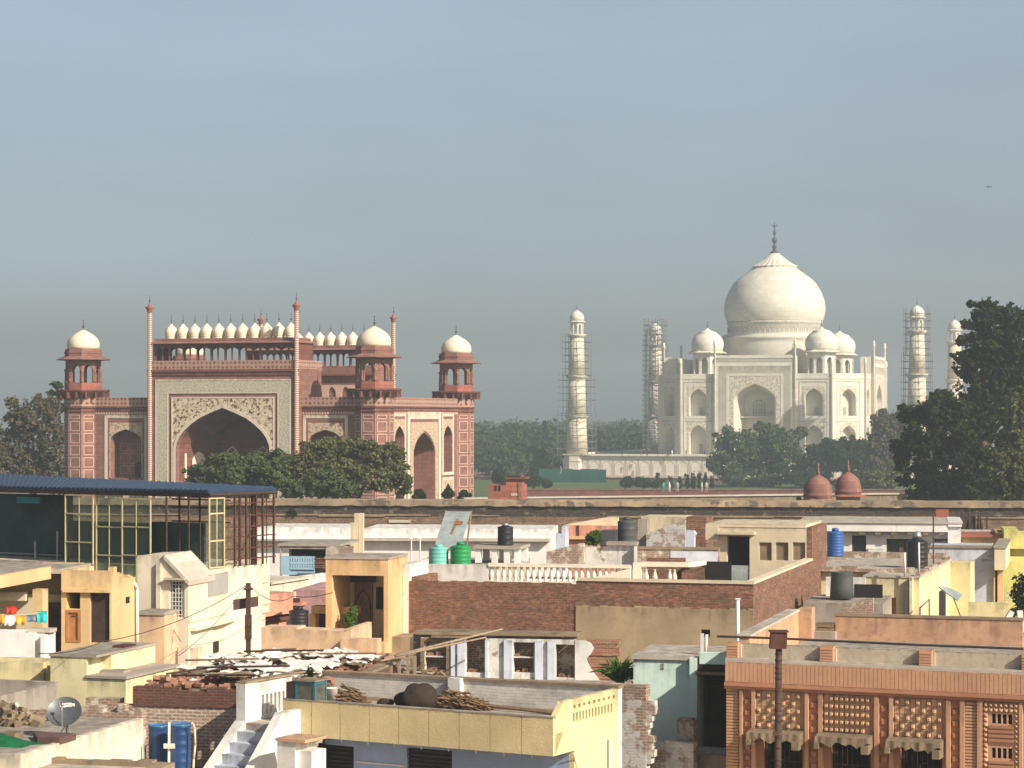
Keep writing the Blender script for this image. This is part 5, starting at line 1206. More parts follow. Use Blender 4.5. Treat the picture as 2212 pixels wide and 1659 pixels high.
# big tanks behind the terrace
def pxtank(name, label, r, x0, x1, ytop, ybot, Y, mat, **kw):
    p = world(*q(r, (x0+x1)/2, ybot), Y); rad = (x1-x0)/2*.27575*Y/FO; H = (ybot-ytop)*.27575*Y/FO
    t = tank(name, label, p.x, Y, p.z, rad, H*.88, mat, cone=H*.055, **kw)
    m = MB(); m.box(-rad*1.1, rad*1.1, -rad*1.1, rad*1.1, -p.z, -.02); o = m.obj('tank_base', M['concrete'], None)
    o.location = (p.x, Y, p.z); tag(o, 'cement block under the '+' '.join(label.split()[:11]), 'tank base'); return t
pxtank('water_tank', 'tall black tank standing among the beige walls behind the balustrade', 'C', 905, 1055, 238, 450, 112, 'grey_plastic', ribs=3)
h = Frame(*q('C', 770, 348), 111, 10); a = rrect(h, 'C', 770, 348, 890, 462); m = MB(); m.box(0, a[1], 0, 1.2, a[2]-.5, a[3]); m.box(.05, a[1]-.05, -.03, 0, a[2], a[3]-.1); solo(m, 'crate', M['grey_plastic'], 'dark square bin between the bush and the tall black tank', 'bin', h)
p = world(*q('C', 715, 460), 110); k = 110/FO*.27575
tree('rooftop_bush', 'round green bush growing on the roof left of the dark bin', p.x, 110, [(0, 0, p.z+55*k, 62*k, 62*k, 58*k), (30*k, 0, p.z+70*k, 50*k, 50*k, 48*k), (-30*k, -.1, p.z+35*k, 40*k, 40*k, 36*k)], 1500, .16, 'leaf_bright', 71, (.05, p.z), 2, cat='bush')
# orange porch house
h = Frame(*q('B', 1075, 558), 92, 13)
t = thing('porch_house', 'orange house with a deep open porch and an arched door in its shade', 'house', h)
uL = h.uw(q('B', 585, 558))[0]; hole = rrect(h, 'B', 635, 702, 1040, 1112); v1 = h.vw(q('B', 1225, 535), 0)[0]
wl = h.uw(q('B', 700, 1112))[1]
m = MB(); m.slab(uL, 0, wl-.5, h.top-.08, 0, .22, [(hole[0], hole[1], wl-.5, hole[3])]); m.box(uL, uL+.22, .22, v1, wl-.5, h.top-.08); m.xf = XS; m.slab(.22, v1, wl-.5, h.top-.08, 0, .22); m.xf = None; m.box(uL+.22, -.22, v1-.2, v1, wl-.5, h.top-.08)
m.box(uL, 0, -.5, v1, 0, wl-.5); m.obj('wall', M['orange'], t)
m = MB(); m.box(uL-.03, .04, -.04, v1+.03, h.top-.079, h.top); m.obj('roof', M['concrete'], t)
m = MB(); m.box(uL+.23, -.23, 2.6, 2.8, wl-.5, h.top-.1); m.obj('back_wall', M['beige'], t)
d = rrect(h, 'B', 815, 750, 955, 1090, 2.6); m = MB(); m.box(d[0], d[1], 2.5, 2.6, d[2], d[3]); m.obj('door', M['wood'], t)
m = MB(); archband(m, (d[0]+d[1])/2, (d[1]-d[0])*.38, d[3]-.35, (d[1]-d[0])*.44, d[3]-.28, d[3]-1.0, d[2]+.2, 2.46, 2.5); m.box(d[0]-.15, d[1]+.15, 2.42, 2.6, d[3], d[3]+.3); m.obj('door_ornament', M['darkwood'], t)
d = rrect(h, 'B', 985, 790, 1035, 960, 2.6); m = MB(); m.box(d[0], d[1], 2.52, 2.6, d[2], d[3]); m.obj('side_window', M['dark'], t)
m = MB(); x = h.vw(q('B', 1110, 1000), 0)[0]; m.box(.0, 4.5, .5, 4.5, 0, wl-.35); m.obj('side_terrace', M['tan'], t)
p = h.sub(hole[0]+.55, .6); pt = thing('potted_plant', 'bushy potted plant in the orange porch', 'plant', None, (p.x, p.y, wl-.5))
m = MB(); m.lathe([(.13, 0), (.19, .3), (.2, .34)], 14); m.obj('pot', M['white'], pt)
crown([(0, 0, .75, .35, .35, .45), (.15, 0, 1.15, .22, .22, .3)], 500, .13, 72).obj('leaves', M['leaf_bright'], pt)
# tan parapets before the porch
h = Frame(*q('B', 80, 1104), 87, 12)
t = thing('tan_house', 'flat tan rendered wall and lower peach step in front of the orange porch', 'house', h)
a = rrect(h, 'B', 80, 1104, 740, 1229); b = h.uw(q('B', 780, 1115))
m = MB(); m.prism([(0, 0), (a[1], 0), (a[1], b[1]-.12), (h.uw(q('B', 360, 1120))[0], h.uw(q('B', 360, 1122))[1]), (h.uw(q('B', 350, 1100))[0], h.top), (0, h.top)], 0, 1.2); m.box(a[1]+.01, b[0], .05, 3.0, 0, b[1]); m.obj('wall', M['peach'], t)
m = MB(); x0 = h.uw(q('F', 700, 215), -.6); x1 = h.uw(q('F', 990, 220), -.6); m.box(x0[0], x1[0], -.6, -.02, 0, x0[1]); m.obj('step', M['peach'], t)
m = MB(); x0 = h.uw(q('F', 680, 335), -1.4); x1 = h.uw(q('F', 1010, 330), -1.4); m.box(x0[0], x1[0]+2.5, -2.2, -.62, 0, x0[1]); m.obj('low_roof', M['pinkwall'], t)
h = Frame(*q('B', 300, 1045), 92, 12)
P = world(*q('B', 375, 1100), 92.5); tank('water_tank', 'squat black water tank in front of the pink house', P.x, P.y, P.z-.1, 78*.27575*92.5/FO, .8, 'black_plastic', cone=.06)
h = Frame(*q('B', 455, 1020), 94, 12); t = thing('porch_post', 'orange doorway with a dark red door between pink house and porch', 'doorway', h); a = rrect(h, 'B', 455, 1020, 505, 1120); m = MB(); m.box(0, a[1], 0, 1, 0, a[3]+.1); m.box(0, a[1]+1.7, .3, 1, a[3]+.1, a[3]+.4); m.obj('post', M['orange'], t); b = rrect(h, 'B', 508, 1000, 585, 1110); m = MB(); m.box(b[0], b[1], .5, .6, 0, b[3]); m.obj('door', M['iron_red'], t)
# the big brick building
h = Frame(*q('C', 1970, 767), 90, 16)
t = thing('brick_building', 'big red brick building with a plastered lower wall and a cream stair tower', 'building', h)
uL = h.uw(q('B', 1240, 742))[0]; vT = h.vw(q('D', 550, 598), 0)[0]; vE = h.vw(q('D', 667, 560), 0)[0]
um = h.uw(q('C', 580, 940)); hole = rrect(h, 'C', 1562, 1122, 1632, 1180)
m = MB(); m.slab(um[0], 0, 0, h.top, 0, .3, [hole]); m.slab(uL, um[0]-.001, 0, h.top-.17, 0, .3); m.xf = XS; m.slab(.3, vT, 0, h.top, 0, .3); m.xf = None
m.box(uL, uL+.3, .3, vT, 0, h.top); m.box(uL+.3, -.3, .5, vT, 0, h.top-1.0); m.obj('brickwork', M['brick'], t)
m = MB(); m.slab(um[0], -.002, 0, um[1], -.05, -.001, [hole]); m.obj('render', M['tan'], t)
m = MB(); rr = random.Random(9); x = um[0]
while x < -.1:
    l = rr.uniform(.1, .5); m.box(x, min(x+l, -.002), -.045, -.003, um[1]-.001, um[1]+rr.uniform(.0, .09)); x += l
m.obj('ragged_edge', M['tan'], t)
m = MB(); m.box(hole[0], hole[1], .29, .3, hole[2], hole[3]); m.obj('hole', M['void'], t)
m = MB(); x = rrect(h, 'B', 1187, 612, 1240, 1170); m.box(x[0], uL-.002, .02, 2.5, x[2], x[3]); m.obj('white_end_wall', M['white'], t)
m = MB(); uc = h.uw(q('C', 590, 750))[0]; m.box(uc, .04, -.06, .36, h.top, h.top+.11); m.xf = XS; m.box(.37, vT, -.05, .36, h.top, h.top+.1); m.xf = None; m.obj('coping', M['beige'], t)
m = MB(); x = uL; rr = random.Random(4)
while x < uc-.3:
    l = rr.uniform(.2, .6); zz = h.top if x > um[0] else h.top-.17; m.box(x, x+l-.03, .02, .28, zz, zz+rr.choice((0.01, .03, .05, .07))); x += l
m.obj('loose_bricks', M['brick'], t)
zT = h.vw(q('D', 555, 300), 0)[1]; uT = h.uw(q('C', 1700, 300), vT)[0]
door = rrect(h, 'C', 1762, 392, 1940, 755, vT); vents = [rrect(h, 'D', x0, 440, x0+98, 580, vT) for x0 in (137, 267, 400)]
wfl = h.top-1.0
m = MB(); m.slab(uT, -.25, wfl, zT-.15, vT, vT+.25, [(door[0], door[1], wfl, door[3])]+vents); m.box(uT, uT+.2, vT+.25, vE, wfl, zT-.15); m.obj('tower_wall', M['beige'], t)
m = MB(); m.xf = XS; m.slab(vT, vE, 0, zT-.12, 0, .245); m.xf = None; m.box(-.3, -.245, vT+.26, vE, 0, zT-.15); m.obj('tower_brick_side', M['brick'], t)
uo = h.uw(q('C', 1597, 300), vT)[0]; m = MB(); m.box(uo, -.26, vT-.03, vE, zT-.15, zT); m.box(uo, uT, vT-.1, vE, zT-.75, zT-.151); m.obj('tower_roof', M['beige'], t)
c = rrect(h, 'C', 1700, 357, 1990, 388, vT); m = MB(); m.box(c[0], c[1], vT-.55, vT-.001, c[2]+.1, c[3]); m.obj('door_canopy', M['beige'], t)
m = MB(); m.box(door[0], door[1], vT+.6, vT+.7, wfl, door[3]); m.obj('stair_dark', M['void'], t)
m = MB(); x = rrect(h, 'C', 1772, 622, 1940, 752, vT); m.box(x[0], x[1], vT+.05, vT+.12, wfl, x[3]); m.obj('sheet_gate', M['grey_sheet'], t)
m = MB()
for (a, b, c1, d) in vents:
    m.box(a, b, vT+.12, vT+.2, c1, d)
m.obj('vent_screen', M['broken'], t)
# iron pole, small pipe before the brick wall
p0, p1 = world(*q('C', 1850, 1180), 88), world(*q('C', 1848, 885), 88); m = MB(); m.tube(p0-Vector((0, 0, 4)), p1, .075, 8); m.box(p1.x-.1, p1.x+.1, p1.y-.1, p1.y+.1, p1.z, p1.z+.04); solo(m, 'vent_pipe', M['white_pipe'], 'tall white vent pipe standing before the brick building corner', 'pipe')
# ------------------------------------------------------------ left: blue roofed glass terrace
h = Frame(*q('A', 1640, 178), 88, 32)
t = thing('roofed_terrace', 'blue sheet roofed rooftop terrace with yellow framed glass screens at the left edge', 'terrace', h)
zr = h.top; fl = (0, 178)
uL = -14.0
def loc(p): d = Vector((p[0]-h.x, p[1]-h.y)); return d.x*h.u[0]+d.y*h.u[1], d.x*h.v[0]+d.y*h.v[1]
BR = h.uv(q('A', 2165, 155), zr); BL = h.uv(q('A', -60, 42), zr); FL = h.uv(q('A', -60, 139), zr)
m = MB(); m.prismz([(FL[0], FL[1]), (0, -.05), (BR[0], BR[1]), (BL[0], BL[1])], zr, zr+.12); m.obj('roof_sheet', M['blue_sheet'], t)
m = MB(); n = 46
for k in range(n):
    f = (k+.5)/n; a = Vector(FL).lerp(Vector((0, -.05)), f); b = Vector(BL).lerp(Vector(BR), f)
    m.tube((a.x, a.y-.02, zr+.12), (b.x, b.y, zr+.12), .05, 6)
m.obj('roof_rib', M['blue_sheet'], t)
m = MB(); m.box(FL[0], .0, .0, .1, zr-.16, zr-.002); m.tube((0, 0, zr-.08), (BR[0], BR[1], zr-.08), .08, 6); m.obj('eave_beam', M['darkwood'], t)
zf = h.uw(q('A', 1640, 772))[1]
def U(x, y=178): return h.uw(q('A', x, y))[0]
def screen(x0, x1, ytop, ybot, rows, cols, mat='frame_yellow', gm='glass', v=0., off=0.):
    a, b = U(x0, ytop), U(x1, ytop); z1 = h.uw(q('A', (x0+x1)/2, ytop))[1]; z0 = h.uw(q('A', (x0+x1)/2, ybot))[1]
    z1 = min(z1, zr-.17)
    m = MB(); m.ring(a, b, z0, z1, .05, v+off, v+off+.06)
    for r in rows: zz = h.uw(q('A', (x0+x1)/2, r))[1]; m.box(a+.05, b-.05, v+off+.005, v+off+.055, zz-.025, zz+.025)
    for c in range(1, cols): xx = a+(b-a)*c/cols; m.box(xx-.018, xx+.018, v+off+.01, v+off+.05, z0+.05, z1-.05)
    o = m.obj('glass_screen', M[mat], t)
    g = MB(); g.box(a+.04, b-.04, v+off+.03, v+off+.04, z0+.04, z1-.04); g.obj('pane', M[gm], o)
screen(505, 728, 165, 735, (338, 560), 2)
screen(736, 945, 190, 800, (442, 665), 2, off=.09)
screen(950, 1178, 215, 900, (442, 665), 2)
m = MB(); m.xf = None
for x in (1245, 1405, 1590): m.box(U(x)-.03, U(x)+.03, 1.2, 1.26, zf, zr-.17)
for x in (1300, 1475): m.box(U(x)-.03, U(x)+.03, .0, .06, h.uw(q('A', x, 650))[1], zr-.17)
for y in (235, 300, 410): zz = h.uw(q('A', 1400, y))[1]; m.box(U(1180), U(1640), 1.27, 1.31, zz-.03, zz+.03)
zz = h.uw(q('A', 1330, 650))[1]; m.box(U(1185), U(1475), 0, .06, zz-.05, zz+.02)
m.obj('steel_frame', M['iron'], t)
# corner yellow screen and the brown cage along the right edge
L = Vector(BR).length
ang = math.atan2(-BR[0], BR[1])
XR = Matrix.Rotation(math.pi/2+ang, 4, 'Z')   # plane running from the corner to the back right corner
z0 = h.uw(q('A', 1670, 770))[1]
m = MB(); m.xf = XR; w_ = .95; m.ring(0, w_, z0, zr-.17, .055, 0, .06)
for y in (340, 555): zz = h.uw(q('A', 1665, y))[1]; m.box(.055, w_-.055, .005, .055, zz-.03, zz+.03)
m.box(w_/2-.02, w_/2+.02, .01, .05, z0+.055, zr-.23)
o = m.obj('glass_screen', M['frame_yellow'], t); g = MB(); g.xf = XR; g.box(.05, w_-.05, .03, .04, z0+.05, zr-.2); g.obj('pane', M['glass'], o)
m = MB(); m.xf = XR
for k, f in enumerate((.38, .46, .55, .70, .80, .97)): m.box(L*f-.035, L*f+.035, 0, .07, z0, zr-.17)
m.box(L*.68, L*.68+.14, .1, .24, z0, zr-.17)
for f in (.1, .25, .42, .56, .72, .9): zz = z0+(zr-.17-z0)*f; m.box(w_+.1, L, .02, .05, zz-.025, zz+.025)
for f in (.44, .6, .86): m.box(L*f-.012, L*f+.012, .02, .05, z0, zr-.17)
m.tube((L*.4, .1, z0), (L*.7, .1, zr-1.2), .025)
m.obj('iron_cage', M['iron_red'], t)
# dark teal sheeting and posts deep inside, floor
UV = lambda x, y, v: h.uw(q('A', x, y), v)
m = MB(); m.box(UV(560, 400, 2.4)[0], UV(1180, 400, 2.4)[0], 2.4, 2.5, zf, UV(800, 400, 2.4)[1]); m.box(uL-3, UV(560, 400, 2.2)[0], 2.2, 2.3, zf, zr-.3); m.box(UV(1190, 400, 2.6)[0], UV(1600, 400, 2.6)[0], 2.6, 2.7, zf, UV(1400, 405, 2.6)[1]); m.obj('dark_sheeting', M['teal_dark'] if 'teal_dark' in M else M['glass_dark'], t)
m = MB(); m.box(U(498)-.06, U(498)+.06, .1, .22, zf, zr-.17); m.box(U(345)-.1, U(345)+.1, 1.2, 1.35, zf, zr-.17); m.obj('post', M['iron_red'], t)
m = MB(); x = U(155); zz = h.uw(q('A', 155, 560))[1]; m.tube((x, .9, zf), (x, .9, zz), .05); zz = h.uw(q('A', 250, 670))[1]; m.tube((uL-1, 1.0, zz), (U(345), 1.0, zz), .035); m.tube((U(342), .8, zf), (U(342), .8, h.uw(q('A', 342, 480))[1]), .05); m.obj('hand_rail', M['steel'], t)
m = MB(); m.box(U(-60), U(120), 1.4, 1.58, h.uw(q('A', 60, 265))[1], h.uw(q('A', 60, 215))[1]); m.obj('turquoise_awning', M['turq'], t)
m = MB(); m.box(uL-2, -.1, .15, 3.4, 0, zf); m.obj('storey_below', M['cream'], t)
# cream house with the gable
h = Frame(*q('A', 1475, 862), 85, 13)
t = thing('gabled_house', 'cream house with a sloping gable, a barred window and grey panelled parapet', 'house', h)
A_ = lambda x, y: h.uw(q('A', x, y))
u0 = A_(1075, 700)[0]; ug, wg = A_(1300, 662)
P = [(u0, 0), (0, 0), (0, h.top), (ug, wg), (u0, wg-.05)]
m = MB(); win = rrect(h, 'A', 1325, 860, 1445, 1160)
m.prism(P, .18, 2.6)
m.slab(u0, 0, 0, h.top-.02, 0, .175, [win]); m.prism([(u0, h.top-.019), (-.001, h.top-.019), (ug, wg), (u0, wg-.05)], 0, .175)
v1, w1 = h.vw(q('A', 2112, 700), 0); wr0 = h.vw(q('A', 1480, 815), 0)[1]
z_ov = h.vw(q('E', 1490, 160), 0)[1]
m.box(-7, -.001, 2.61, v1, z_ov, wr0-1.3); m.box(-.28, 0, 2.61, v1, wr0-1.3, wr0); m.box(-7, -.08, 2.61, v1-.3, 0, z_ov); m.box(-6, -.29, v1-.28, v1, wr0-1.29, wr0)
m.obj('wall', M['cream'], t)
m = MB(); m.hexa([(ug-.05, -.12, wg-.14), (.06, -.12, h.top-.18), (.06, 2.7, h.top-.18), (ug-.05, 2.7, wg-.14)], [(ug-.05, -.12, wg+.02), (.06, -.12, h.top-.0), (.06, 2.7, h.top-.0), (ug-.05, 2.7, wg+.02)]); m.obj('sloping_roof', M['concrete_pale'], t)
x = A_(1268, 700)[0]; m = MB(); m.box(x-.18, x, -.14, -.001, 0, wg-.3); m.obj('wall_rib', M['cream'], t)
m = MB(); m.ring(win[0], win[1], win[2], win[3], .06, .03, .1)
for k in range(1, 5): xx = win[0]+(win[1]-win[0])*k/5; m.box(xx-.012, xx+.012, .04, .07, win[2]+.06, win[3]-.06)
for k in range(1, 9): zz = win[2]+(win[3]-win[2])*k/9; m.box(win[0]+.06, win[1]-.06, .045, .065, zz-.012, zz+.012)
o = m.obj('window', M['white_pipe'], t); g = MB(); g.box(win[0], win[1], .13, .17, win[2], win[3]); g.obj('pane', M['glass_dark'], o)
m = MB(); m.box(win[0]-.1, win[1]+.1, -.3, -.001, win[3]+.03, win[3]+.1); m.obj('window_hood', M['concrete_pale'], t)
m = MB()
for x0, x1, y0, y1 in ((1628, 1790, 778, 860), (1845, 2022, 742, 822)):
    a = h.vw(q('A', x0, y0), 0); b = h.vw(q('A', x1, y1-15), 0); m.box(-.01, .03, a[0], b[0], wr0-.98, wr0-.16)
m.obj('grey_panel', M['concrete_grey'], t)
m = MB(); a = h.vw(q('A', 1800, 760), 0)[0]; b = h.vw(q('A', 2060, 715), 0)[0]; m.box(-.3, .05, a, a+.55, wr0-1.0, wr0+.1); m.box(-.3, .05, b-.4, b+.6, wr0-.9, wr0+.12); m.obj('parapet_pier', M['cream'], t)
m = MB()
for r, x0, y0, x1, y1 in (('E', 1795, 95, 1852, 245), ('E', 1632, 235, 1712, 360)):
    a = h.vw(q(r, x0, y1), -.05); b = h.vw(q(r, x1, y0), -.05); m.box(-.079, -.03, a[0], b[0], a[1]+.1, b[1]+.02)
m.obj('window', M['dark'], t)
m = MB(); a = h.vw(q('E', 1500, 150), 0)[0]; b = h.vw(q('E', 1790, 110), 0)[0]; m.box(-.3, .22, .2, v1*.5, z_ov+.02, z_ov+.14); m.box(.0, .05, .0, v1, z_ov+.35, z_ov+.45); m.obj('ledge', M['cream'], t)
m = MB(); m.box(-.34, .35, .1, .8, 0, z_ov-.6); m.obj('lower_bay', M['cream'], t)
# peach wall between
h = Frame(*q('A', 1288, 1112), 83.2, 12)
u0 = h.uw(q('A', 1072, 1120))[0]; t = thing('peach_house', 'low peach house end between the yellow house and the gabled house', 'house', h)
m = MB(); m.box(u0, 0, 0, 1.4, 0, h.top-.1); m.obj('wall', M['peach'], t); m = MB(); m.box(u0-.02, .03, -.05, 1.4, h.top-.1, h.top+.02); m.obj('roof', M['concrete'], t)
# yellow ochre house with doors and broken parapet
h = Frame(*q('A', 875, 786), 80, 10)
t = thing('yellow_house', 'ochre yellow house with broken parapet, dark doors and shaded veranda', 'house', h)
A_ = lambda x, y, v=0: h.uw(q('A', x, y), v)
u0 = A_(480, 786)[0]; wfl = h.uw(q('E', 780, 248))[1]
d1 = rrect(h, 'A', 705, 955, 858, 1400); d2 = rrect(h, 'A', 520, 955, 628, 1082); d3 = rrect(h, 'A', 505, 1092, 632, 1400)
m = MB(); m.slab(u0, 0, wfl-1, h.top, 0, .2, [(d1[0], d1[1], wfl, d1[3]), d2, (d3[0]+.06, d3[1], wfl, d3[3])])
v1 = h.vw(q('A', 1062, 830), 0)[0]
m.xf = XS; n = 7; rr = random.Random(2)
for k in range(n): a, b = .2+(v1-.2)*k/n, .2+(v1-.2)*(k+1)/n; m.slab(a, b, wfl-1, h.top+(.12 if k == 0 else -.1-.05*k+rr.uniform(-.08, .06)), 0, .2)
m.xf = None
m.box(u0, u0+.2, .2, v1, wfl-1, h.top); m.box(u0+.2, -.2, v1-.2, v1, wfl-1, h.top-.3); m.box(u0-6, 0, -.3, v1, 0, wfl-1.001)
m.obj('wall', M['ochre'], t)
m = MB(); m.box(u0+.2, -.2, .2, v1-.2, h.top-.5, h.top-.4); m.obj('roof', M['concrete'], t)
m = MB(); m.box(u0+.2, -.2, 1.6, 1.7, wfl-1, h.top-.5); m.obj('dark_interior', M['void'], t)
m = MB(); m.box(d3[0]+.02, d3[1]+.05, -.04, .05, wfl, wfl+.1) if False else None
m.ring(d3[0]+.06, d3[1]-.01, wfl, d3[3], .09, -.02, .1); m.box(d3[0]+.15, d3[1]-.1, .05, .1, wfl, d3[3]-.09); o = m.obj('door', M['wood_orange'], t)
m = MB(); m.box(d3[0]+.24, d3[1]-.2, .03, .05, wfl+.9, d3[3]-.2); m.obj('door_panel', M['iron_red'], o)
m = MB(); m.box(d1[0]+.02, d1[1]-.02, .12, .17, wfl, d1[3]-.05); m.obj('dark_door', M['darkwood'], t)
b = rrect(h, 'A', 985, 990, 1010, 1040); a = h.vw(q('A', 985, 1040), 0); c = h.vw(q('A', 1012, 985), 0); m = MB(); m.box(-.05, .02, a[0], c[0], a[1], c[1]); m.obj('vent_hole', M['void'], t)
a = A_(500, 950); c = A_(875, 950); m = MB(); m.box(a[0], c[0], -.16, -.001, a[1], a[1]+.1); m.obj('door_lintel', M['ochre'], t)
pr = h.vw(q('A', 1055, 880), 0)[0]; m = MB(); m.tube((.1, pr, wfl-1), (.1, pr, h.top-.8), .06, 8); m.tube((.1, pr, h.top-.8), (0, pr-.1, h.top-.55), .06, 8); m.obj('rain_pipe', M['white_pipe'], t)
m = MB(); rr = random.Random(6)
for r0, r1, y in ((150, 330, 740), (330, 640, 728), (640, 720, 750), (720, 940, 800)):
    a, c = A_(r0, y, 2.6), A_(r1, y, 2.6); m.box(a[0], c[0]-.01, 2.6, 2.85, h.top-.4, a[1]+rr.uniform(-.03, .05))
m.obj('broken_parapet', M['ochre'], t)
# veranda roof
ue = A_(372, 800)[0]; wv = h.top-.02
m = MB(); m.box(u0-6, ue, -6, -.02, wv-.1, wv+.08); m.box(u0-6, u0-.02, -.02, 3, wv-.1, wv+.08); m.obj('veranda_roof', M['concrete'], t)
m = MB(); m.box(ue, ue+.14, -6.1, -.01, wv-.28, wv+.16); m.obj('veranda_edge', M['ochre'], t)
m = MB(); m.box(u0-6, u0-.01, 1.0, 1.2, wfl-1, wv-.11); m.obj('veranda_back', M['tan'], t)
m = MB(); a = A_(255, 930, -.8); c = A_(335, 930, -.8); m.box(a[0], c[0], -.8, -.3, wfl-1, a[1]); m.obj('veranda_pillar', M['ochre'], t)
m = MB(); a = A_(0, 970, -.2); c = A_(255, 930, -.2); m.box(u0-6, c[0], -.9, -.7, wv-1.0, wv-.7); m.box(u0-6, a[0]+2.2, .7, .9, wfl-1, wv-.9); m.obj('veranda_beam', M['beige'], t)
m = MB(); a = A_(345, 1030, .5); c = A_(480, 1030, .5); m.box(a[0], c[0], .4, .5, wfl-1, a[1]); m.obj('dark_door', M['darkwood'], t)
# washing line
cl = [('orange', -20, 38, 1122, 1200, (.72, .36, .06), 'orange cloth at the left end of the washing line'), ('white', 38, 122, 1130, 1222, (.82, .80, .78), 'white shirt on the washing line'), ('amber', 122, 206, 1135, 1212, (.74, .42, .07), 'amber cloth on the washing line beside the white shirt'), ('grey', 206, 290, 1130, 1190, (.16, .2, .24), 'grey striped cloth on the washing line'), ('teal', 288, 370, 1098, 1200, (.03, .46, .44), 'teal cloth at the right end of the washing line'), ('red', 50, 132, 1062, 1132, (.55, .05, .03), 'red garment hanging above the washing line')]
Yc = 77.4
m = MB(); m.path([world(*q('A', -60, 1125), Yc), world(*q('A', 60, 1134), Yc), world(*q('A', 220, 1130), Yc), world(*q('A', 375, 1095), Yc)], .012, 4); solo(m, 'washing_line', M['white_pipe'], 'thin washing line strung under the veranda of the yellow house', 'washing line')
rr = random.Random(12)
for nm, x0, x1, y0, y1, c, lb in cl:
    m = MB(); nu, nv = 9, 7; V = []
    Y0 = Yc-.02 if nm != 'red' else Yc+.7
    for j in range(nv):
        for i in range(nu):
            fx, fy = i/(nu-1), j/(nv-1)
            p = world(*q('A', x0+(x1-x0)*fx*(1-.06*fy)+4*math.sin(fy*4+x0), y0+(y1-y0)*fy*(1-.14*abs(math.sin(fx*5+x0)))), Y0+.05*math.sin(fx*9+x0)*fy+.03*math.sin(fy*6)); V.append(p)
    F_ = [(j*nu+i, j*nu+i+1, (j+1)*nu+i+1, (j+1)*nu+i) for j in range(nv-1) for i in range(nu-1)]
    m.add(V+[v+Vector((0, .015, 0)) for v in V], F_+[tuple(len(V)+k for k in reversed(f)) for f in F_], True)
    solo(m, 'hanging_cloth', plain(nm+'_cloth', c, .95, 0, .25, 5.), lb, 'cloth', group='washing on the line')
# white and yellow low walls at the left edge
h = Frame(*q('E', -20, 168), 75.5, 8)
t = thing('white_parapet', 'bright white parapet block at the left edge below the washing line', 'parapet', h)
a = h.uw(q('E', 270, 168))[0]; c = h.uw(q('E', 355, 172))[0]; m = MB(); m.box(-2, a, 0, 1.2, 0, h.top); m.box(a+.25, c, -.12, 1.0, 0, h.top-.05); m.box(a+.001, a+.249, .15, 1., 0, h.top-.03); m.obj('wall', M['white_clean'], t)
m = MB(); a = h.uw(q('E', 200, 160))[0]; m.box(a, a+.8, .2, .8, h.top, h.top+.12); m.obj('loose_slab', M['concrete_pale'], t)
h = Frame(*q('E', -20, 398), 72.5, 8)
t = thing('yellow_parapet', 'pale yellow parapet wall at the left edge under the white block', 'parapet', h)
a = h.uw(q('E', 340, 405))[0]; c = h.uw(q('E', 388, 405))[0]; m = MB(); m.box(-2, a, 0, 1.5, 0, h.top); m.box(a+.2, c, -.2, 1.5, 0, h.top-.03); m.box(a+.001, a+.199, .2, 1.5, 0, h.top-.02); m.obj('wall', M['yellow'], t)
# stepped yellow block
h = Frame(*q('E', 985, 512), 70, 18)
t = thing('stepped_house', 'lemon yellow stepped house block with two flat concrete roofs', 'house', h)
E_ = lambda x, y, v=0: h.uw(q('E', x, y), v)
u2 = E_(680, 500)[0]; u1 = E_(395, 340)[0]; wu = E_(500, 340)[1]; um = E_(872, 400, 1.0)[0]
vl = h.vw(q('E', 1400, 396), 0)[0]; vu = h.vw(q('E', 1203, 262), um)[0]; vu = min(max(vu, 4), 9)
m = MB(); m.box(u2, 0, 0, vl, 0, h.top-.08); m.obj('lower_wall', M['lemon'], t)
m = MB(); m.box(u2-.01, .06, -.06, vl+.05, h.top-.08, h.top); m.box(E_(800, 470, .9)[0], -.5, .8, 1.3, h.top, h.top+.08); m.obj('lower_roof', M['concrete'], t)
m = MB(); m.box(u1, u2-.001, 0, vu, 0, wu-.06); m.box(u2, um, 1.0, vu, h.top+.001, wu-.06); m.obj('upper_wall', M['lemon'], t)
m = MB(); m.box(u1-.04, um+.03, -.04, vu+.03, wu-.06, wu+.02); m.obj('upper_roof', M['concrete'], t)
m = MB(); m.box(u1+1.4, um-.6, vu-1.8, vu-1.0, wu+.02, wu+.08); m.obj('roof_mat', M['iron_red'], t)
# dark yard roof to its left
h = Frame(*q('E', 388, 578), 66.5, 16)
t = thing('flat_roof_house', 'bare flat concrete roof with a raised edge at the left, shaded by the stepped house', 'house', h)
m = MB(); m.box(-9, -.25, -3.2, .5, 0, h.top-.45); m.obj('wall', M['concrete'], t)
m = MB(); m.box(-9, -.25, -3.2, .5, h.top-.45, h.top-.38); m.obj('roof', M['concrete_grey'], t)
m = MB(); m.box(-.24, 0, -3.2, .6, 0, h.top+.02); m.box(-9, -.25, .5, .75, 0, h.top+.02); m.obj('parapet', M['concrete'], t)
# house with the satellite dish
h = Frame(*q('E', 1085, 850), 62.5, 16)
t = thing('flat_roof_house', 'low flat roofed house with a sunlit white side wall and a satellite dish', 'house', h)
vn = h.vw(q('E', 315, 1082), 0)[0]
m = MB(); m.box(-.2, 0, vn-1.0, .3, 0, h.top); m.box(-9, -.2, vn-1, .3, 0, h.top-.12); m.obj('wall', M['cream'], t)
m = MB(); m.box(-9, -.2, vn-1, .3, h.top-.12, h.top-.04); m.obj('roof', M['concrete'], t)
DR = h.top-.04; DH = h
m = MB(); rr = random.Random(3)
a = h.uw(q('E', 640, 760), .3)[0]; x = a
while x < -.1:
    l = rr.uniform(.2, .6); m.box(x, min(x+l, -.05), .31, .6, 0, h.top+rr.uniform(.1, .42)); x += l
m.box(-9, a, .31, .55, 0, h.top+.12); m.obj('ruined_edge', M['brick_wash2'], t)
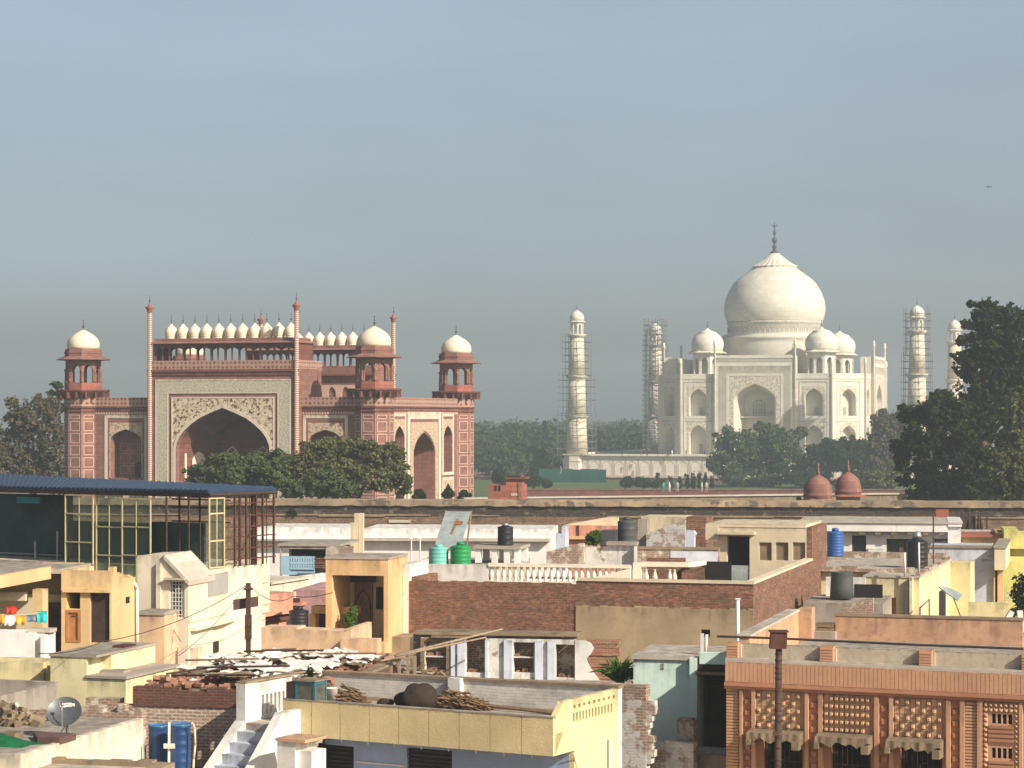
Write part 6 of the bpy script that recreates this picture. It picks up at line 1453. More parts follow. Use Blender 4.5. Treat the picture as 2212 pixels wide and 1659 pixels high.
# dish
p = h.sub(*h.uv(q('E', 515, 985), DR), DR)
t = thing('satellite_dish', 'grey satellite dish on a tripod with a white emblem', 'satellite dish', None, (p.x, p.y, p.z), R(-14))
rad = 136*.27575*p.y/FO; zc = .30+rad*.70
m = MB(); dm = Matrix.Translation((0, -.06, zc)) @ Matrix.Rotation(R(14), 4, 'Z') @ Matrix.Rotation(R(90-40), 4, 'X')
m.xf = dm; n = 32
pr = [(rad*f, .16*rad*2*f*f*.75) for f in (0.001, .2, .4, .6, .8, 1.0)]
for off, fl in ((0, False), (-.015, True)):
    vs = [(r*math.cos(2*math.pi*k/n), r*math.sin(2*math.pi*k/n), z+off) for r, z in pr for k in range(n)]
    fs = [(j*n+k, j*n+(k+1) % n, (j+1)*n+(k+1) % n, (j+1)*n+k) for j in range(5) for k in range(n)]
    m.add(vs, fs if not fl else [tuple(reversed(f)) for f in fs], True)
m.xf = None; o = m.obj('reflector', M['dish'], t)
m = MB(); m.xf = dm
def dp(x, y): r = math.hypot(x, y)/rad; return (x, y, .16*rad*2*r*r*.75+.012)
for pts in ([(-.14, .42), (.02, .50), (.18, .50), (.26, .44), (.2, .36), (.04, .36), (-.05, .42)], [(-.2, .36), (0, .34), (.1, .44), (.2, .46)], [(.3, .48), (.3, .34)], [(-.22, .46), (-.1, .5), (-.05, .46)]):
    m.path([dp(x*rad*1.6, y*rad*1.2) for x, y in pts], .022, 5)
m.obj('emblem', M['white_pipe'], o)
m = MB(); m.path([dm @ Vector((0, -rad*.98, .1)), dm @ Vector((0, -rad*.35, rad*.8)), dm @ Vector((0, -.02, rad*.95))], .018, 6); m.xf = dm; m.lathe([(.03, rad*.88), (.05, rad*.92), (.05, rad*1.05)], 10); m.xf = None; m.obj('feed_arm', M['steel'], t)
m = MB(); m.tube((0, .08, 0), (0, .02, zc), .025); m.tube((-.2, -.05, 0), (0, .05, zc*.55), .016); m.tube((.2, -.05, 0), (0, .05, zc*.55), .016); m.tube((0, .35, 0), (0, .05, zc*.5), .016); m.obj('tripod', M['steel'], t)
# brown flat tank, rubble, old set, tarpaulin
a, b = h.uv(q('E', 128, 1015), DR), h.uv(q('E', 470, 1005), DR)
g = Frame(*q('E', 295, 1055), 58.2, 16)
m = MB(); xa = g.uw(q('E', 130, 1020))[0]; xb = g.uw(q('E', 470, 1020))[0]; m.box(0, xb-.0, 0, .9, DR, DR+.17) ; m.prismz([(xa, .9), (0, 0), (0, .9)], DR, DR+.169); solo(m, 'metal_trunk', M['brown_box'], 'low brown metal trunk lying on the roof under the satellite dish', 'trunk', g)
m = MB(); rr = random.Random(8)
c = h.sub(*h.uv(q('E', 60, 880), DR))
for k in range(46):
    x, y = rr.gauss(0, .5), rr.gauss(0, .4); s = rr.uniform(.1, .26); z = DR+max(0, .62-.55*(abs(x)+abs(y)))*rr.random()
    m.xf = Matrix.Translation((c.x+x, c.y+y, z+s*.2)) @ Matrix.Rotation(rr.random()*6, 4, Vector((rr.random(), rr.random(), rr.random())).normalized()); m.box(-s*.8, s*.8, -s*.45, s*.45, -s*.3, s*.3)
m.xf = None; tag(m.obj('stone_rubble', M['broken']), kind='stuff')
p0, p1 = h.sub(*h.uv(q('E', 190, 850), DR), DR+.06), world(*q('E', 125, 725), c.y+.1); m = MB(); m.tube(p0, p1, .07, 7, .05); solo(m, 'wood_beam', M['cream'], 'pale wooden beam end sticking out of the stone rubble', 'beam')
g = Frame(*q('E', 0, 955), 58.8, 16); xb = g.uw(q('E', 112, 955))[0]
t = thing('old_television', 'old box with a dark square front on the roof at the left edge', 'box', g)
zt = g.uw(q('E', 50, 955))[1]; m = MB(); m.box(0, xb, .03, .5, DR, zt); m.obj('case', M['broken'], t); m = MB(); m.box(.05, xb-.12, 0, .03, DR+.08, zt-.08); m.obj('screen', M['void'], t)
# front roof at the bottom left
h = Frame(*q('E', 300, 1132), 58, 14)
t = thing('flat_roof_house', 'nearest flat concrete roof along the bottom left edge with a crumbling rim', 'house', h)
ue = h.uw(q('E', 1368, 1172))[0]; wr = h.top-.14
m = MB(); m.box(-7, ue, -7, 0, 0, wr-.1); m.obj('wall', M['brick_wash2'], t)
m = MB(); m.box(-7, ue, -7, 0, wr-.1, wr); m.obj('roof', M['concrete_pale'], t)
m = MB(); x = -2.2; rr = random.Random(5)
while x < ue-.1:
    l = rr.uniform(.25, .8); m.box(x, min(x+l, ue), -.28, .02, wr, h.top+rr.uniform(-.05, .03)); x += l
m.box(ue-.35, ue+.02, -6, -.29, wr, h.top-.03); m.obj('rim', M['oldcap'], t)
# green tarpaulin
m = MB(); n, k_ = 15, 9; V = []; rr = random.Random(21)
for j in range(k_):
    for i in range(n):
        fx, fy = i/(n-1), j/(k_-1); x = -3.0+3.3*fx; y = -.75+1.2*fy
        hgt = .5*max(0, 1-((fx-.45)/.62)**2)*max(0, 1-((fy-.5)/.58)**2)+.09*mnoise.noise((fx*7, fy*5, 1))+.05*math.sin(fx*16+fy*7)
        V.append((x, y, h.top+.06+max(-.1, hgt)))
m.add(V+[(x, y, z-.03) for x, y, z in V], [(j*n+i, j*n+i+1, (j+1)*n+i+1, (j+1)*n+i) for j in range(k_-1) for i in range(n-1)]+[(n*k_+j*n+i, n*k_+(j+1)*n+i, n*k_+(j+1)*n+i+1, n*k_+j*n+i+1) for j in range(k_-1) for i in range(n-1)], True)
m.xf = None
solo(m, 'tarpaulin', M['green_tarp'], 'crumpled dark green tarpaulin in the bottom left corner', 'tarpaulin', h)
# utility pole
p0, p1 = world(*q('A', 1945, 880), 82), world(*q('E', 1940, 325), 82)
t = thing('utility_pole', 'dark utility pole with a brown board in front of the gabled house', 'pole', None, (p0.x, 82, 0))
m = MB(); m.box(-.085, .085, -.08, .08, 0, p0.z); m.box(-.16, .16, -.12, .12, p0.z-.25, p0.z-.18); m.box(-.115, .115, -.12, .12, world(*q('E', 1940, 220), 82).z, world(*q('E', 1940, 30), 82).z); m.obj('post', M['iron'], t)
a, b, c_, d_ = (world(*q('A', *p), 82.2) for p in ((1828, 1094), (2022, 1062), (2022, 985), (1828, 1012))); m = MB(); m.hexa([(a.x-p0.x, .14, a.z), (b.x-p0.x, .14, b.z), (b.x-p0.x, .3, b.z), (a.x-p0.x, .3, a.z)], [(a.x-p0.x, .14, d_.z), (b.x-p0.x, .14, c_.z), (b.x-p0.x, .3, c_.z), (a.x-p0.x, .3, d_.z)]); m.obj('board', M['brown_box'], t)
def wire(pts, label, r=.014, Ys=None):
    P = [world(*p, Y) for p, Y in pts]; out = []
    for a, b in zip(P, P[1:]):
        for k in range(8): f = k/8; out.append(a.lerp(b, f)-Vector((0, 0, .35*4*f*(1-f)*(b-a).length/12)))
    out.append(P[-1]); m = MB(); m.path(out, r, 4); solo(m, 'overhead_wire', M['iron'], label, 'wire', group='overhead wires')
top = q('A', 1945, 890)
wire([(top, 82), (q('E', 800, 240), 72), (q('E', 300, 330), 68)], 'overhead wire running left and down from the utility pole')
wire([(top, 82), (q('B', 330, 860), 95), (q('B', 640, 830), 92)], 'overhead wire from the utility pole towards the pink house')
wire([(q('A', 1930, 900), 82), (q('E', 1400, 350), 76)], 'short overhead wire from the utility pole to the rubble roof')
wire([(q('E', 1340, 20), 84.5), (q('E', 1340, 110), 84.4), (q('E', 1420, 240), 83.5)], 'cable dropping from the barred window of the gabled house')
# ------------------------------------------------------------ right: houses behind the sandstone front
h = Frame(*q('D', 450, 268), 126, 10)
t = thing('long_white_house', 'long low white house with a deep eave and dark windows at right', 'house', h)
D_ = lambda x, y, v=0: h.uw(q('D', x, y), v)
uR = D_(1718, 285)[0]; zl = D_(900, 352)[1]
ws = [rrect(h, 'D', 865, 385, 975, 700, .5), rrect(h, 'D', 1135, 412, 1345, 545, .5), rrect(h, 'D', 1500, 412, 1640, 478, .5)]
zl2 = h.uw(q('D', 900, 352))[1]
m = MB(); m.slab(-.5, uR, 0, zl2, .5, .7, [(a, b, c if c > 0 else .5, d) for a, b, c, d in ws]); m.box(-.5, uR, 1.2, 6, 0, zl2); m.box(uR-.7, uR, .0, .499, 0, h.top-.1); m.obj('wall', M['white'], t)
m = MB(); m.box(0, uR-.71, -.1, 6, zl2+.002, h.top-.1); m.box(uR-.7, uR+.05, -.15, 6, zl2+.3, h.top+.0); m.obj('parapet', M['white'], t)
m = MB(); m.box(0, uR+.1, -.2, 6, h.top-.099, h.top-.02); m.obj('coping', M['concrete_pale'], t)
m = MB()
for k in range(6): x = D_(920+125*k, 355)[0]; m.box(x, x+.3, -.05, .45, zl2-.16, zl2-.002)
m.obj('bracket', M['broken'], t)
for i, (a, b, c, d) in enumerate(ws):
    m = MB(); m.ring(a+.02, b-.02, max(c, .6), d-.02, .09, .55, .68); o = m.obj('window', M['darkwood'], t)
    g = MB(); g.box(a, b, .69, .72, max(c, .5), d); g.obj('pane', M['glass_dark'], o)
    if i == 1:
        for k in (1, 2): g = MB(); xx = a+(b-a)*(.2+.28*k); g.box(xx, xx+.22, .6, .68, c, d); g.obj('shutter', M['brown_box'], o)
x0 = ws[1][0]; m = MB(); m.box(D_(975, 500)[0]+.1, x0-.1, .42, .499, D_(1000, 545)[1]-1.5, D_(1000, 490)[1]); m.obj('white_sill_panel', M['white'], t)
# rooftop shack, pole and board behind it
h = Frame(*q('D', 1690, 225), 150, 6); m = MB(); rr = random.Random(4)
a = rrect(h, 'D', 1690, 205, 1920, 350)
for k in range(13): x = a[0]+(a[1]-a[0])*k/12; m.tube((x, rr.uniform(0, 1), a[2]-1), (x+rr.uniform(-.2, .2), rr.uniform(0, 1), a[3]+rr.uniform(-.8, .3)), .06, 5)
m.box(a[0], a[1]-.6, 1.1, 1.3, a[2]-2, a[3]-.3); solo(m, 'pole_shack', M['darkwood'], 'dark lean-to of poles against the boundary wall at right', 'shack', h)
h = Frame(*q('D', 1522, 180), 140, 6); a = rrect(h, 'D', 1522, 180, 1622, 262); t = thing('red_board', 'square red board on a post above the long white house', 'board', h); m = MB(); m.box(0, a[1], 0, .06, a[2], a[3]); m.obj('panel', M['salmon_dark'], t); m = MB(); m.box(a[1]*.5-.06, a[1]*.5+.06, .07, .17, 0, a[3]-.1); m.obj('post', M['iron'], t)
p1 = world(*q('D', 1502, 195), 113); m = MB(); m.tube((p1.x, 113, 0), p1, .04, 7); m.tube((p1.x, 113, p1.z-7.5), (p1.x, 113, p1.z-5.6), .1, 7); solo(m, 'thin_post', M['iron'], 'thin dark post rising in front of the long white house', 'post')
m = MB()
pxtank('water_tank', 'blue ribbed water tank right of the brick stair tower', 'D', 668, 800, 325, 545, 116, 'blue_plastic', ribs=7)
# yellow house
h = Frame(*q('D', 1392, 705), 104, 17)
t = thing('yellow_house', 'pale yellow two part house with a flat broken roof behind the terracotta wall', 'house', h)
D_ = lambda x, y, v=0: h.uw(q('D', x, y), v)
uL = D_(970, 705)[0]; v1 = h.vw(q('D', 1640, 555), 0)[0]
m = MB(); m.box(uL+1.4, 0, 0, v1, 0, h.top-.08); m.box(uL, uL+1.399, .0, v1, h.top-1.0, h.top-.08); m.box(uL-5, uL+1.399, 2.5, v1, 0, h.top-.08); m.obj('wall', M['pale_yellow'], t)
m = MB(); m.box(uL-5, .03, 2.4, v1, h.top-.079, h.top); m.box(uL-.1, .03, -.05, 2.399, h.top-.079, h.top); m.obj('roof', M['concrete_pale'], t)
m = MB(); rr = random.Random(5)
x = uL-5
while x < -.3:
    l = rr.uniform(.3, 1.2); m.box(x, min(x+l, -.3), 2.2, 2.5, h.top, h.top+rr.uniform(.12, .34)); x += l
m.box(uL-5, -.2, v1-.4, v1-.1, h.top, h.top+.3)
x = v1
yy = .2
while yy < v1-.3:
    l = rr.uniform(.3, .9); m.box(-.25, .02, yy, min(yy+l, v1), h.top, h.top+rr.uniform(.02, .16)); yy += l
m.obj('broken_rim', M['brick_wash2'], t)
m = MB(); a = rrect(h, 'D', 1285, 745, 1322, 1000); m.box(a[0], a[1], -.25, -.001, 0, a[3]); m.obj('shaded_pier', M['concrete_grey'], t)
m = MB(); a = rrect(h, 'D', 1322, 730, 1345, 1000); m.box(a[0], a[1], -.35, -.001, 0, a[3]+.1); b = h.vw(q('D', 1640, 700), 0)[0]; m.box(0.001, .12, b-.35, b, 0, h.top-.1); m.obj('pilaster', M['pale_yellow'], t)
u2 = D_(1795, 605, v1)[0]; m = MB(); z2_ = h.uw(q('D', 1700, 600), v1-.4)[1]; m.box(.001, u2, v1-.4, v1+2, 0, z2_); m.obj('side_wing', M['yellow'], t)
m = MB(); a = h.vw(q('D', 1545, 1000), 0)[0]; b = h.vw(q('D', 1597, 1000), 0)[0]; zz = h.vw(q('D', 1560, 815), 0)[1]; m.box(.0, .015, a, b, 0, zz); m.obj('doorway', M['void'], t)
m = MB(); a = h.vw(q('D', 1395, 1000), .5)[0]; b = h.vw(q('D', 1470, 1000), .5)[0]; zz = h.vw(q('D', 1430, 930), .5)[1]; m.path([(.5, a, 0), (.5, a+.1, zz), (.5, b, zz+.1), (.5, b, 0)], .035); m.obj('gate_frame', M['wood'], t)
ZR = h.top; HY_ = h
P = h.sub(*h.uv(q('D', 1378, 640), ZR)); r = 84*.27575*P.y/FO
tank('water_tank', 'black ribbed water tank on the pale yellow house roof', P.x, P.y+r*.2, ZR, r, 2.05*r*1.25, 'black_plastic', ribs=5, lidmat=M['steel'], cone=.2)
p0, p1 = world(*q('D', 1390, 690), 103.5), world(*q('D', 1388, 440), 103.5); m = MB(); m.tube(p0, p1, .045, 7); m.tube(p0+Vector((-.65, 0, -.1)), p0+Vector((-.65, 0, 1.0)), .05, 7); solo(m, 'vent_pipe', M['white_pipe'], 'pinkish white pipe in front of the black ribbed tank', 'pipe')
# open yard with the tub
P = world(*q('D', 785, 875), 99); r = 92*.27575*99/FO
t = thing('water_tub', 'open topped faded black water tub in the yard beside the brick wall', 'water tank', None, (P.x, 99, P.z)); H = 205*.27575*99/FO
m = MB(); m.lathe([(r*1.02, 0), (r*.98, H*.4), (r*.94, H*.7), (r*.9, H*.97), (r*.93, H), (r*.85, H), (r*.85, H*.9)], 26); m.obj('barrel', M['grey_plastic'], t)
h = Frame(*q('D', 660, 890), 97, 14)
t = thing('yard_walls', 'low rough walls and ledges of the open yard right of the brick building', 'wall', h)
a = h.uw(q('D', 990, 890))[0]; m = MB(); m.box(-1, a+.6, .3, 5, 0, h.top-.15); m.obj('yard_floor', M['concrete'], t)
m = MB(); p = [h.uw(q('D', x, y), -.8) for x, y in ((680, 1000), (1040, 1000), (1030, 880), (980, 880), (800, 950))]; m.prism([(p[0][0], 0), (p[1][0], 0)]+p[2:], -.8, -.55); m.obj('sloping_brick_wall', M['brick_wash2'], t)
m = MB(); a = rrect(h, 'D', 880, 770, 1050, 1000, 3.5); m.box(a[0], a[1]+.3, 3.5, 3.6, a[2]-1, a[3]); m.obj('dark_doorway', M['void'], t)
m = MB(); a = rrect(h, 'D', 660, 680, 970, 790, 4.0); m.box(a[0], a[1], 4.0, 4.2, 0, a[3]-.2); m.obj('white_back_wall', M['white'], t)
# slanted panel on a pole
c = [world(*q('D', *p), Y) for p, Y in (((1545, 785), 99.6), ((1600, 782), 99.9), ((1733, 845), 98.8), ((1692, 892), 98.2), ((1600, 830), 98.4))]
t = thing('reflector_sheet', 'tilted grey panel on a thin pole before the pale yellow house', 'panel', None, (0, 0, 0)); m = MB(); o = Vector((0, .03, -.05)); m.add(c+[v+o for v in c], [tuple(range(4, -1, -1)), tuple(range(5, 10))]+[(i, (i+1) % 5, (i+1) % 5+5, i+5) for i in range(5)]); m.obj('sheet', M['grey_sheet'], t)
m = MB(); m.tube(world(*q('D', 1650, 850), 99.2), world(*q('D', 1720, 1030), 98.5), .03); m.obj('pole', M['wood'], t)
# bluish wall, low yellow wall, hanging box, far right blocks
h = Frame(*q('D', 1470, 485), 120.5, 12)
t = thing('blue_grey_house', 'tall blue grey peeling wall behind the pale yellow house', 'house', h); a = rrect(h, 'D', 1470, 485, 1980, 1000); m = MB(); m.box(0, a[1], 0, 5, 0, a[3]); m.obj('wall', M['grey_blue'], t)
m = MB(); a2 = h.uw(q('D', 1980, 485))[0]; m.box(-.05, a2+.05, -.08, .4, a[3], a[3]+.12); m.obj('coping', M['oldcap'], t)
h = Frame(*q('D', 1775, 912), 101, 12); t = thing('yellow_parapet', 'low pale yellow parapet at right before the blue grey wall', 'parapet', h); a = rrect(h, 'D', 1775, 912, 2100, 1000); m = MB(); m.box(0, a[1], 0, .25, 0, a[3]); z1 = h.vw(q('D', 2103, 828), a[1])[1] if False else a[3]+.0; m.box(a[1]-.2, a[1], .25, 5.5, 0, a[3]+.05); m.obj('wall', M['yellow'], t)
m = MB(); m.box(0, a[1]-.2, .25, 5.5, 0, a[3]-.45); m.obj('roof', M['concrete_pale'], t)
h = Frame(*q('D', 1980, 485), 119, 14); t = thing('jetty_house', 'beige box room jutting out over an orange pillar at the right edge', 'house', h); a = rrect(h, 'D', 1980, 485, 2068, 655); v1 = h.vw(q('D', 2145, 475), a[1])[0]; m = MB(); m.box(0, a[1], 0, v1, a[2], a[3]); m.obj('wall', M['beige'], t)
m = MB(); m.box(-.05, a[1]+.06, -.06, v1, a[3], a[3]+.08); m.obj('roof', M['concrete'], t); b = rrect(h, 'D', 1985, 655, 2050, 830, .6); m = MB(); m.box(b[0], b[1]-.5, .6, 1.2, 0, b[3]-.001); m.box(b[1]-.3, b[1], .6, 1.2, 0, b[3]-.001); m.obj('pillar', M['orange'], t); m = MB(); m.box(b[1]-.5, b[1]-.3, .8, 1.2, 0, b[3]-.1); m.obj('gap', M['iron_red'], t)
h = Frame(*q('D', 1730, 400), 129, 10); t = thing('patched_house', 'small patched yellow house with a red tiled edge at right', 'house', h); a = rrect(h, 'D', 1730, 400, 1990, 490); m = MB(); m.box(0, a[1], .2, 4, 0, a[3]); m.box(a[1]+.001, a[1]+.5, .0, 4, 0, a[3]+.3); m.obj('wall', M['ochre_patch'], t); m = MB(); m.box(-.1, a[1]+.5, -.1, 4, a[3]+.002, a[3]+.12); m.obj('tile_edge', M['salmon_dark'], t)
m = MB(); b = rrect(h, 'D', 1660, 345, 1950, 395, 4.2); m.box(b[0], b[1], 4.2, 5, 0, b[3]); m.obj('white_back_wall', M['white_old'], t)
h = Frame(*q('D', 2055, 340), 127, 10); t = thing('lime_house', 'bright lime yellow stepped house at the right edge', 'house', h); a = rrect(h, 'D', 2055, 340, 2165, 470); z1 = h.uw(q('D', 2190, 375))[1]; z3 = h.uw(q('D', 2100, 462))[1]; m = MB(); m.box(0, a[1], 0, 4, 0, a[3]); m.box(a[1], a[1]+6, 0, 4, 0, z1); m.box(-.1, a[1]+6, -.5, -.001, 0, z3-.6); m.obj('wall', M['lime'], t); m = MB(); m.box(-.1, a[1]+6, -.7, -.001, z3-.15, z3); m.obj('ledge', M['lime'], t)
x = world(*q('D', 2180, 800), 106); tree('leafy_tree', 'dark green tree low at the right edge below the lime house', x.x, 106, [(.3, 0, x.z-.1, .8, 1.0, .9), (1.2, 0, x.z+.3, 1.0, 1.0, 1.0), (.1, -.3, x.z-1.4, .8, 1.0, 1.2), (1.1, 0, x.z-1.2, 1.2, 1.2, 1.2)], 3600, .2, 'leaf_dark', 81, (.12, 4), 4)
P = world(*q('D', 2165, 960), 100); m = MB(); m.box(P.x-.8, P.x+6, 99.3, 103, 0, P.z-1.1); solo(m, 'low_roof', M['concrete_pale'], 'low flat concrete roof at the right edge carrying a heap of pale debris', 'roof')
m = MB(); rr = random.Random(2)
for k in range(16): m.xf = Matrix.Translation((P.x+rr.uniform(-.6, .9), 100+rr.uniform(-.3, .3), P.z-1.0+abs(rr.gauss(0, .3)))) @ Matrix.Rotation(rr.random()*3, 4, 'Y'); m.box(-.25, .25, -.1, .1, -.12, .12)
m.xf = None; tag(m.obj('debris_heap', M['white_sheet']), kind='stuff')
# ------------------------------------------------------------ the carved sandstone front
h = Frame(*q('G', 1757, 392), 63, 23)
t = thing('sandstone_house', 'orange sandstone house front with studded panels, broken canopies and dark windows', 'house', h)
G_ = lambda x, y, v=0: h.uw(q('G', x, y), v)
H_ = lambda x, y, v=0: h.uw(q('H', x, y), v)
uR = H_(2212, 600)[0]+2.5
zs1, zs0, zc0 = h.top, G_(1757, 547)[1], G_(1757, 576)[1]; zp = G_(1757, 242)[1]; zpan1 = G_(1757, 258)[1]
def Uh(x): return H_(x, 700)[0]
wins = [(Uh(170), Uh(478)), (Uh(700), Uh(1012)), (Uh(1242), Uh(1572))]
zw = H_(320, 1035)[1]
zwin = [H_(320, 1030)[1], H_(850, 1050)[1], H_(1400, 1100)[1]]
zwt = min(zwin)
m = MB(); m.slab(0, uR, 0, zc0, 0, .3, [(a, b, zwt-3.2, zwt+.25) for a, b in wins]); m.box(0, uR, .9, 9, 0, zs1-.25); m.obj('wall', M['orange_dark'], t)
m = MB(); m.box(0, uR, .301, .34, zwt-3.3, zwt+.3); m.obj('window_dark', M['void'], t)
for a, b in wins:
    m = MB(); m.ring(a+.02, b-.02, zwt-3.2, zwt+.2, .07, .14, .2)
    for k in range(1, 8): x = a+(b-a)*k/8; m.tube((x, .16, zwt-3.2), (x, .16, zwt+.2), .012, 5)
    for k in range(1, 6): z = zwt-.5*k; m.box(a+.05, b-.05, .15, .17, z-.012, z+.012)
    rr = random.Random(int(a*10))
    for k in range(3):
        cx = a+(b-a)*rr.uniform(.2, .8); cz = zwt-rr.uniform(.3, 1.4); m.path([(cx+.16*math.cos(i*.9)*(1-i*.1), .14, cz+.16*math.sin(i*.9)*(1-i*.1)) for i in range(8)], .012, 4)
    m.obj('window_grille', M['darkwood'], t)
m = MB(); m.box(0, uR, -.19, .3, zc0, zs0-.002); m.box(-.03, uR, -.10, .3, zc0-.09, zc0-.001); m.obj('cornice', M['orange_dark'], t)
m = MB(); m.box(0, uR, -.10, .3, zs0, zs1); x = 0.0; 
sl = H_(1033, 500)[0]-H_(1000, 500)[0]
while x < uR-sl: m.box(x+.008, x+sl-.008, -.112, -.1, zs0+.01, zs1-.02); x += sl
m.obj('slatted_band', M['orange_sand'], t)
m = MB(); m.box(0, uR, -.08, .9, zs1+.001, zs1+.07); m.box(-.02, uR, -.03, .9, zs1+.0705, zs1+.11); m.obj('ledge', M['concrete_pale'], t)
piers = [(0, G_(1850, 300)[0]), (H_(612, 350)[0], H_(718, 350)[0]), (H_(1388, 380)[0], H_(1490, 380)[0]), (H_(2192, 400)[0], H_(2192, 400)[0]+.4)]
for a, b in piers:
    m = MB(); m.box(a, b, .0, .35, zs1+.11, zp); z = zs1+.12
    while z < zp-.05: m.box(a+.01, b-.01, -.025, 0, z, z+.05); z += .075
    m.obj('ribbed_pier', M['orange_sand'], t)
m = MB()
for (a, b), (c, d) in zip(piers, piers[1:]):
    m.box(b+.002, c-.002, .16, .34, zs1+.11, zp-.04); m.box(b+.002, b+.06, .08, .159, zs1+.11, zp-.06)
m.obj('parapet_panel', M['broken_pale'], t)
m = MB(); m.box(piers[-1][1], uR, .16, .34, zs1+.11, zp-.04); m.obj('parapet_panel', M['broken_pale'], t)
m = MB(); m.path([(-.3, .1, G_(1815, 205)[1]), (H_(260, 215)[0], .12, H_(260, 215)[1]), (H_(1390, 268)[0], .12, H_(1390, 268)[1]), (H_(2200, 298)[0], .12, H_(2200, 298)[1])], .035, 6); m.obj('top_rail', M['darkwood'], t)
# pilasters with medallions, ribbed strips
def strip(x0, x1, d, mat, zb=0.):
    m = MB(); m.box(Uh(x0), Uh(x1), -d, -.001, zb, zc0-.1); return m.obj('pilaster', M[mat], t)
for x0, x1 in ((-8, 14), (86, 116), (503, 530), (608, 642), (1046, 1080), (1162, 1194), (1608, 1640), (1716, 1750), (1852, 1892), (2178, 2205)): strip(x0, x1, .12, 'orange_sand')
for x0, x1, ya, yb in ((18, 84, 590, 940), (532, 606, 610, 960), (1082, 1160, 640, 985), (1642, 1714, 670, 1229)):
    m = MB(); a, b = Uh(x0), Uh(x1); z = zc0-.3; w_ = b-a
    while z > zc0-3.2:
        zz = z-w_*.95; m.hexa([(a+.03*w_, -.001, zz), (b-.03*w_, -.001, zz), (b-.03*w_, -.001, z-.03), (a+.03*w_, -.001, z-.03)][::1], [(a+.25*w_, -.07, zz+.2*w_), (b-.25*w_, -.07, zz+.2*w_), (b-.25*w_, -.07, z-.03-.2*w_), (a+.25*w_, -.07, z-.03-.2*w_)]); z = zz-.08
    m.obj('medallion_strip', M['orange_dark'], t)
m = MB(); a, b = Uh(1752), Uh(1850); z = zc0-.15
while z > zc0-3.6: m.box(a, b, -.07, -.001, z-.06, z); z -= .085
m.obj('ribbed_strip', M['orange_sand'], t)
m = MB(); a, b = 0.02, G_(1862, 700)[0]; z = zc0-.1
while z > zc0-5: m.box(a, b-.02, -.05, -.001, z-.062, z); z -= .085
m.obj('ribbed_strip', M['orange_sand'], t)
# studded tile panels
def tiles(x0, x1, y0, y1, nx, ny, alt):
    a, b = Uh(x0), Uh(x1); z1 = H_((x0+x1)/2, y0)[1]; z1 = min(z1, zc0-.12); z0 = H_((x0+x1)/2, y1)[1]
    m = MB(); m.box(a, b, -.03, -.001, z0, z1); o = m.obj('tile_panel', M['tile'], t)
    m = MB(); dx, dz = (b-a)/nx, (z1-z0)/ny; rr = random.Random(nx)
    for i in range(nx):
        for j in range(ny):
            if alt and (i+j) % 2: continue
            if rr.random() < .03: continue
            x, z = a+dx*(i+.5), z0+dz*(j+.5); s, g = min(dx, dz)*.33, min(dx, dz)*.20
            m.add([(x-s, -.03, z-s), (x+s, -.03, z-s), (x+s, -.03, z+s), (x-s, -.03, z+s), (x-g, -.14, z-g), (x+g, -.14, z-g), (x+g, -.14, z+g), (x-g, -.14, z+g)], [(0, 1, 5, 4), (1, 2, 6, 5), (2, 3, 7, 6), (3, 0, 4, 7), (4, 5, 6, 7)])
    m.obj('stud', M['tile'], o)
    m = MB()
    for i in range(nx+1): m.box(a+dx*i-.006, a+dx*i+.006, -.036, -.031, z0, z1)
    for j in range(ny+1): m.box(a, b, -.0355, -.0305, z0+dz*j-.006, z0+dz*j+.006)
    m.obj('joint', M['broken'], o)
tiles(120, 468, 605, 925, 9, 5, True); tiles(648, 1012, 622, 962, 9, 5, False); tiles(1200, 1575, 660, 1000, 9, 5, True)
for x0, x1 in ((470, 502), (1014, 1044), (1578, 1606)):
    m = MB(); m.box(Uh(x0), Uh(x1), -.05, -.001, zwt+.4, zc0-.11); m.obj('panel_edge', M['orange_dark'], t)
# broken canopies
for (x0, x1, y0, y1, sd) in ((92, 495, 925, 1010, 1), (622, 1036, 955, 1065, 2), (1172, 1590, 990, 1120, 3)):
    a, b = Uh(x0)-.03, Uh(x1); z1 = H_((x0+x1)/2, y0+12)[1]; rr = random.Random(sd); m = MB(); n = 44; d = .62
    zb = [z1-.21-.17*mnoise.noise((k*.13, sd, 0))-.05*mnoise.noise((k*.45, sd, 4)) for k in range(n+1)]; dd = [d-.05+.05*mnoise.noise((k*.2, sd, 8)) for k in range(n+1)]
    for k in range(n):
        x_0, x_1 = a+(b-a)*k/n, a+(b-a)*(k+1)/n
        m.hexa([(x_0, -dd[k], zb[k]), (x_1, -dd[k+1], zb[k+1]), (x_1, -.15, z1-.2), (x_0, -.15, z1-.2)], [(x_0, -dd[k]+.03, z1-.01-.015*rr.random()), (x_1, -dd[k+1]+.03, z1-.01), (x_1, -.15, z1+.05), (x_0, -.15, z1+.05)])
        if rr.random() < .08: s = rr.uniform(.02, .05); m.box(x_0, x_0+s*2.2, -dd[k]+.03, -dd[k]+.05+s*3, zb[k]-s, zb[k]+.02)
    m.box(b-.2, b, -d-.02, -.15, z1-.42, z1-.19); m.box(a, a+.12, -d, -.15, z1-.34, z1-.2)
    m.obj('broken_canopy', M['broken'], t)
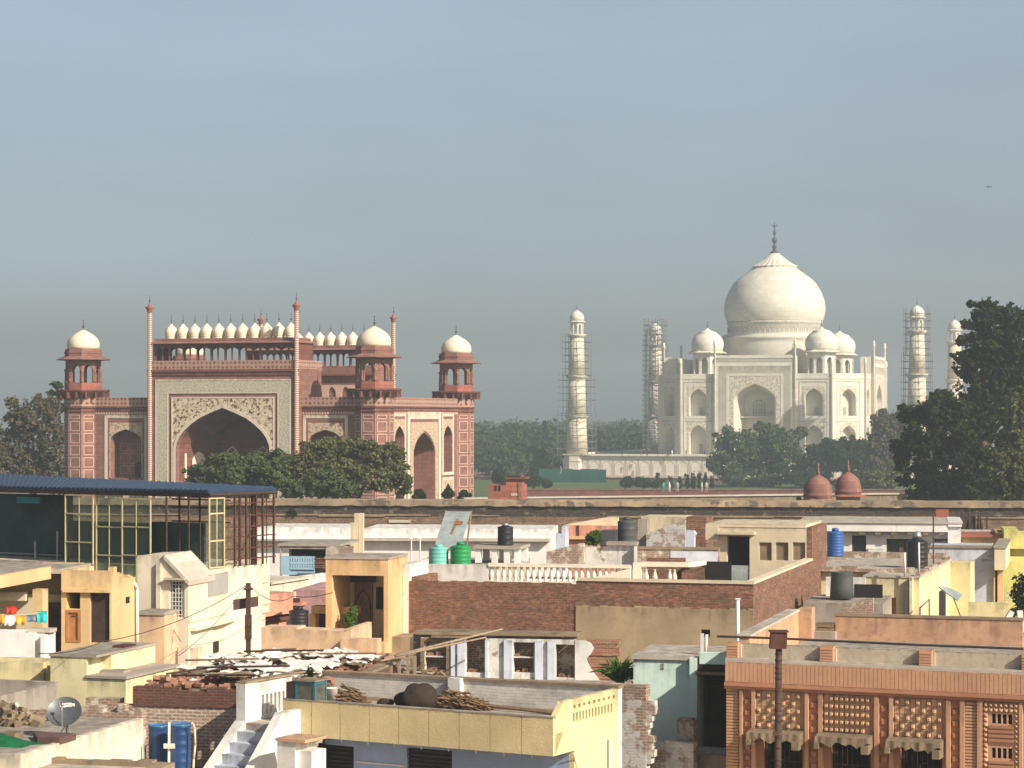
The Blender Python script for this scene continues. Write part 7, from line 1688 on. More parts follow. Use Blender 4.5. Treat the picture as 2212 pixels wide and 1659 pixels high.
# pierced screen at the right
a, b = Uh(1896), Uh(2174); zt = zc0-.12; m = MB(); zz = lambda y: H_(2030, y)[1]
sl_a, sl_b = H_(1940, 800)[0], H_(2140, 800)[0]
hs = []
for y0, y1 in ((805, 880), (1070, 1150)):
    for k in range(4): x = sl_a+.08+(sl_b-sl_a-.1)*k/4; hs.append((x, x+.10, zz(y1), zz(y0)))
m.slab(a, b, zz(1229)-1, zt, -.06, -.002, hs); o = m.obj('pierced_screen', M['orange_sand'], t)
m = MB()
for z in (zz(905), zz(940), zz(975), zz(1010), zz(1180), zz(1215)): m.box(sl_a, sl_b, -.12, -.061, z-.035, z+.035)
m.obj('moulded_bar', M['orange_dark'], o)
m = MB()
def pyr(x, z, s, d=.09): m.add([(x-s, -.061, z-s), (x+s, -.061, z-s), (x+s, -.061, z+s), (x-s, -.061, z+s), (x, -.061-d, z)], [(0, 1, 4), (1, 2, 4), (2, 3, 4), (3, 0, 4)])
s = (b-a)/14
for i in range(7):
    for j in range(2): pyr(a+s*(2*i+1), zt-s*(2*j+1), s*.95)
z = zt-s*5
while z > zz(1229)-.8: pyr(a+s, z, s*.95); pyr(b-s*.8, z, s*.7); z -= 2*s
m.obj('stud', M['tile'], o)
m = MB(); m.box(sl_a, sl_b, -.0019, -.0005, zz(1160), zz(800)); m.obj('slit_dark', M['void'], o)
# roof: rear terracotta walls
m = MB(); m.box(.0, uR, .9, 9, zs1-.25, zs1-.18); m.obj('roof', M['concrete'], t)
g = Frame(*q('H', 735, 24), 73.5, 17)
o = thing('terracotta_wall', 'long stained terracotta plaster wall on the roof behind the sandstone front', 'wall', g); a = g.uw(q('H', 2200, 37))[0]
m = MB(); m.box(0, a, 0, .28, 0, g.top-.05); m.obj('wall', M['pinkwall'], o); m = MB(); m.box(-.03, a+.03, -.03, .31, g.top-.05, g.top+.02); m.obj('coping', M['oldcap'], o)
m = MB(); p = [g.uw(q('H', x, y), -.4) for x, y in ((545, 300), (735, 300), (735, 130), (545, 160))]; m.box(p[0][0], p[1][0]-.01, -.4, .2, 0, p[3][1]); m.obj('grey_block', M['concrete_pale'], o)
m = MB(); p = g.uw(q('H', 665, 100), -.1); rr = random.Random(7)
for k in range(5): m.box(p[0]-.35+rr.uniform(0, .1), p[0]+.1+rr.uniform(0, .25), -.1, .25, p[1]-.75+k*.16, p[1]-.62+k*.16)
m.obj('loose_bricks', M['broken'], o)
g = Frame(*q('H', 62, 205), 64.3, 16)
o = thing('side_parapet', 'peeling pale orange side parapet with a square brick pier on the sandstone roof', 'wall', g)
v1 = g.vw(q('H', 445, 5), 0)[0]
m = MB(); m.box(-.3, 0, 0, v1, 0, g.top); m.obj('wall', M['peach_peel'], o); m = MB(); m.box(-.36, .04, -.05, v1, g.top, g.top+.08); m.obj('coping', M['concrete_pale'], o)
p0 = g.uw(q('H', 548, 10), v1); m = MB(); m.box(.0, p0[0], v1, v1+.7, 0, g.top+.1); m.obj('brick_pier', M['pinkwall'], o)
# rusty lamp pole
p1 = world(*q('H', 302, 170), 56); t = thing('rusty_pole', 'rusty iron pole with a square box on top in front of the sandstone house', 'pole', None, (p1.x-.12, 56, 0)); k = .27575*56/FO
m = MB(); r = 27*k; zt = p1.z-115*k; m.lathe([(r*1.25, 0), (r*1.15, zt*.45), (r*1.05, zt*.45+.02), (r*.95, zt)], 12, (0, 0)); rr = random.Random(3)
z = 1.
while z < zt-.1: m.lathe([(r, z), (r*(1.1+.12*rr.random()), z+.03), (r, z+.06)], 12, (0, 0), cap=False); z += rr.uniform(.12, .3)
for z in (zt*.5, zt*.62, zt*.8): m.box(-r*1.5, r*.2, -r*1.3, -r*.5, z, z+.12)
o = m.obj('shaft', M['iron'], t); o.rotation_euler = (0, R(.45), 0)
m = MB(); m.hexa([(-.14, -.15, zt-.02), (.26, -.15, zt-.02), (.26, .2, zt-.02), (-.14, .2, zt-.02)], [(-.11, -.14, zt+.38), (.28, -.14, zt+.36), (.28, .2, zt+.36), (-.11, .2, zt+.38)]); m.box(-.15, .31, -.18, .23, zt+.385, zt+.42); m.obj('box', M['iron_red'], t)
# ------------------------------------------------------------ mint house
h = Frame(*q('G', 1030, 342), 70, 14)
t = thing('mint_house', 'mint green house with a dark doorway and slanting shadow beside the sandstone front', 'house', h)
G_ = lambda x, y, v=0: h.uw(q('G', x, y), v)
uR = G_(1800, 380)[0]; hole = rrect(h, 'G', 1538, 452, 1760, 1300); v1 = max(3.0, h.uv(q('G', 1220, 262), h.top)[1])
m = MB(); m.slab(0, uR, 0, h.top-.12, 0, .3, [(hole[0], uR-.02, 0.5, hole[3])]); m.box(0, .3, .3, v1, 0, h.top-.12); m.box(.3, hole[0]-.01, .31, v1-.01, 0, h.top-.13); m.box(hole[0]-.01, uR, 1.6, v1, 0, h.top-.13); m.obj('wall', M['mint'], t)
m = MB(); m.box(-.05, uR, -.08, v1+.1, h.top-.119, h.top); m.obj('roof', M['concrete_pale'], t)
m = MB(); p = rrect(h, 'G', 1480, 400, 1538, 1000); m.box(p[0], p[1], -.25, -.001, p[2], p[3]+.15); m.box(p[0]+.3, uR, -.22, -.001, hole[3]+.5, h.top-.2); m.obj('pillar', M['mint'], t)
m = MB(); m.box(hole[0]-.05, uR, -.2, .1, hole[3]-.02, hole[3]+.32); m.box(hole[0]+.1, uR, 1.0, 1.5, .5, hole[3]-.1); m.obj('dark_doorway', M['darkwood'], t)
m = MB(); p = rrect(h, 'G', 1520, 478, 1757, 496, -.25); m.box(p[0], p[1], -.3, -.201, p[2], p[3]); m.obj('lintel', M['wood'], t)
m = MB(); p = rrect(h, 'G', 1620, 500, 1757, 590, .9); m.ring(p[0], p[1]+.3, p[2], p[3], .05, .9, .98); m.obj('window', M['iron'], t)
m = MB(); p = rrect(h, 'G', 1248, 412, 1270, 455); c = (p[0]+p[1])/2; m.box(c-.03, c+.03, -.02, -.001, p[2], p[3]); m.box(p[0], p[1], -.02, -.001, p[2], p[2]+.07); m.box(p[0], p[1], -.02, -.001, p[3]-.07, p[3]); m.obj('wall_vent', M['concrete_grey'], t)
m = MB(); p = G_(1592, 372, .6); m.tube((p[0], .6, h.top), (p[0]+.05, .6, h.top+.62), .05, 7); m.box(p[0]-.14, p[0]-.04, .55, .62, h.top, h.top+.65); m.obj('roof_pipe', M['white_pipe'], t)
# low yard walls before it
h = Frame(*q('G', 905, 562), 64.8, 24)
t = thing('yard_wall', 'half whitewashed brick yard wall between the yellow balcony house and the mint house', 'wall', h)
G_ = lambda x, y, v=0: h.uw(q('G', x, y), v)
a = G_(1128, 580)[0]; m = MB(); zb = G_(1000, 690)[1]; rr = random.Random(6)
m.box(-.6, a, 0, .35, zb, h.top-.04); m.obj('bare_brick_top', M['brick_wash2'], t)
m = MB(); m.box(-.6, a, 0, .35, 0, zb-.001); x = a
for k in range(9): z0, z1 = zb-.2*(k+1), zb-.2*k; l = rr.uniform(.05, .3); m.box(a+.001, a+l, .02, .33, z0, z1-.01)
m.obj('wall', M['brick_white'], t)
m = MB(); p = rrect(h, 'G', 1110, 860, 1500, 1060, 1.6); m.box(a+.35, p[1], 1.6, 2.0, 0, p[3]); x = a+.35
while x < p[1]-.1: l = rr.uniform(.2, .5); m.box(x, min(x+l, p[1]), 1.65, 1.95, p[3], p[3]+rr.uniform(.02, .12)); x += l
m.obj('dark_brick_wall', M['brick_wash2'], t)
m = MB(); p = [G_(x, y, .9) for x, y in ((1065, 1300), (1500, 1300), (1500, 1040), (1260, 1012), (1180, 1050), (1080, 1090))]; m.prism(p, .9, 1.2); m.obj('white_low_wall', M['brick_white'], t)
m = MB(); m.box(a+.2, 6.0, 2.05, 3.6, 0, G_(1300, 1000, 2.0)[1]-.4); m.obj('yard_floor', M['concrete'], t)
# ------------------------------------------------------------ front: yellow balcony house
h = Frame(*q('G', 400, 840), 60, 28.5)
t = thing('balcony_house', 'yellow house with a long panelled balcony wall and a pierced side parapet', 'house', h)
F_ = lambda x, y, v=0: h.uw(q('F', x, y), v)
G_ = lambda x, y, v=0: h.uw(q('G', x, y), v)
uA = F_(250, 697)[0]; zt = h.top; zb = G_(395, 1138)[1]; zt_ = zt
vF = h.vw(q('G', 905, 605), 0)[0]; zS = h.vw(q('G', 905, 605), 0)[1]; OV = 1.25
zf = zt-.42
m = MB(); n = 9; 
for k in range(n):
    a, b = uA+(0-uA)*k/n, uA+(0-uA)*(k+1)/n; m.box(a+.012, b-.012 if k < n-1 else 0, 0, .14, zb, zt)
m.obj('balcony_panel', M['yellow_rough'], t)
m = MB(); m.box(uA, -.01, .02, .12, zb+.05, zt-.02); m.obj('panel_joint', M['ochre'], t)
m = MB(); m.box(uA-.01, .01, -.012, .16, zt+.001, zt+.03); m.box(uA, -.005, .141, vF, zf-.16, zf); m.obj('balcony_floor', M['concrete'], t)
# side wall with vents
vb = h.vw(q('G', 480, 690), 0)[0]
def side(x0, y0, x1, y1): a, b = h.vw(q('G', x0, y1), 0), h.vw(q('G', x1, y0), 0); return a[0], b[0], a[1], b[1]
holes = []
for k in range(9):
    x = 568+38.5*k; y = 742-8.3*k; a = h.vw(q('G', x-9, y+15), 0); b = h.vw(q('G', x+9, y-15), 0); holes.append((a[0], b[0], a[1], b[1]))
for k in range(13):
    x = 563+24.5*k; y = 828-5.6*k; a = h.vw(q('G', x-6, y+36), 0); b = h.vw(q('G', x+6, y-36), 0); holes.append((a[0], b[0], a[1], b[1]))
holes = sorted(holes); rows = [holes[0::2], holes[1::2]]

m = MB(); m.xf = XS
sq = [x for x in holes if x[3]-x[2] < .19]; sl = [x for x in holes if x[3]-x[2] >= .19]
A0, A1 = sum(x[2] for x in sq)/len(sq), sum(x[3] for x in sq)/len(sq); B0, B1 = sum(x[2] for x in sl)/len(sl), sum(x[3] for x in sl)/len(sl)
if B1 > A0-.06: B1 = A0-.06
m.slab(vb, vF, A0-.03, zS, 0, .16, [(x[0], x[1], A0, A1) for x in sq]); m.slab(vb, vF, zf, A0-.0301, 0, .16, [(x[0], x[1], B0, B1) for x in sl]); m.xf = None
m.box(-.16, 0, OV, vF, 0, zf-.001); m.hexa([(-.16, .15, zb), (0, .15, zb), (0, vb, zf), (-.16, vb, zf)], [(-.16, .15, zt-.001), (0, .15, zt-.001), (0, vb, zS-.02), (-.16, vb, zS-.02)]); m.box(-.16, 0, .15, OV, zb, zf-.01) if False else None
m.hexa([(-.16, .15, zb), (0, .15, zb), (0, OV, zb-.001), (-.16, OV, zb-.001)], [(-.16, .15, zf), (0, .15, zf), (0, OV, zf-.002), (-.16, OV, zf-.002)])
m.obj('side_wall', M['yellow'], t)
a = G_(432, 690, .5); m = MB(); m.box(a[0], -.161, vb-.05, vb+.35, zf, zS+.0); m.obj('corner_pier', M['yellow_rough'], t)
m = MB(); p = h.vw(q('G', 845, 1000), .07); m.tube((.07, p[0], 0), (.07, p[0], p[1]), .04, 7); p2 = h.vw(q('G', 560, 1110), .03); m.path([(.03, p2[0], p2[1]), (.03, p2[0]+.3, p2[1]-.5)], .015); m.obj('drain_pipe', M['white_pipe'], t)
# recessed storey under the balcony
w1 = rrect(h, 'F', 510, 1062, 805, 1200, OV); w2 = rrect(h, 'F', 1222, 1095, 1575, 1300, OV)
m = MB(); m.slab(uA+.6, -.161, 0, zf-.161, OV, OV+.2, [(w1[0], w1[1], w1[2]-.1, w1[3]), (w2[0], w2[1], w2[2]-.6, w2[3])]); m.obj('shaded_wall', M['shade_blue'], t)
for w in (w1, w2):
    m = MB(); m.box(w[0], w[1], OV+.12, OV+.19, w[2]-.6, w[3]); o = m.obj('window', M['dark'], t)
    m = MB()
    for k in range(9): z = w[3]-.08-k*.12; m.box(w[0], w[1], OV+.06, OV+.1, z-.02, z+.02)
    m.obj('shutter_slat', M['darkwood'], o)
m = MB(); z = F_(900, 1185, OV)[1]; m.box(w1[1]+.1, w2[0]-.1, OV-.04, OV-.001, z-.02, z+.02)
for k in range(9): x = uA+.9+k*.86; m.tube((x, .3, zb-.02), (x, .34, zb-.14), .02, 5)
m.obj('conduit', M['white_pipe'], t)
# back wall of the terrace
zB = h.uw(q('G', 600, 570), vF)[1]; zB0 = F_(575, 472, vF)[1]
m = MB(); u_l = F_(560, 480, vF)[0]
m.hexa([(u_l, vF, 0), (.02, vF, 0), (.02, vF+.25, 0), (u_l, vF+.25, 0)], [(u_l, vF, zB0-.06), (.02, vF, zB-.06), (.02, vF+.25, zB-.06), (u_l, vF+.25, zB0-.06)]); m.obj('back_wall', M['brick_whitewash'], t)
m = MB(); m.hexa([(u_l, vF-.04, zB0-.059), (.05, vF-.04, zB-.059), (.05, vF+.3, zB-.059), (u_l, vF+.3, zB0-.059)], [(u_l, vF-.04, zB0+.02), (.05, vF-.04, zB+.02), (.05, vF+.3, zB+.02), (u_l, vF+.3, zB0+.02)]); m.obj('coping', M['oldcap'], t)
p = rrect(h, 'F', 1545, 520, 1640, 660, vF-.2); m = MB(); m.box(p[0], p[1], vF-.22, vF-.001, zf, p[3]-.03); m.obj('wall_pier', M['white'], t)
m = MB(); p = rrect(h, 'F', 660, 660, 1120, 720, vF-.1); m.box(u_l, -.17, vF-.12, vF-.001, zf, zf+.1); m.obj('wall_foot', M['tan'], t)
TZ, TF_ = zf, h
def terr(r, x, y, dv=0.): a = h.uv(q(r, x, y), TZ); return a[0], min(max(a[1]+dv, .3), vF-.25)
# teal cabinet
g = Frame(*q('F', 345, 545), 63.9, 28.5)
t2 = thing('cabinet', 'old teal framed cabinet with dirty glass standing at the end of the balcony terrace', 'cabinet', g)
a = g.uw(q('F', 500, 545))[0]; vv = .62; H0, H1 = zf, g.top
m = MB()
for x in (0, a-.06):
    for y in (0, vv-.06): m.box(x, x+.06, y, y+.06, H0, H1)
m.box(.06, a-.06, 0, .06, H1-.08, H1-.001); m.box(.06, a-.06, 0, .06, H0, H0+.1); m.box(a-.06, a, .06, vv-.06, H1-.08, H1-.001); m.box(a-.06, a, .06, vv-.06, H0, H0+.1); m.obj('frame', M['teal_paint'], t2)
m = MB(); m.box(.02, a-.02, .02, vv-.02, H0+.02, H1-.09); m.obj('dirty_glass', M['cabinet_glass'], t2)
m = MB(); m.box(-.05, a+.03, -.03, vv+.03, H1, H1+.04); m.obj('top', M['oldcap'], t2)
m = MB(); m.box(-.3, -.02, .0, .4, H0, H1-.05); m.obj('side_shelf', M['darkwood'], t2)
p = h.sub(*terr('F', 640, 715)); b = thing('bucket', 'white plastic bucket beside the teal cabinet', 'bucket', None, (p.x, p.y, zf)); m = MB(); m.lathe([(.15, 0), (.2, .42), (.215, .43), (.19, .43), (.15, .1)], 18); m.obj('body', M['white_pipe'], b); m = MB(); m.path([(-.2, 0, .4), (-.12, -.12, .32), (.1, -.16, .3), (.2, 0, .4)], .008, 4); m.obj('handle', M['steel'], b)
p = h.sub(*terr('F', 625, 640, .3)); crown([(0, 0, .0, .13, .12, .22)], 130, .1, 5).obj  # small weed
wd = crown([(p.x, p.y, zf+.72, .12, .1, .24)], 150, .09, 5).obj('weed', M['leaf_dark']); tag(wd, 'small weed growing behind the white bucket', 'plant')
# firewood and sacks
def sticks(x0, x1, yb, n, hh, label, sd):
    a, b = terr('F', x0, yb), terr('F', x1, yb+ (x1-x0)*.055); rr = random.Random(sd); m = MB()
    ca, cb = h.sub(*a), h.sub(*b); d = cb-ca
    for k in range(n):
        f = rr.random(); z = zf+.04+hh*rr.random()*(1-abs(2*f-1)**1.3*.8); c = ca+d*f; c.z = z; c.y += rr.uniform(0, .5)
        l = rr.uniform(.3, .75); ang = rr.gauss(-.45, .35); dr = Vector((math.cos(ang)*math.cos(rr.uniform(-.6, .6)), rr.uniform(-.5, .5), math.sin(ang)*.5)).normalized()*l*.5
        m.path([c-dr, c+dr*.2+Vector((0, 0, rr.uniform(-.03, .03))), c+dr], rr.uniform(.012, .03), 5)
    solo(m, 'firewood_pile', M['twigs'], label, 'firewood', group='firewood piles')
sticks(690, 860, 722, 75, .42, 'pile of dry firewood left of the brown sacks, beside the white bucket', 1)
sticks(1450, 1830, 765, 150, .48, 'long pile of dry firewood right of the brown sacks', 2)
def sack(x, y, rx, rz, label, sd):
    a = terr('F', x, y); p = h.sub(*a); m = MB(); n, k_ = 22, 12; V = []
    for j in range(k_+1):
        th_ = math.pi*j/k_
        for i in range(n):
            ph = 2*math.pi*i/n; d = Vector((math.sin(th_)*math.cos(ph), math.sin(th_)*math.sin(ph), math.cos(th_))); s = 1+.16*mnoise.noise(d*1.6+Vector((sd, 0, 0)))+.08*mnoise.noise(d*5+Vector((0, sd, 0)))
            V.append((d.x*rx*s, d.y*rx*.8*s, max(0, rz*.9+d.z*rz*s)))
    m.add(V, [(j*n+i, (j+1)*n+i, (j+1)*n+(i+1) % n, j*n+(i+1) % n) for j in range(k_) for i in range(n)], True)
    solo(m, 'sack', M['sack'], label, 'sack', None, (p.x, p.y, zf), .3, 'brown sacks on the balcony terrace')
sack(1195, 755, .30, .24, 'smaller round brown sack heap on the left of the big one', 3)
sack(1325, 770, .52, .40, 'biggest round brown sack heap on the balcony terrace', 5)
sack(1055, 745, .26, .12, 'low flat brown heap at the left end of the sacks', 9)
m = MB(); a, b = terr('F', 1830, 770), terr('G', 400, 815); m.path([(*a, zf+.12), ((a[0]+b[0])/2, (a[1]+b[1])/2, zf+.1), (*b, zf+.06)], .06, 6); solo(m, 'bamboo_pole', M['wood'], 'bamboo pole lying along the right end of the terrace floor', 'pole', h)
# pierced white wall and outdoor stair at the left
L = Frame(528, 1479, 64, 28.5)
t = thing('pierced_wall', 'whitewashed pierced brick wall at the head of the white stair', 'wall', L)
v1 = L.vw(q('F', 320, 512), 0)[0]
sl = []
for r0 in range(2):
    for k in range(7):
        f0 = 95+32*k; y = (610 if r0 == 0 else 745)-7.2*k*1.3; a = L.vw(q('F', f0-9, y+45), 0); b = L.vw(q('F', f0+9, y-40), 0); sl.append((a[0], b[0], r0))
zc = L.top
m = MB(); m.xf = XS
m.slab(.55, v1, zc-1.02, zc, 0, .25, [(a, b, zc-.95, zc-.38) if r == 0 else (0, 0.001, 0, .001) for a, b, r in sl if r == 0])
m.slab(.55, v1, zc-1.75, zc-1.021, 0, .25, [(a, b, zc-1.68, zc-1.1) for a, b, r in sl if r == 1]); m.xf = None
m.box(-.28, .03, 0, .549, 0, zc+.02); m.box(-.25, 0, .55, v1, 0, zc-1.751); m.obj('wall', M['white'], t)
m = MB(); m.box(-.28, .04, .0, v1, zc+.021, zc+.08); m.obj('coping', M['oldcap'], t)
t = thing('outdoor_stair', 'whitewashed outdoor stair between sloping side walls, running down from the pierced wall', 'stairs', L)
zs = L.uw(q('E', 1985, 865))[1]
def stringer(u0, u1, va, vb_, za, zb_, nm='side_wall'):
    m = MB(); m.hexa([(u0, vb_, 0), (u1, vb_, 0), (u1, va, 0), (u0, va, 0)], [(u0, vb_, zb_), (u1, vb_, zb_), (u1, va, za), (u0, va, za)]); m.obj(nm, M['white'], t)
stringer(-.32, .0, -.01, -4.5, zs, zs-3.4)
stringer(1.25, 1.5, -.3, -3.8, zs+.35, zs-2.9)
stringer(1.25, 1.5, .6, -.299, zs+.35, zs+.35, 'side_wall')
for k in range(9):
    m = MB(); za = zs-.25-.27*k; m.box(.001, 1.249, -.36*(k+1), -.36*k+.02, 0, za); m.obj('step', M['white_blue'], t)
m = MB(); m.box(.001, 1.249, .02, 1.6, 0, zs-.05); m.obj('landing', M['concrete_pale'], t)
# lower landing wall right of the stair
g = Frame(*q('F', 205, 1000), 61.2, 28.5); t = thing('stair_foot_wall', 'short white wall block below the balcony corner beside the stair', 'wall', g)
a = g.uw(q('F', 345, 1010))[0]; m = MB(); m.box(0, a, 0, 1.0, 0, g.top-.05); m.box(a+.001, a+.4, .2, .9, 0, g.top-.3); m.obj('wall', M['white'], t); m = MB(); m.box(-.03, a+.35, -.05, 1.0, g.top-.049, g.top+.03); m.obj('coping', M['pinkwall'], t)
# ------------------------------------------------------------ brick house with the rubble roof
h = Frame(*q('E', 1040, 577), 67, 12)
t = thing('rubble_roof_house', 'brick house with a dark upper wall and a roof strewn with white sheets and rubble', 'house', h)
uR = h.uw(q('E', 1912, 590))[0]; zm = h.uw(q('E', 1400, 748))[1]
VB = 9.5
m = MB(); m.box(0, uR, .05, VB, 0, zm-.001); m.obj('lower_wall', M['brick_pale'], t)
m = MB(); n = 12; rr = random.Random(11)
for k in range(n): m.box(uR*k/n, uR*(k+1)/n, 0, .35, zm, h.top-.05+rr.uniform(-.05, .06)-(.1 if k in (5, 6, 7) else 0))
m.box(0, uR+2.2, .35, VB, zm, h.top-.2); m.obj('upper_wall', M['brick_dark'], t)
m = MB(); m.box(0, uR+2.2, .36, VB, h.top-.199, h.top-.12); m.obj('roof', M['oldcap'], t)
m = MB(); m.box(-.5, 0, .0, .4, 0, zm); m.box(-1.6, -.5, .3, .6, 0, zm+.15); m.obj('side_stub', M['brick_wash2'], t)
RZ = h.top-.12; rr = random.Random(31)
m = MB()
for k in range(330):
    u, v = rr.uniform(.1, uR+2.0), rr.uniform(.3, VB-.2)
    if rr.random() < .4: v = rr.uniform(.2, 2.2)
    s = rr.uniform(.07, .17); m.xf = Matrix.Translation((u, v, RZ+s*.3+rr.random()*.12)) @ Matrix.Rotation(rr.uniform(-.5, .5), 4, 'X') @ Matrix.Rotation(rr.random()*6.3, 4, 'Z'); m.box(-s, s, -s*.55, s*.55, -s*.35, s*.4)
m.xf = None; o = m.obj('brick_rubble', M['brick_rubble']); l, r = h.loc(); o.location = l; o.rotation_euler = r; tag(o, kind='stuff')
for k in range(46):
    u, v = rr.uniform(.4, uR+1.6), rr.uniform(.7, VB-.4); sx, sy = rr.uniform(.3, .85), rr.uniform(.22, .6); a0 = rr.uniform(-.5, .5); n, k_ = 9, 7; V = []
    z0 = RZ+rr.uniform(.12, .4)
    for j in range(k_):
        for i in range(n):
            x, y = (i/(n-1)-.5)*2*sx*(1+.15*mnoise.noise((j*.8, k, 0))), (j/(k_-1)-.5)*2*sy*(1+.25*mnoise.noise((i*.7, k, 3)))
            V.append((x*math.cos(a0)-y*math.sin(a0), x*math.sin(a0)+y*math.cos(a0), .16*mnoise.noise((i*.55+k*3, j*.6, k))+.06*mnoise.noise((i*1.3, j*1.3+k, 2))))
    fs = [(j*n+i, j*n+i+1, (j+1)*n+i+1, (j+1)*n+i) for j in range(k_-1) for i in range(n-1)]
    m = MB(); m.add(V+[(x, y, z-.02) for x, y, z in V], fs+[tuple(n*k_+i for i in reversed(f)) for f in fs], k % 3 != 0)
    p = h.sub(u, v, z0); solo(m, 'sheet_scrap', M['white_sheet'] if rr.random() < .84 else M['broken'], 'crumpled scrap of dusty sheeting lying on the rubble roof', 'sheet', None, p, -h.th, 'scraps on the rubble roof')
for k in range(9):
    u, v = rr.uniform(.4, uR+1), rr.uniform(.5, VB-1); a0 = rr.uniform(-.9, .9); l = rr.uniform(.5, 1.5); p = h.sub(u, v, RZ+.2+rr.random()*.2); m = MB(); m.tube((-l*math.cos(a0), -l*math.sin(a0), -.03), (l*math.cos(a0), l*math.sin(a0), .08), .035, 6); solo(m, 'wood_beam', M['wood'] if k % 2 else M['darkwood'], 'weathered wooden beam lying across the rubble roof', 'beam', None, p, 0, 'beams on the rubble roof')
# blue tanks
for (xc, y0, Y, lb, hw) in ((1243, 888, 63.2, 'left one of two navy blue water tanks by the brick house', 79), (1412, 880, 62.4, 'right one of two navy blue water tanks by the brick house, standing nearer', 84)):
    k = .27575*Y/FO; p = world(*q('E', xc, y0), Y); r = hw*k; H = 1.5
    t = thing('water_tank', lb, 'water tank', None, (p.x, Y, p.z-H), 0, 'navy blue water tanks')
    m = MB(); pr = [(r, 0)]
    for i in range(6): a, b = H*.97*i/6, H*.97*(i+1)/6; pr += [(r, a+.02), (r*.965, a+.05), (r*.965, b-.06), (r*1.0, b-.03), (r*1.0, b)]
    m.lathe(pr, 30); m.obj('barrel', M['navy_plastic'], t)
    m = MB(); m.lathe([(r*1.02, H*.97), (r*1.02, H), (r*.95, H), (r*.93, H-.03), (r*.3, H-.02)], 30); m.obj('lid', M['blue_lid'], t)
    b = MB(); b.box(-r*1.3, r*1.3, -r*1.2, r*1.2, -(p.z-H), -.002); o = b.obj('tank_base', M['concrete']); o.location = (p.x, Y, p.z-H); tag(o, 'cement block under the '+('left' if 'left' in lb else 'right')+' navy blue tank', 'tank base')
k = .27575*61.9/FO; p1 = world(*q('E', 1325, 868), 61.9); p0 = world(*q('E', 1320, 1190), 61.9)
t = thing('white_standpipe', 'white standpipe with a short cross plate in front of the navy tanks', 'pipe', None, (0, 0, 0)); m = MB(); m.tube(p0-Vector((0, 0, 1.5)), p1, .035, 8); m.obj('pipe', M['white_pipe'], t); m = MB(); a, b = world(*q('E', 1282, 1075), 61.8), world(*q('E', 1370, 1037), 61.8); m.box(a.x, b.x, 61.78, 61.82, a.z, b.z); m.obj('cross_plate', M['cream'], t)
m = MB(); m.path([world(*q('E', x, y), 62.0) for x, y in ((1495, 875), (1512, 880), (1526, 920), (1530, 1050), (1518, 1160), (1512, 1290))], .028, 7); solo(m, 'hose', M['cream'], 'pale hose hanging beside the right navy tank', 'hose')
# ------------------------------------------------------------ ruined niche wall behind the balcony terrace
h = Frame(*q('F', 1330, 205), 77, 9)
t = thing('ruined_wall', 'ruined whitewashed wall with open shelves and broken plaster below the big brick wall', 'wall', h)
F_ = lambda x, y, v=0: h.uw(q('F', x, y), v)
G_ = lambda x, y, v=0: h.uw(q('G', x, y), v)
hl = [rrect(h, 'F', 1365, 222, 1535, 350), rrect(h, 'F', 1365, 362, 1535, 470), rrect(h, 'F', 1682, 200, 1838, 480), rrect(h, 'F', 2055, 245, 2215, 355), rrect(h, 'F', 2055, 368, 2215, 480), rrect(h, 'G', 420, 262, 572, 520)]
uR = G_(570, 210)[0]
m = MB(); m.slab(0, uR, 0, h.top, 0, .28, hl); m.obj('plastered_wall', M['white_old'], t)
m = MB(); m.box(-.4, uR, .7, .9, 0, h.top+.1); m.obj('back_brick', M['brick_wash2'], t)
m = MB(); m.box(-.2, uR+.1, -.05, .95, h.top+.101, h.top+.2); m.obj('top_slab', M['oldcap'], t)
m = MB()
for x0, x1 in ((1570, 1600), (1622, 1680), (1838, 1860), (1985, 2050)): a = rrect(h, 'F', x0, 190, x1, 510); m.box(a[0], a[1], -.12, -.001, a[2]-.3, h.top-.05)
for x0, x1 in ((262, 320), (360, 415)): a = rrect(h, 'G', x0, 230, x1, 530); m.box(a[0], a[1], -.12, -.001, a[2]-.3, h.top-.05)
m.obj('wall_rib', M['white_blue'], t)
m = MB(); rr = random.Random(14)
for a in hl: 
    for k in range(4): x = rr.uniform(a[0], a[1]-.2); s = rr.uniform(.05, .13); m.box(x, x+s*1.5, .1, .3, a[2], a[2]+s)
m.obj('loose_bricks', M['brick_rubble'], t)
m = MB(); m.ring(F_(1332, 210)[0], F_(1560, 210)[0], F_(1400, 485)[1], h.top-.02, .12, -.08, -.001); m.box(F_(1420, 200)[0], F_(1700, 200)[0], -.25, -.05, h.top+.02, h.top+.08); m.obj('window_frame', M['wood'], t)
a = G_(572, 215); b = G_(935, 230); zb = G_(700, 545)[1]
m = MB(); P = [(a[0]+.001, 0), (G_(770, 540)[0], 0)]+[G_(x, y) for x, y in ((765, 540), (735, 500), (700, 450), (672, 400), (665, 370), (700, 330), (722, 290), (700, 250), (650, 225))]+[(a[0]+.001, h.top)]
m.prism(P, -.03, .0); m.obj('plaster_patch', M['white'], t)
m = MB(); rr = random.Random(15); z = 0; zz = zb-1.5
m.box(a[0]+.001, G_(700, 300)[0], .001, .5, 0, zz)
while zz < h.top-.05:
    e = G_(935, 300)[0]-rr.uniform(0, .25)-(h.top-zz)*.1; m.box(a[0]+.001, e, .001+rr.uniform(0, .05), .5, zz, zz+.13); zz += .13
m.obj('broken_brick_end', M['brick_side'], t)
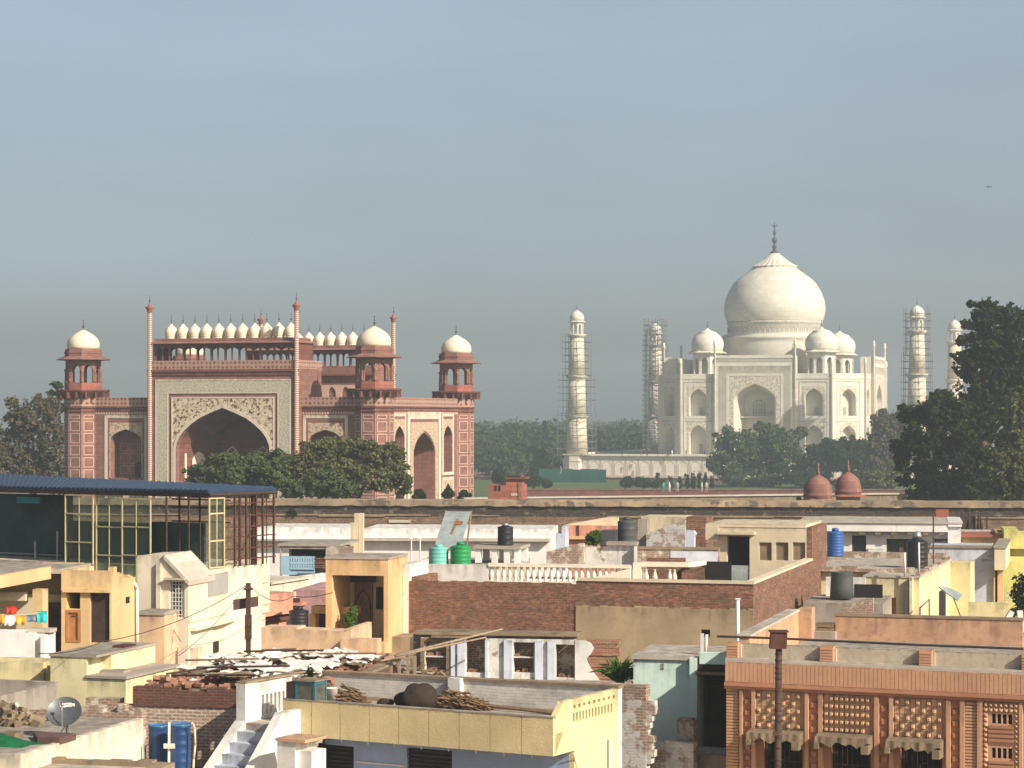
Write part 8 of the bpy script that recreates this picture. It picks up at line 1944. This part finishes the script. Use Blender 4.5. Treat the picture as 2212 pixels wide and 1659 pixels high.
# debris, leaning planks, poles
rr = random.Random(44); P0 = h.sub(-1.0, -1.2); zf2 = F_(1200, 490)[1]
for k in range(16):
    f = rr.random(); c = h.sub(-4.6+5.0*f, rr.uniform(-1.2, -.3), zf2+.08+rr.uniform(0, .25)); l = rr.uniform(.4, 1.1); an = rr.uniform(-.35, .6); m = MB(); m.box(-l, l, -.05, .05, -.025, .025)
    o = solo(m, 'plank', M['wood'] if k % 3 else M['concrete_pale'], 'loose weathered plank in the debris before the ruined wall', 'plank', None, c, 0, 'planks in the debris'); o.rotation_euler = (rr.uniform(-.4, .4), -an, rr.uniform(-.7, .7))
m = MB()
for k in range(90):
    c = h.sub(rr.uniform(-5.5, .8), rr.uniform(-1.6, .2), zf2+rr.uniform(-.1, .12)); s = rr.uniform(.06, .2); m.xf = Matrix.Translation(c) @ Matrix.Rotation(rr.random()*6, 4, (rr.random(), rr.random(), 1)); m.box(-s, s, -s*.6, s*.6, -s*.3, s*.3)
m.xf = None; tag(m.obj('wall_debris', M['broken']), kind='stuff')
g = Frame(*q('F', 820, 480), 74, 9); m = MB(); m.box(-3.5, 12, .0, 8.5, 0, zf2-.1); solo(m, 'yard_floor', M['concrete'], 'rough concrete yard floor in front of the ruined wall', 'floor', g)
for (x0, y0, x1, y1, Y0, Y1, lb) in ((1140, 345, 1970, 140, 73.5, 75.5, 'longest bamboo pole leaning up in front of the ruined wall'), (1130, 352, 1840, 205, 73.3, 75.4, 'lower bamboo pole leaning beside the longest one'), (840, 430, 1290, 330, 73.8, 74.6, 'short bamboo pole over the debris left of the ruined wall')):
    m = MB(); m.tube(world(*q('F', x0, y0), Y0), world(*q('F', x1, y1), Y1), .05, 7, .03); solo(m, 'bamboo_pole', M['bamboo'], lb, 'pole', group='leaning bamboo poles')
g = Frame(*q('F', 1085, 375), 73.8, 9)
t = thing('broken_frames', 'broken wooden frames standing among the debris left of the ruined wall', 'frame', g)
for x0, x1, y0, y1 in ((1085, 1170, 375, 470), (1215, 1292, 350, 465)): a = rrect(g, 'F', x0, y0, x1, y1); m = MB(); m.ring(a[0], a[1], a[2]-.2, a[3], .09, 0, .08); m.obj('frame', M['bamboo'], t)
g = Frame(*q('F', 1245, 205), 80, 9); a = rrect(g, 'F', 1245, 205, 1300, 310); m = MB(); m.slab(0, a[1], 0, a[3], 0, .1, [(a[1]*.25, a[1]*.5, a[2]+.05, a[2]+.7), (a[1]*.25, a[1]*.5, a[2]+.85, a[3]-.15)]); m.box(0, a[1], .3, .35, 0, a[3]); solo(m, 'meter_panel', M['oldcap'], 'narrow panel with two dark slots left of the ruined wall', 'panel', g)
# spiky plant
p = world(*q('G', 925, 548), 73.2); t = thing('spiky_plant', 'spiky green plant on the wall between the ruin and the mint house', 'plant', None, (p.x, p.y, p.z))
m = MB(); rr = random.Random(17)
for k in range(150):
    a = rr.random()*6.3; el = rr.uniform(.3, 1.45); l = rr.uniform(.5, 1.05); d = Vector((math.cos(a)*math.cos(el)*1.2, math.sin(a)*math.cos(el)*.7, math.sin(el))); s = d.cross(Vector((rr.random()-.5, rr.random()-.5, .3))).normalized()*rr.uniform(.03, .06)
    mid = d*l*.6+Vector((0, 0, .08)); tip = d*l-Vector((0, 0, .18*l)); b0 = Vector((rr.gauss(0, .1), rr.gauss(0, .08), 0)); m.add([b0-s*.4, b0+s*.4, b0+mid+s, b0+mid-s, b0+tip], [(0, 1, 2, 3), (3, 2, 4)])
m.obj('leaves', M['leaf_bright'], t); m = MB(); m.lathe([(.18, -2.5), (.14, 0), (.1, .12)], 8); m.obj('stem', M['bark'], t)
p = world(*q('G', 1085, 545), 71.5); crown([(p.x, p.y, p.z, .35, .25, .35), (p.x+.25, p.y, p.z-.2, .2, .2, .3)], 320, .1, 6)
wd = crown([(p.x, p.y, p.z, .32, .25, .32), (p.x+.22, p.y, p.z-.2, .2, .2, .3)], 300, .1, 6).obj('weed', M['leaf']); tag(wd, 'small leafy weed clinging to the mint house corner', 'plant')
# ------------------------------------------------------------ haze: the dusty morning air
hz = MB(); hz.box(-900, 900, -40, 2600, -1.0, 76)
hm = bpy.data.materials.new('haze'); hm.use_nodes = True; t = hm.node_tree; t.nodes.clear()
pv = t.nodes.new('ShaderNodeVolumePrincipled'); pv.inputs['Color'].default_value = (.66, .78, .85, 1); pv.inputs['Density'].default_value = .00052
pv.inputs['Anisotropy'].default_value = 0.25
mo = t.nodes.new('ShaderNodeOutputMaterial'); t.links.new(pv.outputs[0], mo.inputs['Volume'])
tag(hz.obj('haze', hm), kind='stuff')
